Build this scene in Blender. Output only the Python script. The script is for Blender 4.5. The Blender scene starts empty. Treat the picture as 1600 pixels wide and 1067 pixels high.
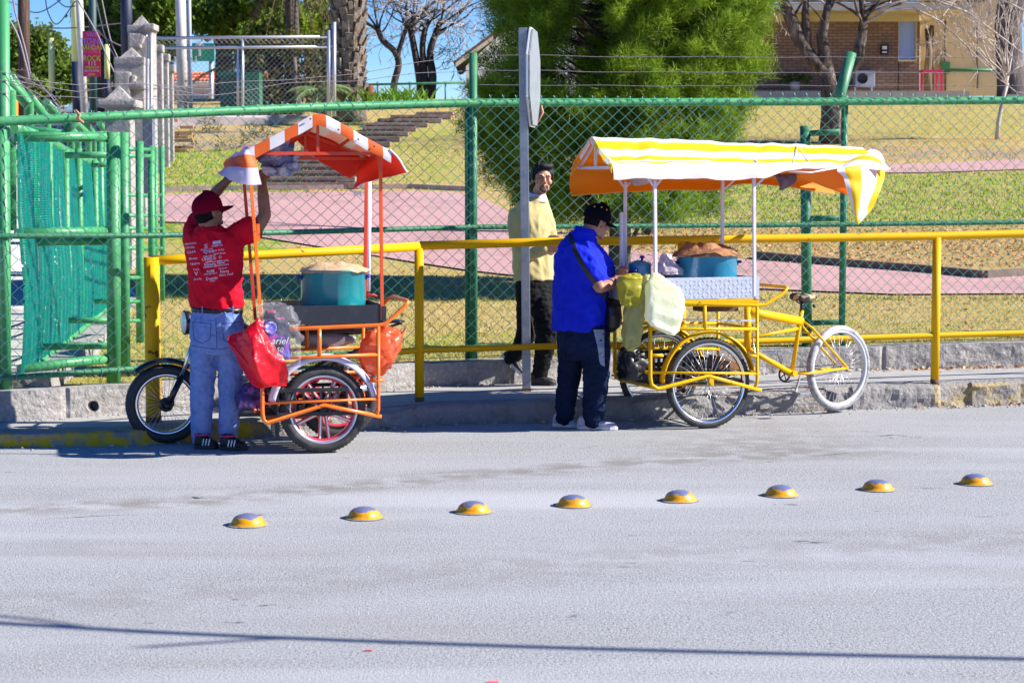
import bpy, math, random
import numpy as np
from mathutils import Vector as V, Matrix, noise
rnd = random.Random(7)
R = math.radians
sc = bpy.context.scene
C = sc.collection
# ---------------------------------------------------------------- camera, world, sun
FPX, HC, PITCH = 3111.0, 1.73, math.atan(233.5/3111.0)
cam = bpy.data.objects.new('camera', bpy.data.cameras.new('camera')); C.objects.link(cam)
cam.data.sensor_width = 36; cam.data.lens = 36*FPX/1600; cam.data.clip_start = .1; cam.data.clip_end = 2000
cam.location = (0, 0, HC); cam.rotation_euler = (math.pi/2-PITCH, 0, 0)
cam.data.dof.use_dof = True; cam.data.dof.focus_distance = 14.6; cam.data.dof.aperture_fstop = 7.1
sc.camera = cam
SUN_EL, SUN_AZ = 34.0, 94.0          # azimuth measured clockwise from +Y
w = bpy.data.worlds.new('World'); sc.world = w; w.use_nodes = True
nt = w.node_tree; sk = nt.nodes.new('ShaderNodeTexSky'); sk.sky_type = 'NISHITA'; sk.sun_disc = False
sk.sun_elevation = R(SUN_EL); sk.sun_rotation = R(SUN_AZ); sk.altitude = 2200; sk.air_density = 1.0
sk.dust_density = 0.05; sk.ozone_density = 4.0
hs = nt.nodes.new('ShaderNodeHueSaturation'); hs.inputs['Saturation'].default_value = 1.35; hs.inputs['Hue'].default_value = .515
bg = nt.nodes['Background']; bg.inputs[1].default_value = 0.085
nt.links.new(sk.outputs[0], hs.inputs['Color']); nt.links.new(hs.outputs[0], bg.inputs[0])
sun = bpy.data.objects.new('sun', bpy.data.lights.new('sun', 'SUN')); C.objects.link(sun)
sun.data.energy = 5.0; sun.data.angle = R(.5); sun.data.color = (1, .94, .85)
SD = V((math.sin(R(SUN_AZ))*math.cos(R(SUN_EL)), math.cos(R(SUN_AZ))*math.cos(R(SUN_EL)), math.sin(R(SUN_EL))))
sun.rotation_euler = SD.to_track_quat('Z', 'Y').to_euler(); sun.location = (10, 0, 12)
vs = sc.view_settings; vs.view_transform = 'Standard'; vs.look = 'None'; vs.gamma = 1; vs.exposure = 1.1
sc.cycles.max_bounces = 8; sc.cycles.transparent_max_bounces = 24
# ---------------------------------------------------------------- pixel <-> world (photograph of 1600 x 1067)
def ray(px, py):
    a, b = px-800.0, 533.5-py
    return V((a, FPX*math.cos(PITCH)+b*math.sin(PITCH), -FPX*math.sin(PITCH)+b*math.cos(PITCH)))
def P(px, py, Y):
    d = ray(px, py); return V((0, 0, HC))+d*(Y/d.y)
def G(px, py, z=0.0):
    d = ray(px, py); return V((0, 0, HC))+d*((z-HC)/d.z)
# ---------------------------------------------------------------- terrain functions
def lerp(xs, ys, x):
    return float(np.interp(x, xs, ys))
def xb(Y): return -3.75-.1*(min(Y, 21)-14.1)-.17*max(0, Y-21)
def terr(X, Y):
    z = .33+.06*(min(Y, 26)-17)+(.12*(min(Y, 54)-26) if Y > 26 else 0)
    return max(z, .28)+.012*noise.noise(V((X*.5, Y*.5, 0)))
def street_z(Y): return .06+.061*(max(Y, 14)-14)
def T(px, py, off=0.0):
    d = ray(px, py); lo, hi = 14.0, 90.0
    for _ in range(22):
        m = (lo+hi)/2; p = V((0, 0, HC))+d*(m/d.y)
        if p.z > terr(p.x, m)+off: lo = m
        else: hi = m
    return V((0, 0, HC))+d*(lo/d.y)
# ---------------------------------------------------------------- mesh helpers
ORG = {}
class MB:
    def __init__(s): s.v = []; s.f = []; s.m = []; s.s = []
    def add(s, vs, fs, mi=0, sm=False):
        n = len(s.v); s.v += [tuple(p) for p in vs]
        for f in fs: s.f.append([i+n for i in f]); s.m.append(mi); s.s.append(sm)
        return s
    def box(s, c, d, rot=None, mi=0, bev=0.0):
        c = V(c); x, y, z = d[0]/2, d[1]/2, d[2]/2
        if bev:
            b = min(bev, x*.9, y*.9, z*.9)
            import bmesh
            bm = bmesh.new(); bmesh.ops.create_cube(bm, size=1)
            for q in bm.verts: q.co = V((q.co.x*2*x, q.co.y*2*y, q.co.z*2*z))
            bmesh.ops.bevel(bm, geom=bm.edges[:], offset=b, segments=2, affect='EDGES', profile=.7)
            vs = [q.co.copy() for q in bm.verts]; bm.verts.index_update(); fs = [[q.index for q in f.verts] for f in bm.faces]; bm.free()
        else:
            vs = [V((i, j, k)) for i in (-x, x) for j in (-y, y) for k in (-z, z)]
            fs = [(0, 1, 3, 2), (4, 6, 7, 5), (0, 4, 5, 1), (2, 3, 7, 6), (0, 2, 6, 4), (1, 5, 7, 3)]
        if rot is not None: vs = [rot@q for q in vs]
        return s.add([q+c for q in vs], fs, mi)
    def bar(s, a, b, w, h, up=(0, 0, 1), mi=0, bev=0.0):
        a, b = V(a), V(b); d = (b-a); L = d.length; d.normalize(); u = V(up)
        if abs(d.dot(u)) > .98: u = V((0, 1, 0))
        y = u.cross(d).normalized(); z = d.cross(y)
        m = Matrix((d, y, z)).transposed()
        return s.box((a+b)/2, (L, w, h), m, mi, bev)
    def tube(s, pts, r, n=8, mi=0, caps=True, closed=False, flat=None, up=None):
        pts = [V(p) for p in pts]; k = len(pts)
        rs = r if isinstance(r, (list, tuple)) else [r]*k
        rings = []; prev = None
        for i in range(k):
            if closed: t = pts[(i+1) % k]-pts[i-1]
            else: t = pts[min(i+1, k-1)]-pts[max(i-1, 0)]
            if t.length < 1e-9: t = V((0, 0, 1))
            t.normalize()
            if prev is None:
                a = V(up) if up else (V((0, 0, 1)) if abs(t.z) < .9 else V((0, 1, 0)))
            else: a = prev
            x = (a-t*a.dot(t))
            if x.length < 1e-6: x = t.orthogonal()
            x.normalize(); y = t.cross(x); prev = x
            fr = rs[i] if not isinstance(rs[i], (list, tuple)) else None
            rx, ry = (fr, fr*(flat or 1)) if fr is not None else rs[i]
            rings.append([pts[i]+x*(math.cos(2*math.pi*j/n)*rx)+y*(math.sin(2*math.pi*j/n)*ry) for j in range(n)])
        return s.loft(rings, mi, caps and not closed, closed)
    def loft(s, rings, mi=0, caps=True, closed=False, sm=True):
        n = len(rings[0]); k = len(rings); vs = [p for r in rings for p in r]; fs = []
        for i in range(k if closed else k-1):
            a, b = i*n, ((i+1) % k)*n
            for j in range(n): fs.append((a+j, a+(j+1) % n, b+(j+1) % n, b+j))
        s.add(vs, fs, mi, sm)
        if caps:
            m = len(s.v)-len(vs)
            s.f.append([m+j for j in range(n)][::-1]); s.m.append(mi); s.s.append(False)
            s.f.append([m+(k-1)*n+j for j in range(n)]); s.m.append(mi); s.s.append(False)
        return s
    def lathe(s, prof, c=(0, 0, 0), axis=(0, 0, 1), n=24, mi=0, sm=True, squash=None):
        c = V(c); ax = V(axis).normalized(); x = ax.orthogonal().normalized() if abs(ax.z) < .99 else V((1, 0, 0)); y = ax.cross(x)
        rings = [[c+ax*h+(x*math.cos(2*math.pi*j/n)+y*math.sin(2*math.pi*j/n))*max(r, 1e-5) for j in range(n)] for r, h in prof]
        return s.loft(rings, mi, False, False, sm)
    def ball(s, c, r, n=12, mi=0, rot=None):
        c = V(c); r = (r, r, r) if not isinstance(r, (tuple, list)) else r
        rings = []
        for i in range(n//2+1):
            a = math.pi*i/(n//2); rr = max(math.sin(a), .001)
            ring = []
            for j in range(n):
                p = V((rr*math.cos(2*math.pi*j/n)*r[0], rr*math.sin(2*math.pi*j/n)*r[1], -math.cos(a)*r[2]))
                if rot is not None: p = rot@p
                ring.append(c+p)
            rings.append(ring)
        return s.loft(rings, mi, True)
    def prism(s, pts, ext, mi=0):
        e = V(ext); n = len(pts); a = [V(p) for p in pts]
        fs = [list(range(n))[::-1], [n+i for i in range(n)]]+[(i, (i+1) % n, n+(i+1) % n, n+i) for i in range(n)]
        return s.add(a+[p+e for p in a], fs, mi)
    def grid(s, rows, mi=0, sm=True, mf=None):
        k, n = len(rows), len(rows[0]); vs = [p for r in rows for p in r]; base = len(s.v); s.v += [tuple(p) for p in vs]
        for i in range(k-1):
            for j in range(n-1):
                s.f.append([base+i*n+j, base+i*n+j+1, base+(i+1)*n+j+1, base+(i+1)*n+j]); s.m.append(mf(i, j) if mf else mi); s.s.append(sm)
        return s
    def build(s, name, mat, parent=None, loc=None):
        me = bpy.data.meshes.new(name)
        o = bpy.data.objects.new(name, me); C.objects.link(o)
        if parent is not None:
            o.parent = parent; org = ORG[parent.name]
        elif loc is None:
            a = np.array(s.v); org = V((float((a[:, 0].min()+a[:, 0].max())/2), float((a[:, 1].min()+a[:, 1].max())/2), float(a[:, 2].min()))); o.location = org
        else: org = V(loc); o.location = org
        ORG[o.name] = org
        me.from_pydata([(x-org.x, y-org.y, z-org.z) for x, y, z in s.v], [], s.f)
        for m in (mat if isinstance(mat, (list, tuple)) else [mat]): me.materials.append(m)
        me.polygons.foreach_set('material_index', s.m); me.polygons.foreach_set('use_smooth', s.s)
        me.update(); return o
def tag(o, label=None, cat=None, group=None, kind=None):
    if label: o['label'] = label
    if cat: o['category'] = cat
    if group: o['group'] = group
    if kind: o['kind'] = kind
    return o
def empty(name, loc, yaw=0.0, local=False):
    o = bpy.data.objects.new(name, None); C.objects.link(o); o.location = V(loc); o.rotation_euler = (0, 0, yaw); o.empty_display_size = .2
    ORG[o.name] = V((0, 0, 0)) if local else V(loc); return o
def dup(o, parent=None):
    c = o.copy(); C.objects.link(c); c.parent = parent; ORG[c.name] = ORG.get(o.name, V((0, 0, 0))).copy()
    for ch in list(o.children): dup(ch, c)
    return c
def structure(o): o['kind'] = 'structure'; return o
def catmull(pts, n):
    pts = [V(p) for p in pts]; out = []
    q = [pts[0]*2-pts[1]]+pts+[pts[-1]*2-pts[-2]]
    for i in range(1, len(q)-2):
        for k in range(n):
            t = k/n; a, b, c, d = q[i-1], q[i], q[i+1], q[i+2]
            out.append(.5*((2*b)+(c-a)*t+(2*a-5*b+4*c-d)*t*t+(3*b-a-3*c+d)*t**3))
    return out+[pts[-1]]
def cloth(ctrl, nu, nv, wr=0.0, ws=6.0, seed=0):
    """ctrl: rows of control points -> dense grid, smooth along both ways"""
    rows = [catmull(r, nu) for r in ctrl]; cols = [catmull([r[j] for r in rows], nv) for j in range(len(rows[0]))]
    g = [[cols[j][i] for j in range(len(cols))] for i in range(len(cols[0]))]
    if wr:
        for r in g:
            for j, p in enumerate(r):
                r[j] = p+noise.noise_vector(p*ws+V((seed, 0, 0)))*wr
    return g
def sheet(mb, g, th, mf=None, mi=0, mi_in=1):
    """two layered cloth: outer faces use mf / mi, inner faces use mi_in"""
    k, n = len(g), len(g[0])
    nr = [[((g[min(i+1, k-1)][j]-g[max(i-1, 0)][j]).cross(g[i][min(j+1, n-1)]-g[i][max(j-1, 0)])).normalized() for j in range(n)] for i in range(k)]
    mb.grid(g, mi, True, mf)
    mb.grid([[g[i][j]+nr[i][j]*th for j in range(n)] for i in range(k)], mi_in, True)
def point_tree(o, depth=0):
    pass
# ---------------------------------------------------------------- materials
def lin(h):
    if isinstance(h, (tuple, list)): return tuple(h)[:3]+(1,)
    h = h.lstrip('#'); r = [int(h[i:i+2], 16)/255 for i in (0, 2, 4)]
    return tuple(x/12.92 if x <= .04045 else ((x+.055)/1.055)**2.4 for x in r)+(1,)
def mk(name, base, rough=.6, metal=0.0, layers=(), bump=None, transl=0.0, coat=0.0, spec=.5, alpha=None, trans=0.0, co='Object', sheen=0.0):
    m = bpy.data.materials.new(name); m.use_nodes = True; t = m.node_tree; N, L = t.nodes, t.links
    b = N['Principled BSDF']; b.inputs['Roughness'].default_value = rough; b.inputs['Metallic'].default_value = metal
    b.inputs['Specular IOR Level'].default_value = spec; b.inputs['Coat Weight'].default_value = coat; b.inputs['Sheen Weight'].default_value = sheen
    b.inputs['Transmission Weight'].default_value = trans
    tc = N.new('ShaderNodeTexCoord'); col = None; base = lin(base)
    def nz(scale, det, seed):
        mp = N.new('ShaderNodeMapping'); L.new(tc.outputs[co], mp.inputs[0]); mp.inputs['Location'].default_value = (seed*3.7, seed*1.3, seed*2.1)
        if isinstance(scale, (tuple, list)): mp.inputs['Scale'].default_value = scale; s_ = 1
        else: s_ = scale
        n = N.new('ShaderNodeTexNoise'); n.inputs['Scale'].default_value = s_; n.inputs['Detail'].default_value = det; n.inputs['Roughness'].default_value = .6
        L.new(mp.outputs[0], n.inputs['Vector']); return n.outputs['Fac']
    src = None
    for i, (c2, scale, lo, hi, det) in enumerate(layers):
        f = nz(scale, det, i+1)
        mr = N.new('ShaderNodeMapRange'); mr.inputs['From Min'].default_value = lo; mr.inputs['From Max'].default_value = hi; L.new(f, mr.inputs['Value'])
        mx = N.new('ShaderNodeMix'); mx.data_type = 'RGBA'; L.new(mr.outputs[0], mx.inputs['Factor'])
        if src is None: mx.inputs[6].default_value = base
        else: L.new(src, mx.inputs[6])
        mx.inputs[7].default_value = lin(c2); src = mx.outputs[2]
    if src is None: b.inputs['Base Color'].default_value = base
    else: L.new(src, b.inputs['Base Color'])
    if bump:
        f = nz(bump[0], bump[3] if len(bump) > 3 else 4, 9); bn = N.new('ShaderNodeBump'); bn.inputs['Strength'].default_value = bump[1]; bn.inputs['Distance'].default_value = bump[2]
        L.new(f, bn.inputs['Height']); L.new(bn.outputs[0], b.inputs['Normal'])
    if alpha is not None: b.inputs['Alpha'].default_value = alpha
    if transl:
        tr = N.new('ShaderNodeBsdfTranslucent'); ms = N.new('ShaderNodeMixShader'); ms.inputs[0].default_value = transl
        if src is None: tr.inputs[0].default_value = base
        else: L.new(src, tr.inputs[0])
        out = N['Material Output']; L.new(b.outputs[0], ms.inputs[1]); L.new(tr.outputs[0], ms.inputs[2]); L.new(ms.outputs[0], out.inputs[0])
    m['src'] = 1
    return m
def attr_mix(m, attr, color, noise_scale=None):
    """mix a colour in where a mesh attribute says the stuff itself differs (paint, turf)"""
    t = m.node_tree; N, L = t.nodes, t.links; b = N['Principled BSDF']; inp = b.inputs['Base Color']
    a = N.new('ShaderNodeAttribute'); a.attribute_name = attr
    mx = N.new('ShaderNodeMix'); mx.data_type = 'RGBA'; mx.inputs[7].default_value = lin(color)
    if inp.is_linked: L.new(inp.links[0].from_socket, mx.inputs[6])
    else: mx.inputs[6].default_value = inp.default_value
    f = a.outputs['Fac']
    if noise_scale:
        tc = N.new('ShaderNodeTexCoord'); n = N.new('ShaderNodeTexNoise'); n.inputs['Scale'].default_value = noise_scale; n.inputs['Detail'].default_value = 6; L.new(tc.outputs['Object'], n.inputs['Vector'])
        mr = N.new('ShaderNodeMapRange'); mr.inputs['From Min'].default_value = .38; mr.inputs['From Max'].default_value = .58; L.new(n.outputs['Fac'], mr.inputs['Value'])
        mu = N.new('ShaderNodeMath'); mu.operation = 'MULTIPLY'; L.new(f, mu.inputs[0]); L.new(mr.outputs[0], mu.inputs[1]); f = mu.outputs[0]
    L.new(f, mx.inputs['Factor']); L.new(mx.outputs[2], inp)
def set_attr(o, name, vals):
    a = o.data.attributes.new(name, 'FLOAT', 'POINT'); a.data.foreach_set('value', vals)
M = {}
M['road'] = mk('road', (.325, .335, .34), .85, layers=[((.10, .105, .12), 80, .50, .66, 3), ((.52, .53, .53), 70, .55, .72, 2), ((.15, .15, .15), 26, .66, .72, 3), ((.38, .385, .41), (.25, 1.3, 1), .45, .9, 5), ((.25, .235, .21), (.30, 2.0, 1), .56, .95, 7), ((.24, .24, .25), 1.3, .58, .95, 8), ((.08, .08, .085), (3, 6, 1), .68, .72, 7), ((.44, .45, .47), (.12, .6, 1), .56, .74, 3)], bump=(100, .75, .009, 5))
attr_mix(M['road'], 'stain', (.17, .155, .13), 5)
M['concrete'] = mk('pavement', (.34, .335, .325), .9, layers=[((.22, .21, .20), 2.2, .5, .8, 8), ((.46, .45, .43), 60, .5, .8, 5), ((.15, .14, .135), 9, .66, .8, 6)], bump=(60, .5, .006, 8))
M['kerb'] = mk('kerb', (.25, .238, .232), .95, layers=[((.17, .16, .155), 7, .48, .72, 8), ((.38, .36, .35), 40, .55, .9, 6), ((.20, .15, .14), 3, .55, .8, 5)], bump=(28, 1.0, .02, 10))
attr_mix(M['kerb'], 'paint', (.55, .36, .01), 9)
M['wall_c'] = mk('low_wall', (.29, .275, .265), .95, layers=[((.20, .19, .18), 5, .5, .75, 8), ((.5, .48, .46), 30, .5, .8, 6), ((.12, .11, .11), 22, .66, .76, 6)], bump=(24, 1.0, .02, 10))
M['grass'] = mk('lawn', (.52, .375, .14), .95, spec=.1, layers=[((.42, .38, .07), 1.1, .46, .72, 8), ((.68, .52, .30), 7, .48, .72, 6), ((.28, .26, .06), 30, .52, .76, 5), ((.50, .22, .10), 38, .60, .70, 3)], bump=(70, 1.0, .03, 6))
attr_mix(M['grass'], 'green', (.22, .36, .02), 4.5); attr_mix(M['grass'], 'dirt', (.40, .30, .22), 1.2); attr_mix(M['grass'], 'litter', (.42, .25, .10), 9)
M['path'] = mk('pink_path', (.47, .27, .26), .9, layers=[((.33, .19, .18), 1.0, .46, .70, 8), ((.30, .24, .20), 4, .60, .72, 7), ((.60, .42, .40), 20, .55, .8, 5)], bump=(40, .3, .01, 5))
M['yellow'] = mk('yellow_paint', (.72, .385, .0), .4, spec=.2, layers=[((.66, .42, .005), 6, .5, .8, 5), ((.16, .07, .03), 14, .655, .70, 6)], coat=.08, bump=(40, .1, .003))
M['yellow_rail'] = mk('railing_paint', (.70, .38, .0), .5, spec=.2, layers=[((.62, .38, .004), 4, .45, .8, 6), ((.13, .06, .03), 7, .655, .69, 8)], bump=(30, .25, .004))
M['rust'] = mk('rusty_steel', (.11, .055, .035), .85, layers=[((.22, .1, .05), 18, .5, .7, 5)], bump=(40, .5, .004))
M['green_pipe'] = mk('green_paint', (.045, .27, .10), .45, layers=[((.11, .34, .15), 5, .5, .75, 6), ((.05, .17, .08), 13, .56, .72, 6), ((.28, .16, .09), 10, .70, .74, 8)], bump=(30, .2, .004))
M['green_dark'] = mk('dark_green_paint', (.03, .17, .08), .5, layers=[((.08, .25, .12), 4, .5, .75, 6), ((.30, .15, .09), 9, .70, .74, 8)], bump=(30, .2, .004))
M['mesh_green'] = mk('green_vinyl_wire', (.12, .34, .26), .5, layers=[((.22, .42, .36), 3, .5, .7, 3)])
M['barb'] = mk('barbed_wire', (.22, .19, .22), .6, .4)
M['galv'] = mk('galvanised', (.34, .36, .39), .45, .5, layers=[((.24, .27, .33), 9, .5, .7, 6), ((.42, .42, .42), 20, .55, .7, 4)], bump=(30, .1, .002))
M['black'] = mk('black_plastic', (.012, .012, .015), .45, layers=[((.03, .03, .032), 14, .5, .8, 4)])
M['blackm'] = mk('black_metal', (.015, .016, .02), .28, .3, coat=.3)
M['rubber'] = mk('rubber', (.03, .03, .032), .8, layers=[((.09, .085, .08), 12, .5, .8, 5)], bump=(60, .4, .003))
M['chrome'] = mk('chrome', (.75, .76, .80), .18, 1.0)
M['steel'] = mk('steel', (.55, .56, .58), .35, .9, layers=[((.3, .28, .26), 25, .55, .8, 4)])
M['white'] = mk('white_paint', (.78, .78, .80), .45, layers=[((.62, .60, .58), 8, .5, .8, 5)])
M['orange'] = mk('orange_paint', (.90, .17, .008), .32, layers=[((.75, .12, .005), 8, .5, .8, 5), ((.2, .06, .03), 22, .66, .70, 5)], coat=.3)
M['redframe'] = mk('red_orange_paint', (.62, .05, .012), .4, layers=[((.45, .03, .01), 9, .5, .8, 5)])
def seg(a, b, n): return [V(a).lerp(V(b), i/n) for i in range(n+1)]
# ---------------------------------------------------------------- road, kerb, pavement, low wall
KB = [(-14, 13.4), (-3.46, 13.42), (-2.6, 13.5), (-2.42, 13.62), (-1.72, 14.05), (-.93, 14.45), (-.48, 14.78), (.98, 15.08), (2.74, 15.8), (4.17, 16.2), (16, 19.2)]
KX, KY = zip(*KB)
def kerb_y(x): return lerp(KX, KY, x)
def pave_z(x): return lerp([-4, -3.5, -1.7, -.7, 4.2, 16], [.095, .10, .12, .15, .19, .26], x)
WB = [(-14, 13.75), (-3.75, 13.95), (-3.61, 14.04), (-2.64, 14.62), (-.78, 16.05), (1.08, 16.75), (3.34, 17.3), (4.5, 17.5), (16, 20.3)]
WX, WY = zip(*WB)
def wall_y(x): return lerp(WX, WY, x)
def wall_top(x): return lerp([-14, -3.61, -2.6, -.78, 4.5, 16], [.31, .317, .327, .343, .408, .5], x)
mb = MB(); mb.add([(-150, -120, -.06), (150, -120, -.06), (150, 260, -.06), (-150, 260, -.06)], [(0, 1, 2, 3)])
structure(mb.build('ground', mk('earth', (.30, .24, .17), .95, layers=[((.22, .2, .1), .3, .4, .7, 5)]), loc=(0, 0, 0)))
xs = [-80, -40]+list(np.arange(-14, 16.01, .25))+[40, 80]
mb = MB(); mb.grid([[V((x, y if not e else min(kerb_y(x), 60)+.03, .0)) for x in xs] for y, e in [(-60, 0), (0, 0), (5, 0)]+[(7+.2*i, 0) for i in range(31)]+[(0, 1)]], sm=False)
o = structure(mb.build('road', M['road'], loc=(0, 0, 0))); sv = []
for x_, y_, z_ in mb.v:
    a_ = 0
    if 6 < y_ < 13.2:
        px_ = 800+FPX*x_/y_; py_ = 300+FPX*HC/y_; ln = lerp([-400, 0, 300, 700, 1000, 1600, 2000], [806, 800, 786, 748, 724, 694, 680], px_); a_ = .75*math.exp(-((py_-ln)/9)**2)+.3*math.exp(-((py_-ln-150)/25)**2)
    sv.append(a_)
set_attr(o, 'stain', sv)
# kerb swept with a broken face
fx = list(np.arange(-14, -4, .2))+list(np.arange(-4, 6, .03))+list(np.arange(6, 16, .2))
def kn(p, s, a): return noise.fractal(p*s, 1.0, 2.1, 4)*a
rows = []; paint = []
for k in range(12):
    row = []
    for x in fx:
        y0, zt = kerb_y(x), pave_z(x)
        t = k/11
        if t < .45: u = t/.45; dy = .015*u; z = -.03+(zt+.03)*u*.86
        elif t < .6: u = (t-.45)/.15; dy = .015+.03*u; z = zt*(.84+.15*u)
        else: u = (t-.6)/.4; dy = .045+.2*u; z = zt-.002+.004*u
        rough = 1.0 if x > -1.6 else .35
        p = V((x, y0+dy, z)); d = kn(V((x, 0, z*1.6+y0)), 4.5, .032*rough)+kn(p, 16, .012*rough)
        if k in (0,): d *= .4
        if k >= 11: d = 0
        blk = .026 if (noise.noise(V((x*1.3, 3.3, 0))) > .25 and x > -1.5 and k < 8) else 0
        p.y += d+blk; p.z += (d*.45 if 0 < k < 11 else 0)-blk*.6*(k > 3)
        row.append(p); paint.append(max(0, min(1, (-1.72-x)*6))*(1 if k < 7 else .25) if x < -1.5 else (.35 if 3.4 < x < 4.6 and k < 7 else 0))
    rows.append(row)
mb = MB(); mb.grid(rows, sm=False)
o = structure(mb.build('kerb', M['kerb'], loc=(0, 0, 0))); set_attr(o, 'paint', paint)
mb = MB(); rows = []
for k in range(13):
    row = []
    for x in fx:
        y = (kerb_y(x)+.245)*(1-k/12)+(wall_y(x)+.06)*k/12
        z = pave_z(x)+.002+(0 if k == 0 else .004*noise.noise(V((x*2, y*3, 0))))
        if k < 4 and x > -1.2: z += .010*noise.noise(V((x*3, y*3, 5)))*(k > 0)
        row.append(V((x, y, z)))
    rows.append(row)
mb.grid(rows); structure(mb.build('pavement', M['concrete'], loc=(0, 0, 0)))
# low wall
mb = MB(); rows = []
for k in range(15):
    row = []
    for x in fx:
        y0, zb, zt = wall_y(x), pave_z(x)-.03, wall_top(x)
        if k <= 8: u = k/8; p = V((x, y0+.01*u, zb+(zt-zb)*u))
        elif k <= 11: u = (k-8)/3; p = V((x, y0+.01+.2*u, zt+.003))
        else: u = (k-11)/3; p = V((x, y0+.21, zt-(zt-zb)*u))
        d = kn(V((x, 1.7, p.z*2)), 3, .016)+kn(p, 15, .007)
        jt = min(abs((x*.62) % 1), 1-abs((x*.62) % 1))
        if k <= 8: p.y += d+(.02 if jt < .008 else 0)-(.012*(1-u) if x > -.8 and noise.noise(V((x*2.2, 8, 0))) > .3 else 0)
        if 5 < k <= 11: p.z += d*.4
        row.append(p)
    rows.append(row)
mb.grid(rows, sm=False)
wall = mb.build('low_wall', M['wall_c'], loc=(0, 0, 0))
hole = G(147, 636, 0); hx = -3.08; hy = wall_y(hx)
hp = P(147, 634, wall_y(-2.98)); hx, hz = hp.x, hp.z
cut = MB(); cut.tube([(hx, hp.y-.1, hz), (hx, hp.y+.13, hz)], .042, 20); cut = cut.build('cutter', M['wall_c'], loc=(0, 0, 0))
bo = wall.modifiers.new('b', 'BOOLEAN'); bo.object = cut; bo.operation = 'DIFFERENCE'; bo.solver = 'EXACT'
bpy.context.view_layer.update(); dg = bpy.context.evaluated_depsgraph_get()
nm = bpy.data.meshes.new_from_object(wall.evaluated_get(dg)); wall.modifiers.clear()
if len(nm.polygons) > 500: wall.data = nm
bpy.data.objects.remove(cut)
tag(wall, 'low broken grey concrete wall carrying the green chain-link fence', 'wall')
mb = MB(); mb.lathe([(.036, .0), (.041, 0), (.041, .12), (.036, .12), (.036, 0)], (hx, hp.y-.008, hz), (0, 1, 0), 20)
mb.lathe([(.0, .1), (.037, .1)], (hx, hp.y, hz), (0, 1, 0), 20)
dp = mb.build('drain_pipe', mk('pipe_grey', (.3, .3, .29), .8), wall)
# ---------------------------------------------------------------- lawn, street beyond, paths
mb = MB(); gx = list(np.linspace(-1, 0, 2)); rows = []; green = []; dirt = []; litter = []
ys = list(np.arange(14.0, 30, .35))+list(np.arange(30, 60, .8))+[70, 90, 120]
for y in ys:
    row = []
    xl = xb(y); cols = list(np.linspace(xl, 16, 120))+[24, 40, 70]
    for x in cols:
        yy = y
        if y < wall_y(x)+.16: yy = min(wall_y(x)+.16, y+6)
        z = terr(x, yy); z = min(z, wall_top(x)-.012) if yy < wall_y(x)+.5 else z
        row.append(V((x, yy, z)))
        px = 800+FPX*x/max(yy, 1); py = 300+FPX*(1.73-z)/max(yy, 1)
        g_ = 0
        if px < 470 and 232 < py < 300: g_ = .95
        if px < 450 and 340 < py < 395: g_ = 1
        if 240 < px < 330 and 380 < py < 470: g_ = .6
        if 520 < px < 720 and 190 < py < 290: g_ = .55
        if px > 840 and 270 < py < 350: g_ = .75
        if px > 840 and 165 < py < 215: g_ = .35
        if py > 520: g_ = .45
        green.append(g_); dirt.append(1 if (px < 470 and 205 < py < 236) or (px > 1180 and 228 < py < 252) else (.0))
        litter.append(.4 if px > 900 and 352 < py < 420 else (.12 if px > 840 and py < 230 else .0))
    rows.append(row)
mb.grid(rows); o = structure(mb.build('lawn', M['grass'], loc=(0, 0, 0)))
set_attr(o, 'green', green); set_attr(o, 'dirt', dirt); set_attr(o, 'litter', litter)
mb = MB(); mb.grid([[V((x+xb(y)-.02, y, street_z(y)+off)) for x, off in ((-60, 0), (-8, 0), (0, 0), (0, -.8))] for y in list(np.arange(14.2, 100, 2))])
structure(mb.build('side_street', M['concrete'], loc=(0, 0, 0)))
def path_strip(top, bot, name, n=90, m=14, off=.02):
    tx, ty = zip(*top); bx, by = zip(*bot); rows = []
    for i in range(m+1):
        row = []
        for j in range(n+1):
            s = j/n; a = (lerp(np.linspace(0, 1, len(tx)), tx, s), lerp(np.linspace(0, 1, len(ty)), ty, s)); b = (lerp(np.linspace(0, 1, len(bx)), bx, s), lerp(np.linspace(0, 1, len(by)), by, s))
            k = i/m; q = T(a[0]+(b[0]-a[0])*k, a[1]+(b[1]-a[1])*k); q.z = terr(q.x, q.y)+off; row.append(q)
        rows.append(row)
    mb = MB(); mb.grid(rows[::-1]); return structure(mb.build(name, M['path'], loc=(0, 0, 0)))
path_strip([(180, 306), (330, 303), (480, 302), (640, 300), (735, 304), (775, 322), (815, 345), (850, 372), (960, 392), (1100, 403), (1250, 414), (1400, 424), (1560, 428), (1750, 430)],
           [(160, 345), (300, 350), (400, 371), (480, 384), (560, 397), (650, 412), (730, 424), (800, 432), (950, 440), (1100, 449), (1250, 456), (1400, 462), (1560, 461), (1750, 462)], 'park_path')
path_strip([(1150, 262), (1300, 261), (1450, 257), (1600, 250), (1750, 246)], [(1150, 272), (1300, 272), (1450, 271), (1600, 266), (1750, 262)], 'upper_path', 40, 4)
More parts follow.
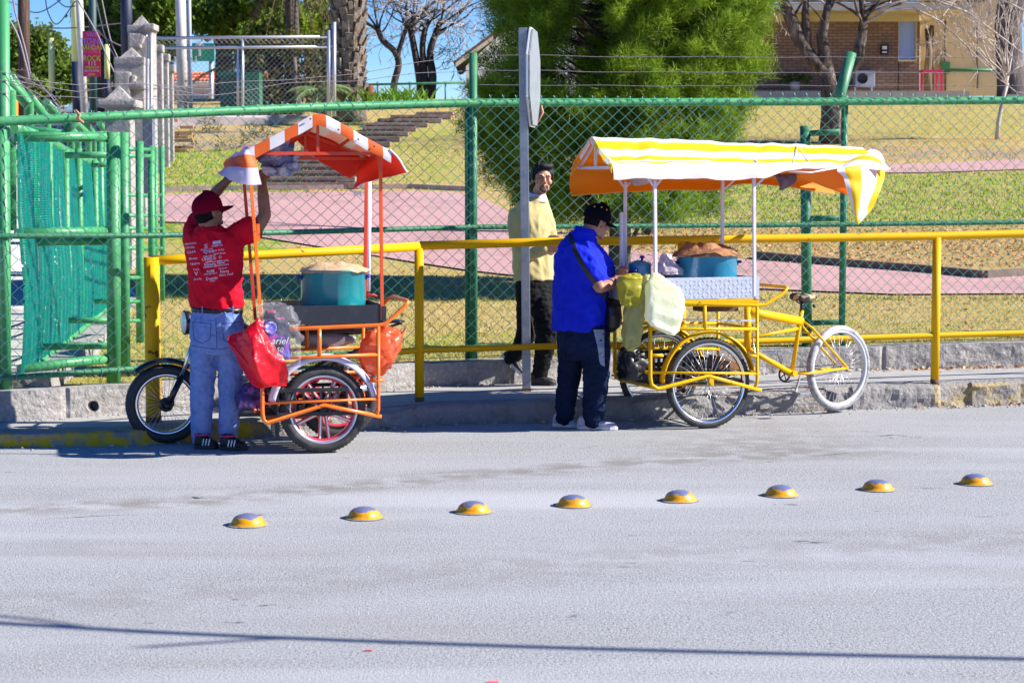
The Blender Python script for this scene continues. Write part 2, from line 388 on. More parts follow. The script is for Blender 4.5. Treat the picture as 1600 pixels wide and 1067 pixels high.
# path edging
mb = MB(); pts = [T(px, py) for px, py in [(190, 300), (330, 297), (480, 296), (640, 294), (735, 298)]]
for a, b in zip(pts, pts[1:]): mb.bar(V(a)+V((0, 0, .02)), V(b)+V((0, 0, .02)), .18, .10)
tag(mb.build('kerbstone', mk('pink_kerb', (.45, .31, .29), .9, layers=[((.3, .2, .18), 8, .5, .7, 5)], bump=(30, .5, .01))), 'long pink concrete kerb edging the park path below the steps', 'kerb')
mb = MB(); pts = [T(px, py) for px, py in [(1180, 405), (1320, 418), (1450, 428), (1540, 437), (1620, 432)]]
for a, b in zip(pts, pts[1:]): mb.bar(V(a)+V((0, .03, .05)), V(b)+V((0, .03, .05)), .10, .11)
tag(mb.build('kerbstone', mk('dark_kerb', (.16, .12, .10), .9, layers=[((.3, .2, .15), 8, .5, .7, 5)], bump=(30, .8, .01))), 'dark crumbling stone edging along the far side of the lower path', 'kerb')
# ---------------------------------------------------------------- yellow railing
def poly_pts(tab, yf):
    return [P(px, py, yf(px)) for px, py in tab]
def rail_Y(px): return lerp([-200, 238, 655, 1065, 1462, 1950], [13.1, 13.96, 14.98, 15.5, 16.08, 16.8], px)
rt = empty('railing', P(655, 628, 14.98)); tag(rt, 'yellow painted tubular steel railing along the pavement edge, scuffed and rusty at the feet', 'railing')
mb = MB(); mb.tube(poly_pts([(238, 407), (300, 404), (460, 396), (655, 385)], rail_Y), .033, 12); mb.build('rail', M['yellow_rail'], rt)
mb = MB(); mb.tube(poly_pts([(656, 384), (860, 378), (1065, 375), (1462, 369), (1640, 364), (1950, 358)], rail_Y), .033, 12); mb.build('rail', M['yellow_rail'], rt)
mb = MB(); mb.tube(poly_pts([(246, 575), (420, 566), (655, 547), (860, 541), (1065, 537), (1462, 524), (1600, 520), (1950, 514)], rail_Y), .024, 12); mb.build('rail', M['yellow_rail'], rt)
for px, r, yb in ((238, .054, 676), (655, .035, 628), (1065, .035, 612), (1462, .034, 597), (1870, .034, 585)):
    Y = rail_Y(px); X = P(px, 500, Y).x; zb = pave_z(X)-.02; zt = P(px, lerp([238, 655, 1065, 1462, 1870], [402, 388, 378, 371, 362], px), Y).z
    if px > 240: Y += .0
    mb = MB(); mb.tube([(X, Y, zb), (X, Y, zt)], r, 14); p_ = mb.build('post', M['yellow_rail'], rt)
    mb = MB(); mb.tube([(X, Y, zb), (X, Y, zb+.05+.03*rnd.random())], r+.002, 14); mb.build('rusty_foot', M['rust'], p_)
# ---------------------------------------------------------------- chain-link fence
def fence_Y(px): return lerp([-500, 10, 240, 740, 1315, 1600, 1950], [13.85, 14.15, 14.85, 16.4, 17.25, 17.65, 18.1], px)
FP = {'top': [(-500, 205), (0, 190), (240, 179), (490, 168), (740, 161), (1315, 159), (1600, 157), (1950, 154)],
      'mid': [(-500, 378), (0, 369), (240, 368), (490, 362), (740, 355), (1315, 351), (1600, 347), (1950, 342)],
      'bot': [(-500, 612), (20, 590), (250, 573), (490, 556), (740, 543), (1000, 536), (1315, 527), (1600, 518), (1950, 512)]}
ft = empty('chain_link_fence', P(740, 560, 16.4)); tag(ft, 'tall green chain-link fence with pipe rails and barbed wire on the low wall', 'fence')
mb = MB(); mb.tube(poly_pts(FP['top'], fence_Y), .034, 12); mb.build('top_rail', M['green_pipe'], ft)
mb = MB(); mb.tube(poly_pts(FP['mid'], fence_Y), .021, 10); mb.build('middle_rail', M['green_dark'], ft)
mb = MB(); mb.tube(poly_pts(FP['bot'], fence_Y), .022, 10); mb.build('bottom_rail', M['green_dark'], ft)
for px, ytop, r in ((10, 190, .036), (740, 83, .033), (1315, 150, .03), (1900, 150, .03)):
    Y = fence_Y(px)+.05; a = P(px, 560, Y); zt = P(px, ytop, Y).z
    mb = MB(); mb.tube([(a.x, Y, wall_top(a.x)-.05), (a.x, Y, zt)], r, 12)
    p_ = mb.build('post', M['green_dark'] if px > 20 else M['green_pipe'], ft)
    if px == 740:
        mb = MB(); mb.tube([(a.x-.05, Y+.03, wall_top(a.x)-.05), (a.x-.05, Y+.03, P(px, 160, Y).z)], .022, 10); mb.build('post', M['green_dark'], ft)
    if px == 1315:
        mb = MB(); mb.tube([P(1316, 163, Y), P(1312, 150, Y), P(1330, 84, Y+.1)], [.034, .05, .047], 12); mb.build('angled_arm', M['green_dark'], p_)
# woven mesh: zigzag wires, real diamonds
pts3 = {k: poly_pts(v, fence_Y) for k, v in FP.items()}
def along(k, x):
    a = pts3[k]; xs_ = [p.x for p in a]; return V((x, lerp(xs_, [p.y for p in a], x), lerp(xs_, [p.z for p in a], x)))
dx, dz = .106, .100
mb = MB(); wr = .0024
x = -4.6; i = 0; vv, ff = [], []
while x < 6.0:
    top = along('top', x); bot = along('bot', x); z = bot.z-.02; zt = top.z+.055; k = 0; pl = []
    z0 = math.floor(z/dz)*dz
    k = 0; zz = z0
    while zz < zt:
        side = (k % 2 == 0) ^ (i % 2 == 0)
        px_ = x+(dx/2 if side else -dx/2)*.5
        yy = lerp([bot.z, top.z], [bot.y, top.y], zz)
        sag = .012*noise.noise(V((px_*1.1, zz*1.1, 2)))
        if zz >= z-.03: pl.append(V((px_+sag, yy-.036+.003*(1 if side else -1)+.02*noise.noise(V((px_*.8, zz*.8, 9))), zz+sag)))
        zz += dz/2; k += 1
    for a, b in zip(pl, pl[1:]):
        d = (b-a).normalized(); u = V((0, 1, 0)); w_ = d.cross(u).normalized(); n0 = len(vv)
        for q in (a, b):
            for ang in (0, 2.094, 4.189): vv.append(q+(u*math.cos(ang)+w_*math.sin(ang))*wr)
        ff += [(n0+j, n0+(j+1) % 3, n0+3+(j+1) % 3, n0+3+j) for j in range(3)]
    if top.x > -.3 or i % 2:
        q = pl[-1]; n0 = len(vv)
        mbk = MB(); mbk.tube([q, q+V((.012, 0, .022))], .0028, 3); mbk.tube([q, q+V((-.012, 0, .022))], .0028, 3)
        for f in mbk.f: ff.append([j+n0 for j in f])
        vv += [V(p) for p in mbk.v]
    x += dx/2; i += 1
mb.add(vv, ff); mb.build('wire_mesh', M['mesh_green'], ft)
# ties that wrap the mesh to the top rail (left bay) 
mb = MB(); x = -4.5
while x < -.3:
    p = along('top', x); mb.tube([p+V((-.03, -.035, -.045)), p+V((-.02, -.038, .02)), p+V((.01, -.012, .037)), p+V((.04, .03, .02))], .0034, 4)
    x += .106
for k in ('mid',):
    x = -4.5
    while x < 6:
        p = along(k, x); mb.tube([p+V((-.02, -.022, -.03)), p+V((0, -.024, .01)), p+V((.02, 0, .024))], .003, 4); x += .106*3
x = -4.5
while x < 6:
    p = along('bot', x); mb.tube([p+V((0, -.03, -.035)), p+V((.008, -.03, 0)), p+V((0, 0, .026))], .003, 4); x += .106
mb.build('wire_tie', M['mesh_green'], ft)['kind'] = 'stuff'
# barbed wire strands
def strand(tab, Yf, r=.0024, barbs=True, wob=.01, seed=0):
    base = [P(px, py, Yf(px)) for px, py in tab]; pts = []
    for a, b in zip(base, base[1:]):
        n = max(4, int((b-a).length/.06))
        for j in range(n):
            q = a.lerp(b, j/n); pts.append(q+V((0, 0, wob*noise.noise(V((q.x*2, seed, 0))))))
    pts.append(base[-1]); m = MB(); m.tube(pts, r, 4)
    if barbs:
        for q in pts[::3]:
            for s_ in (1, -1): m.tube([q+V((-.010*s_, -.006, -.012*s_)), q+V((.010*s_, .006, .012*s_))], .0013, 3)
    return m
fy2 = lambda px: fence_Y(px)+.08
for i, (a, b, c_, d_, e_) in enumerate(((86, 90, 90, 90, 91), (110, 114, 115, 114, 114), (133, 134, 135, 134, 133))):
    m = strand([(740, a), (1000, (a+b)/2+1), (1322, b), (1600, d_), (1950, e_)], fy2, seed=i); m.build('barbed_wire', M['barb'], ft)
m = strand([(240, 140), (380, 128), (520, 119), (640, 102), (740, 86)], fy2, wob=.03, seed=5); m.build('barbed_wire', M['barb'], ft)
m = strand([(240, 152), (380, 142), (520, 126), (640, 118), (740, 110)], fy2, wob=.03, seed=6); m.build('barbed_wire', M['barb'], ft)
for i, (a, b) in enumerate(((120, 133), (128, 140), (150, 156))):
    m = strand([(-40, a-14), (25, a), (120, b), (200, b-3), (330, b+6)], fy2, wob=.06, seed=i+9); m.build('barbed_wire', M['barb'], ft)
for i in range(7):
    q0 = (8+rnd.random()*40, 110+rnd.random()*30)
    m = strand([(-10, 100+i*5), q0, (55+rnd.random()*30, 140+rnd.random()*25), (95+rnd.random()*20, 176)], lambda px: 14.5+.02*i, wob=.09, seed=i+20); m.build('barbed_wire', M['barb'], ft)
# small cloth rag knotted on the fence behind the sign
mb = MB(); mb.tube([P(846, 166, 16.5), P(848, 176, 16.45), P(843, 186, 16.5), P(838, 197, 16.46)], [.012, .022, .014, .006], 6, flat=.5); tag(mb.build('rag', mk('rag', (.75, .3, .22), .8)), 'small faded red rag knotted on the wire behind the road sign', 'rag')
mb = MB(); mb.tube([P(120, 187, 14.4), P(124, 180, 14.38), P(118, 172, 14.42)], [.014, .018, .006], 6, flat=.5); mb.tube([P(122, 186, 14.4), P(131, 192, 14.38)], [.012, .006], 6); tag(mb.build('rag', mk('rag_o', (.8, .3, .15), .8)), 'orange rag tied round the top rail of the fence at left', 'rag')
# ---------------------------------------------------------------- green pipe structures behind the fence
def pipe(mb, pts, r, n=12, mi=0): return mb.tube([P(*p) for p in pts], r, n, mi)
t_ = empty('net_screen', P(25, 600, 14.4)); tag(t_, 'green pipe screen running back into the park, hung with torn turquoise netting', 'screen')
depth_base = [(25, 596, 14.35), (60, 567, 15.3), (105, 530, 17.0), (135, 505, 18.5), (160, 486, 19.8), (178, 470, 21.0)]
depth_top = [(20, 200, 14.35), (60, 212, 15.6), (95, 232, 17.2), (125, 248, 18.8), (150, 256, 20), (172, 262, 21)]
m = MB(); pipe(m, depth_base, .045); m.build('bottom_pipe', M['green_pipe'], t_)
m = MB(); pipe(m, depth_top, .04); m.build('top_pipe', M['green_pipe'], t_)
for px, yt, yb, Y, r in ((47, 205, 570, 15.2, .035), (76, 215, 548, 16.1, .033), (102, 235, 532, 17.0, .033), (123, 232, 515, 18, .032), (148, 250, 493, 19.4, .032), (157, 205, 486, 20, .030), (163, 205, 482, 20.6, .03)):
    m = MB(); pipe(m, [(px, yt, Y), (px+4, yb, Y)], r); m.build('upright', M['green_pipe'], t_)
M['net'] = mk('turquoise_net', (.04, .58, .42), .6, layers=[((.05, .62, .5), 3, .5, .7, 4)], transl=.3)
vv, ff = [], []
def strip(a, b, wd):
    d = (b-a); L_ = d.length
    if L_ < 1e-6: return
    d.normalize(); u = d.cross(V((0.3, 1, 0.1))).normalized()*wd; n0 = len(vv)
    vv.extend([a-u, a+u, b+u, b-u]); ff.append((n0, n0+1, n0+2, n0+3))
def netpt(s, t):      # s along depth, t from top to bottom
    a = V(P(*depth_top[0])).lerp(P(*depth_top[-1]), s) if False else None
    i = s*(len(depth_top)-1); k = min(int(i), len(depth_top)-2); f = i-k
    a = P(*depth_top[k]).lerp(P(*depth_top[k+1]), f); b = P(*depth_base[k]).lerp(P(*depth_base[k+1]), f)
    p = a.lerp(b, t); p.y += .03; bulge = .03*math.sin(min(1, max(0, (t-.35)/.65))*math.pi)*(1 if t > .35 else 0)
    p.x += .03+bulge+.010*noise.noise(V((s*14, t*2, 0)))+.005*noise.noise(V((s*40, t*7, 3))); p.z += .02*noise.noise(V((s*9, t*6, 1)))
    return p
NS, NT = 240, 95
gridn = [[netpt(i/NS, .02+.96*j/NT) for j in range(NT+1)] for i in range(NS+1)]
for i in range(NS+1):
    for j in range(NT+1):
        torn = False
        if i < NS and not torn and rnd.random() < .9: strip(gridn[i][j], gridn[i+1][j], .0020)
        if j < NT and not torn and rnd.random() < .97: strip(gridn[i][j], gridn[i][j+1], .0024 if (i % 7) else .012)
m = MB(); m.add(vv, ff); m.build('netting', M['net'], t_)
# rectangular turnstile-like frames in front
def frame_thing(name, label, pipes, cat='pipe frame', base=(0, 0, 15)):
    t = empty(name, P(*base)); tag(t, label, cat)
    for nm_, pts, r, mt in pipes:
        m = MB(); pipe(m, pts, r); m.build(nm_, M[mt], t)
    return t
frame_thing('pipe_gate', 'big green pipe gate frame with two thick uprights left of the yellow railing', [
    ('upright', [(177, 207, 15.0), (178, 598, 15.0)], .053, 'green_pipe'), ('upright', [(193, 207, 15.6), (196, 572, 15.6)], .040, 'green_pipe'),
    ('crossbar', [(20, 214, 14.6), (172, 214, 15.0)], .038, 'green_pipe'), ('crossbar', [(22, 200, 15.4), (80, 206, 15.5), (118, 212, 15.5)], .028, 'green_pipe'),
    ('crossbar', [(25, 365, 14.5), (172, 361, 15.0)], .036, 'green_pipe'), ('crossbar', [(50, 379, 15.1), (172, 377, 15.05)], .028, 'green_pipe'),
    ('crossbar', [(102, 243, 16.0), (172, 242, 16.0)], .026, 'green_pipe'), ('crossbar', [(145, 259, 17.0), (172, 257, 17.0)], .02, 'green_pipe'),
    ('crossbar', [(55, 542, 15.3), (172, 540, 15.1)], .027, 'green_pipe'), ('crossbar', [(108, 501, 16.8), (172, 501, 16.8)], .025, 'green_pipe'),
    ('crossbar', [(148, 471, 18.5), (205, 471, 18.5)], .024, 'green_pipe'), ('crossbar', [(30, 577, 14.5), (105, 567, 14.8), (172, 560, 15.0)], .036, 'green_pipe'),
    ('brace', [(95, 218, 14.9), (118, 188, 14.8)], .034, 'green_dark')], base=(178, 598, 15.0))
frame_thing('pipe_barrier', 'smaller green pipe frame of thinner uprights between the gate frame and the lawn', [
    ('upright', [(218, 221, 17.5), (219, 535, 17.5)], .036, 'green_pipe'), ('upright', [(236, 228, 18.6), (238, 500, 18.6)], .034, 'green_pipe'), ('upright', [(243, 230, 19.6), (243, 480, 19.6)], .025, 'green_pipe'), ('upright', [(253, 229, 20.5), (254, 470, 20.5)], .026, 'green_pipe'),
    ('crossbar', [(200, 305, 18.0), (253, 305, 20.0)], .016, 'green_pipe'), ('crossbar', [(200, 337, 18.0), (253, 337, 20.0)], .016, 'green_pipe'), ('crossbar', [(200, 357, 18.0), (253, 357, 20.0)], .016, 'green_pipe'), ('crossbar', [(200, 388, 18.0), (253, 388, 20.0)], .016, 'green_pipe'),
    ('crossbar', [(200, 434, 17.0), (218, 434, 17.5)], .018, 'green_pipe'), ('crossbar', [(198, 471, 17.0), (218, 471, 17.5)], .018, 'green_pipe'), ('crossbar', [(200, 501, 17.0), (218, 501, 17.5)], .018, 'green_pipe'),
    ('crossbar', [(198, 233, 17.5), (236, 234, 18.6)], .018, 'green_pipe'), ('crossbar', [(198, 244, 17.5), (236, 244, 18.6)], .018, 'green_pipe')], base=(219, 535, 17.5))
t_ = empty('fence_posts_row', P(90, 200, 24)); C.objects.unlink(t_)
arm_tab = [((0, 135, 14.9), (15, 143, 15), (16, 360, 15), .05), ((8, 120, 16), (38, 158, 16.5), (45, 165, 16.5), .045), ((15, 118, 17), (45, 163, 17.6), (45, 240, 17.6), .045), ((45, 150, 20), (72, 184, 20.6), (74, 260, 20.6), .05), ((72, 160, 22), (110, 200, 23), (112, 280, 23), .045),
           ((100, 190, 26), (122, 212, 27), (123, 300, 27), .045), ((117, 192, 27), (138, 210, 28), (139, 300, 28), .05), ((133, 190, 29), (146, 210, 30), (147, 300, 30), .05), ((155, 193, 31), (165, 206, 32), (166, 300, 32), .05), ((178, 190, 33), (187, 203, 34), (188, 300, 34), .05)]
ords = ['nearest', 'second', 'third', 'fourth', 'fifth', 'sixth', 'seventh', 'eighth', 'ninth', 'farthest']
for i, (a, b, c_, r) in enumerate(arm_tab):
    m = MB(); pipe(m, [a, b, c_], r, 10); o = m.build('fence_post', M['green_pipe']); tag(o, ords[i]+' green bent-arm fence post of the row behind the turquoise netting', 'fence post', 'bent-arm posts of the side fence')
# concrete base strip under the net screen
m = MB(); pts = [P(20, 606, 14.35), P(105, 548, 17.0), P(160, 505, 19.8), P(205, 440, 24)]
for a, b in zip(pts, pts[1:]): m.bar(a+V((.1, 0, -.02)), b+V((.1, 0, -.02)), .32, .22)
tag(m.build('concrete_footing', M['wall_c']), 'grey concrete footing under the turquoise net screen', 'footing')
# block standing by the corner post
m = MB(); m.box(P(45, 606, 14.55)+V((0, 0, .02)), (.17, .1, .09), bev=.008); tag(m.build('concrete_block', M['concrete']), 'small pale concrete block behind the foot of the corner fence post', 'block')
# H shaped pipe frame at right
frame_thing('goal_post', 'green ladder-like pipe frame behind the fence at the right end of the yellow canopy', [
    ('upright', [(1258, 197, 17.6), (1261, 560, 17.6)], .046, 'green_dark'), ('crossbar', [(1260, 209, 17.6), (1312, 206, 17.5)], .026, 'green_dark'), ('crossbar', [(1260, 342, 17.6), (1312, 341, 17.5)], .026, 'green_dark'), ('crossbar', [(1262, 505, 17.6), (1316, 503, 17.5)], .024, 'green_dark')], base=(1260, 540, 17.6))
# ---------------------------------------------------------------- road sign seen from behind
sg = empty('road_sign', P(822, 612, 15.7)); tag(sg, 'octagonal road sign seen edge-on from behind on a square galvanised post', 'road sign')
m = MB(); a, b = P(823, 613, 15.7), P(817, 44, 15.7); m.bar(a, b, .068, .068, up=(0, 1, 0), bev=.006); m.build('post', M['galv'], sg)
m = MB(); m.bar(a-V((0, 0, .01)), a.lerp(b, .012), .072, .072, up=(0, 1, 0)); m.build('rusty_foot', M['rust'], sg)
cen = P(834, 122, 15.75); ax1 = V((math.sin(R(7)), math.cos(R(7)), 0)); nrm = V((-math.cos(R(7)), math.sin(R(7)), 0))
oct_ = [cen+ax1*(.40*math.cos(R(22.5+45*i)))+V((0, 0, .40*math.sin(R(22.5+45*i)))) for i in range(8)]
m = MB(); m.prism(oct_, -nrm*.012); m.build('sign_plate', M['galv'], sg)
m = MB()
for i in range(8): m.bar(oct_[i]+nrm*.012, oct_[(i+1) % 8]+nrm*.012, .03, .012, up=nrm)
m.build('folded_rim', mk('aluminium_edge', (.75, .76, .8), .4, .4), sg)
for dz_ in (-.22, .22):
    m = MB(); m.bar(cen+V((-.08, 0, dz_)), cen+V((.0, 0, dz_)), .04, .03); m.build('bracket', M['steel'], sg)
# ---------------------------------------------------------------- road domes
dm = mk('dome_yellow', (.74, .32, .0), .4, layers=[((.55, .22, .0), 30, .5, .7, 3)], coat=.3)
t = dm.node_tree; N, L = t.nodes, t.links; b = N['Principled BSDF']
geo = N.new('ShaderNodeTexCoord'); sp = N.new('ShaderNodeSeparateXYZ'); L.new(geo.outputs['Object'], sp.inputs[0])
oi = N.new('ShaderNodeObjectInfo'); ad = N.new('ShaderNodeVectorMath'); ad.operation = 'ADD'; L.new(geo.outputs['Object'], ad.inputs[0]); cb = N.new('ShaderNodeCombineXYZ'); L.new(oi.outputs['Random'], cb.inputs[0]); L.new(oi.outputs['Random'], cb.inputs[1]); sc_ = N.new('ShaderNodeVectorMath'); sc_.operation = 'SCALE'; sc_.inputs['Scale'].default_value = 9; L.new(cb.outputs[0], sc_.inputs[0]); L.new(sc_.outputs[0], ad.inputs[1])
nz_ = N.new('ShaderNodeTexNoise'); nz_.inputs['Scale'].default_value = 22; nz_.inputs['Detail'].default_value = 5; L.new(ad.outputs[0], nz_.inputs['Vector'])
m1 = N.new('ShaderNodeMath'); m1.operation = 'MULTIPLY'; m1.inputs[1].default_value = .045; L.new(nz_.outputs['Fac'], m1.inputs[0])
m2 = N.new('ShaderNodeMath'); m2.operation = 'ADD'; L.new(sp.outputs['Z'], m2.inputs[0]); L.new(m1.outputs[0], m2.inputs[1])
mr = N.new('ShaderNodeMapRange'); mr.inputs['From Min'].default_value = .063; mr.inputs['From Max'].default_value = .066; L.new(m2.outputs[0], mr.inputs['Value'])
mx = N.new('ShaderNodeMix'); mx.data_type = 'RGBA'; L.new(mr.outputs[0], mx.inputs['Factor']); src = b.inputs['Base Color'].links[0].from_socket; L.new(src, mx.inputs[6]); mx.inputs[7].default_value = (.19, .22, .36, 1); L.new(mx.outputs[2], b.inputs['Base Color'])  # worn metal top, with the blue of the reflected sky mixed into its colour
mt_ = N.new('ShaderNodeMath'); mt_.operation = 'MULTIPLY'; mt_.inputs[1].default_value = .35; L.new(mr.outputs[0], mt_.inputs[0]); L.new(mt_.outputs[0], b.inputs['Metallic'])
dtab = [(387, 820), (569, 809), (739, 800), (896, 790), (1062, 782), (1220, 774), (1371, 765), (1524, 756)]
dord = ['first from the left', 'second from the left', 'third from the left', 'fourth from the left', 'fourth from the right', 'third from the right', 'second from the right', 'rightmost']
proto = None
for i, (px, py) in enumerate(dtab):
    g_ = G(px, py, 0)
    if proto is None:
        m = MB(); m.lathe([(.102, .0), (.099, .006), (.087, .012), (.083, .02), (.075, .035), (.058, .048), (.034, .056), (.012, .059), (.0001, .0595)], (0, 0, 0), (0, 0, 1), 32)
        proto = m.build('road_stud', dm, loc=(0, 0, 0)); o = proto; m = MB(); m.lathe([(.001, .001)]+[(.114, .001), (.110, .003), (.095, .005)], (0, 0, 0), (0, 0, 1), 22); m.v = [(x*(1+.10*noise.noise(V((x*14, y*14, 0)))), y*(1+.10*noise.noise(V((x*14, y*14, 3)))), z) for x, y, z in m.v]; m.build('adhesive_ring', mk('adhesive', (.26, .25, .23), .95, layers=[((.12, .12, .12), 20, .5, .65, 4)]), proto)
    else: o = dup(proto)
    o.location = (g_.x, g_.y, .002); o.rotation_euler = (0, 0, i*1.3)
    tag(o, 'worn yellow metal road dome in the asphalt, '+dord[i]+' of the line', 'road stud', 'yellow domes in a line across the road')
# ---------------------------------------------------------------- overhead cable (casts the long shadow at the bottom)
def shadow_pt(px, py, h): g_ = G(px, py, 0); return g_+SD*(h/SD.z)
m = MB(); m.tube(catmull([shadow_pt(-400, 945, 4.6), shadow_pt(0, 973, 4.6), shadow_pt(350, 992, 4.6), shadow_pt(800, 1009, 4.6), shadow_pt(1200, 1020, 4.6), shadow_pt(1600, 1029, 4.6), shadow_pt(2100, 1042, 4.6)], 8), .028, 8)
m.tube(catmull([shadow_pt(-400, 935, 4.6), shadow_pt(0, 962, 4.6), shadow_pt(180, 985, 4.6), shadow_pt(400, 993, 4.6)], 6), .016, 8)
m.tube(catmull([shadow_pt(220, 1011, 4.6), shadow_pt(330, 1003, 4.6), shadow_pt(450, 996, 4.6)], 4), .016, 8)
tag(m.build('overhead_cable', M['black']), 'thick overhead cable above the near lane whose shadow crosses the road', 'cable')
# ================================================================ carts
class Frame:
    def __init__(s, o, yaw):
        s.o = V(o); s.yaw = R(yaw); s.u = V((math.cos(s.yaw), math.sin(s.yaw), 0)); s.v = V((-math.sin(s.yaw), math.cos(s.yaw), 0))
    def loc(s, p): d = V(p)-s.o; return V((d.dot(s.u), d.dot(s.v), d.z))
    def wor(s, p): return s.o+s.u*p[0]+s.v*p[1]+V((0, 0, p[2]))
    def on(s, px, py, v=0.0):
        d = ray(px, py); q = s.o+s.v*v; c = V((0, 0, HC)); t = (q-c).dot(s.v)/d.dot(s.v); return s.loc(c+d*t)
def on_plane(px, py, o, yaw):
    n = V((-math.sin(yaw), math.cos(yaw), 0)); d = ray(px, py); c = V((0, 0, HC)); return c+d*((V(o)-c).dot(n)/d.dot(n))
def make_wheel(root, c, ax, Rr, tr, wide, spoke_mat, rim_mat, nsp=36, knob=.003, tyre_mat=None, alloy=None, hub_mat=None):
    c = V(c); ax = V(ax).normalized(); z = V((0, 0, 1)); x = z.cross(ax).normalized()
    def pt(a, r, h=0): return c+(x*math.cos(a)+z*math.sin(a))*r+ax*h
    m = MB(); hub_r = .022 if not alloy else .045
    m.lathe([(.001, -.05), (hub_r*.5, -.05), (hub_r*.6, -.035), (hub_r, -.032), (hub_r, -.026), (hub_r*.6, -.02), (hub_r*.6, .02), (hub_r, .026), (hub_r, .032), (hub_r*.6, .035), (hub_r*.5, .05), (.001, .05)], c, ax, 16, mi=1)
    rr = Rr-tr*2.0
    if not alloy:
        for i in range(nsp):
            a = 2*math.pi*i/nsp; s_ = 1 if i % 2 else -1; off = .45*(1 if (i//2) % 2 else -1)
            m.tube([pt(a+off, hub_r*.95, s_*.028), pt(a, rr, 0)], .0016, 3)
    else:
        for i in range(5):
            a = 2*math.pi*i/5+alloy
            for da in (-.17, .17):
                m.bar(pt(a+da*2.2, .04), pt(a+da*.9, rr+.004), .026, .018, up=ax, mi=0, bev=.004)
                m.bar(pt(a+da*2.2, .05, -.014), pt(a+da*.9, rr-.01, -.014), .009, .006, up=ax, mi=2)
        for i in range(5):
            a = 2*math.pi*i/5+.6; m.tube([pt(a, .028, -.034), pt(a, .028, -.042)], .007, 6, mi=1)
    wh = m.build('wheel', [spoke_mat, hub_mat or M['steel'], M['white']], root)
    m = MB(); n = 60; rings = []
    for i in range(n):
        a = 2*math.pi*i/n
        rings.append([pt(a, rr+dr, h) for dr, h in ((-.010, -wide*.35), (.006, -wide*.5), (.012, -wide*.42), (.0, -wide*.2), (.0, wide*.2), (.012, wide*.42), (.006, wide*.5), (-.010, wide*.35), (-.014, 0))])
    m.loft(rings, 0, False, True)
    if alloy: 
        m.lathe([(rr-.008, -wide*.3), (rr-.022, -wide*.28), (rr-.022, wide*.28), (rr-.008, wide*.3)], c, ax, 60, mi=1)
    m.build('rim', [rim_mat, spoke_mat], wh)
    m = MB(); n = 132; rings = []
    for i in range(n):
        a = 2*math.pi*i/n; k = knob*(1 if i % 2 else -1)
        prof = [(-tr*.92, -wide*.38), (-tr*.6, -wide*.55), (0, -wide*.62), (tr*.55, -wide*.5), (tr*.85, -wide*.3), (tr, 0), (tr*.85, wide*.3), (tr*.55, wide*.5), (0, wide*.62), (-tr*.6, wide*.55), (-tr*.92, wide*.38)]
        rings.append([pt(a+(.012 if j % 2 and k > 0 else 0), Rr-tr+dr+(k if 3 <= j <= 7 else 0), h) for j, (dr, h) in enumerate(prof)])
    m.loft(rings, 0, False, True)
    m.build('tyre', tyre_mat or M['rubber'], wh); return wh
def arc_band(mb, c, ax, r, a0, a1, wide, th=.003, n=40, lip=.012, mi=0):
    c = V(c); ax = V(ax).normalized(); z = V((0, 0, 1)); x = z.cross(ax).normalized(); rows = []
    for i in range(n+1):
        a = a0+(a1-a0)*i/n; d = x*math.cos(a)+z*math.sin(a)
        rows.append([c+d*(r+dr)+ax*h for dr, h in ((-lip, -wide), (0, -wide*.9), (lip*.3, 0), (0, wide*.9), (-lip, wide), (-lip-th, wide*.96), (-th, wide*.85), (lip*.3-th, 0), (-th, -wide*.85), (-lip-th, -wide*.96))])
    mb.loft(rows, mi, True)
def bag(mb, rings, n=36, amp=.012, fs=14, seed=0, mi=0, p=2.6):
    """rings: (centre, half width vector, half depth vector)"""
    out = []
    rings2 = []
    for a, b in zip(rings, rings[1:]):
        for k in range(7):
            t = k/7; rings2.append(tuple(V(a[i]).lerp(V(b[i]), t) for i in range(3)))
    rings2.append(tuple(V(q) for q in rings[-1]))
    for c, hw, hd in rings2:
        ring = []
        for j in range(n):
            a = 2*math.pi*j/n; ca, sa = math.cos(a), math.sin(a)
            q = c+hw*(abs(ca)**(2/p)*math.copysign(1, ca))+hd*(abs(sa)**(2/p)*math.copysign(1, sa))
            nv = noise.noise_vector(q*fs+V((seed, 0, 0))); nv2 = noise.noise_vector(V((q.x*40, q.y*40, q.z*6))+V((seed, 5, 0)))
            d_ = hw*ca+hd*sa; d_ = d_/(d_.length+1e-6)
            fo = 1-3*abs(noise.noise(V((q.x*fs*1.5, q.y*fs*1.5, q.z*fs*.5))+V((seed*2, 1, 0)))); fo2 = 1-3*abs(noise.noise(q*fs*2.6+V((0, seed, 0))))
            ring.append(q+nv*amp+nv2*amp*.3+d_*amp*(fo*.8+fo2*.35))
        out.append(ring)
    mb.loft(out, mi, True)
def paper_dome(mb, c, r, h, fr, seed=0, n=40, amp=.02, droop=.03, asym=0.0):
    rows = []
    for i in range(13):
        t = i/12; ring = []
        for j in range(n):
            a = 2*math.pi*j/n; edge = 1+.10*noise.noise(V((math.cos(a)*2, math.sin(a)*2, seed)))
            x_, y_ = math.cos(a)*r*t*edge, math.sin(a)*r*t*edge
            z = h*(1-t**3)-droop*(t**6); q = V(c)+fr.u*0+V((x_*(1+asym*(x_ > 0)), y_, z))
            k = noise.noise(q*11+V((seed, 0, 0))); k = (abs(k)*2-.35); q.z += k*amp*(1-t*.3)
            q += noise.noise_vector(q*30)*amp*.25
            ring.append(q)
        rows.append(ring)
    mb.loft(rows[::-1], 0, True)
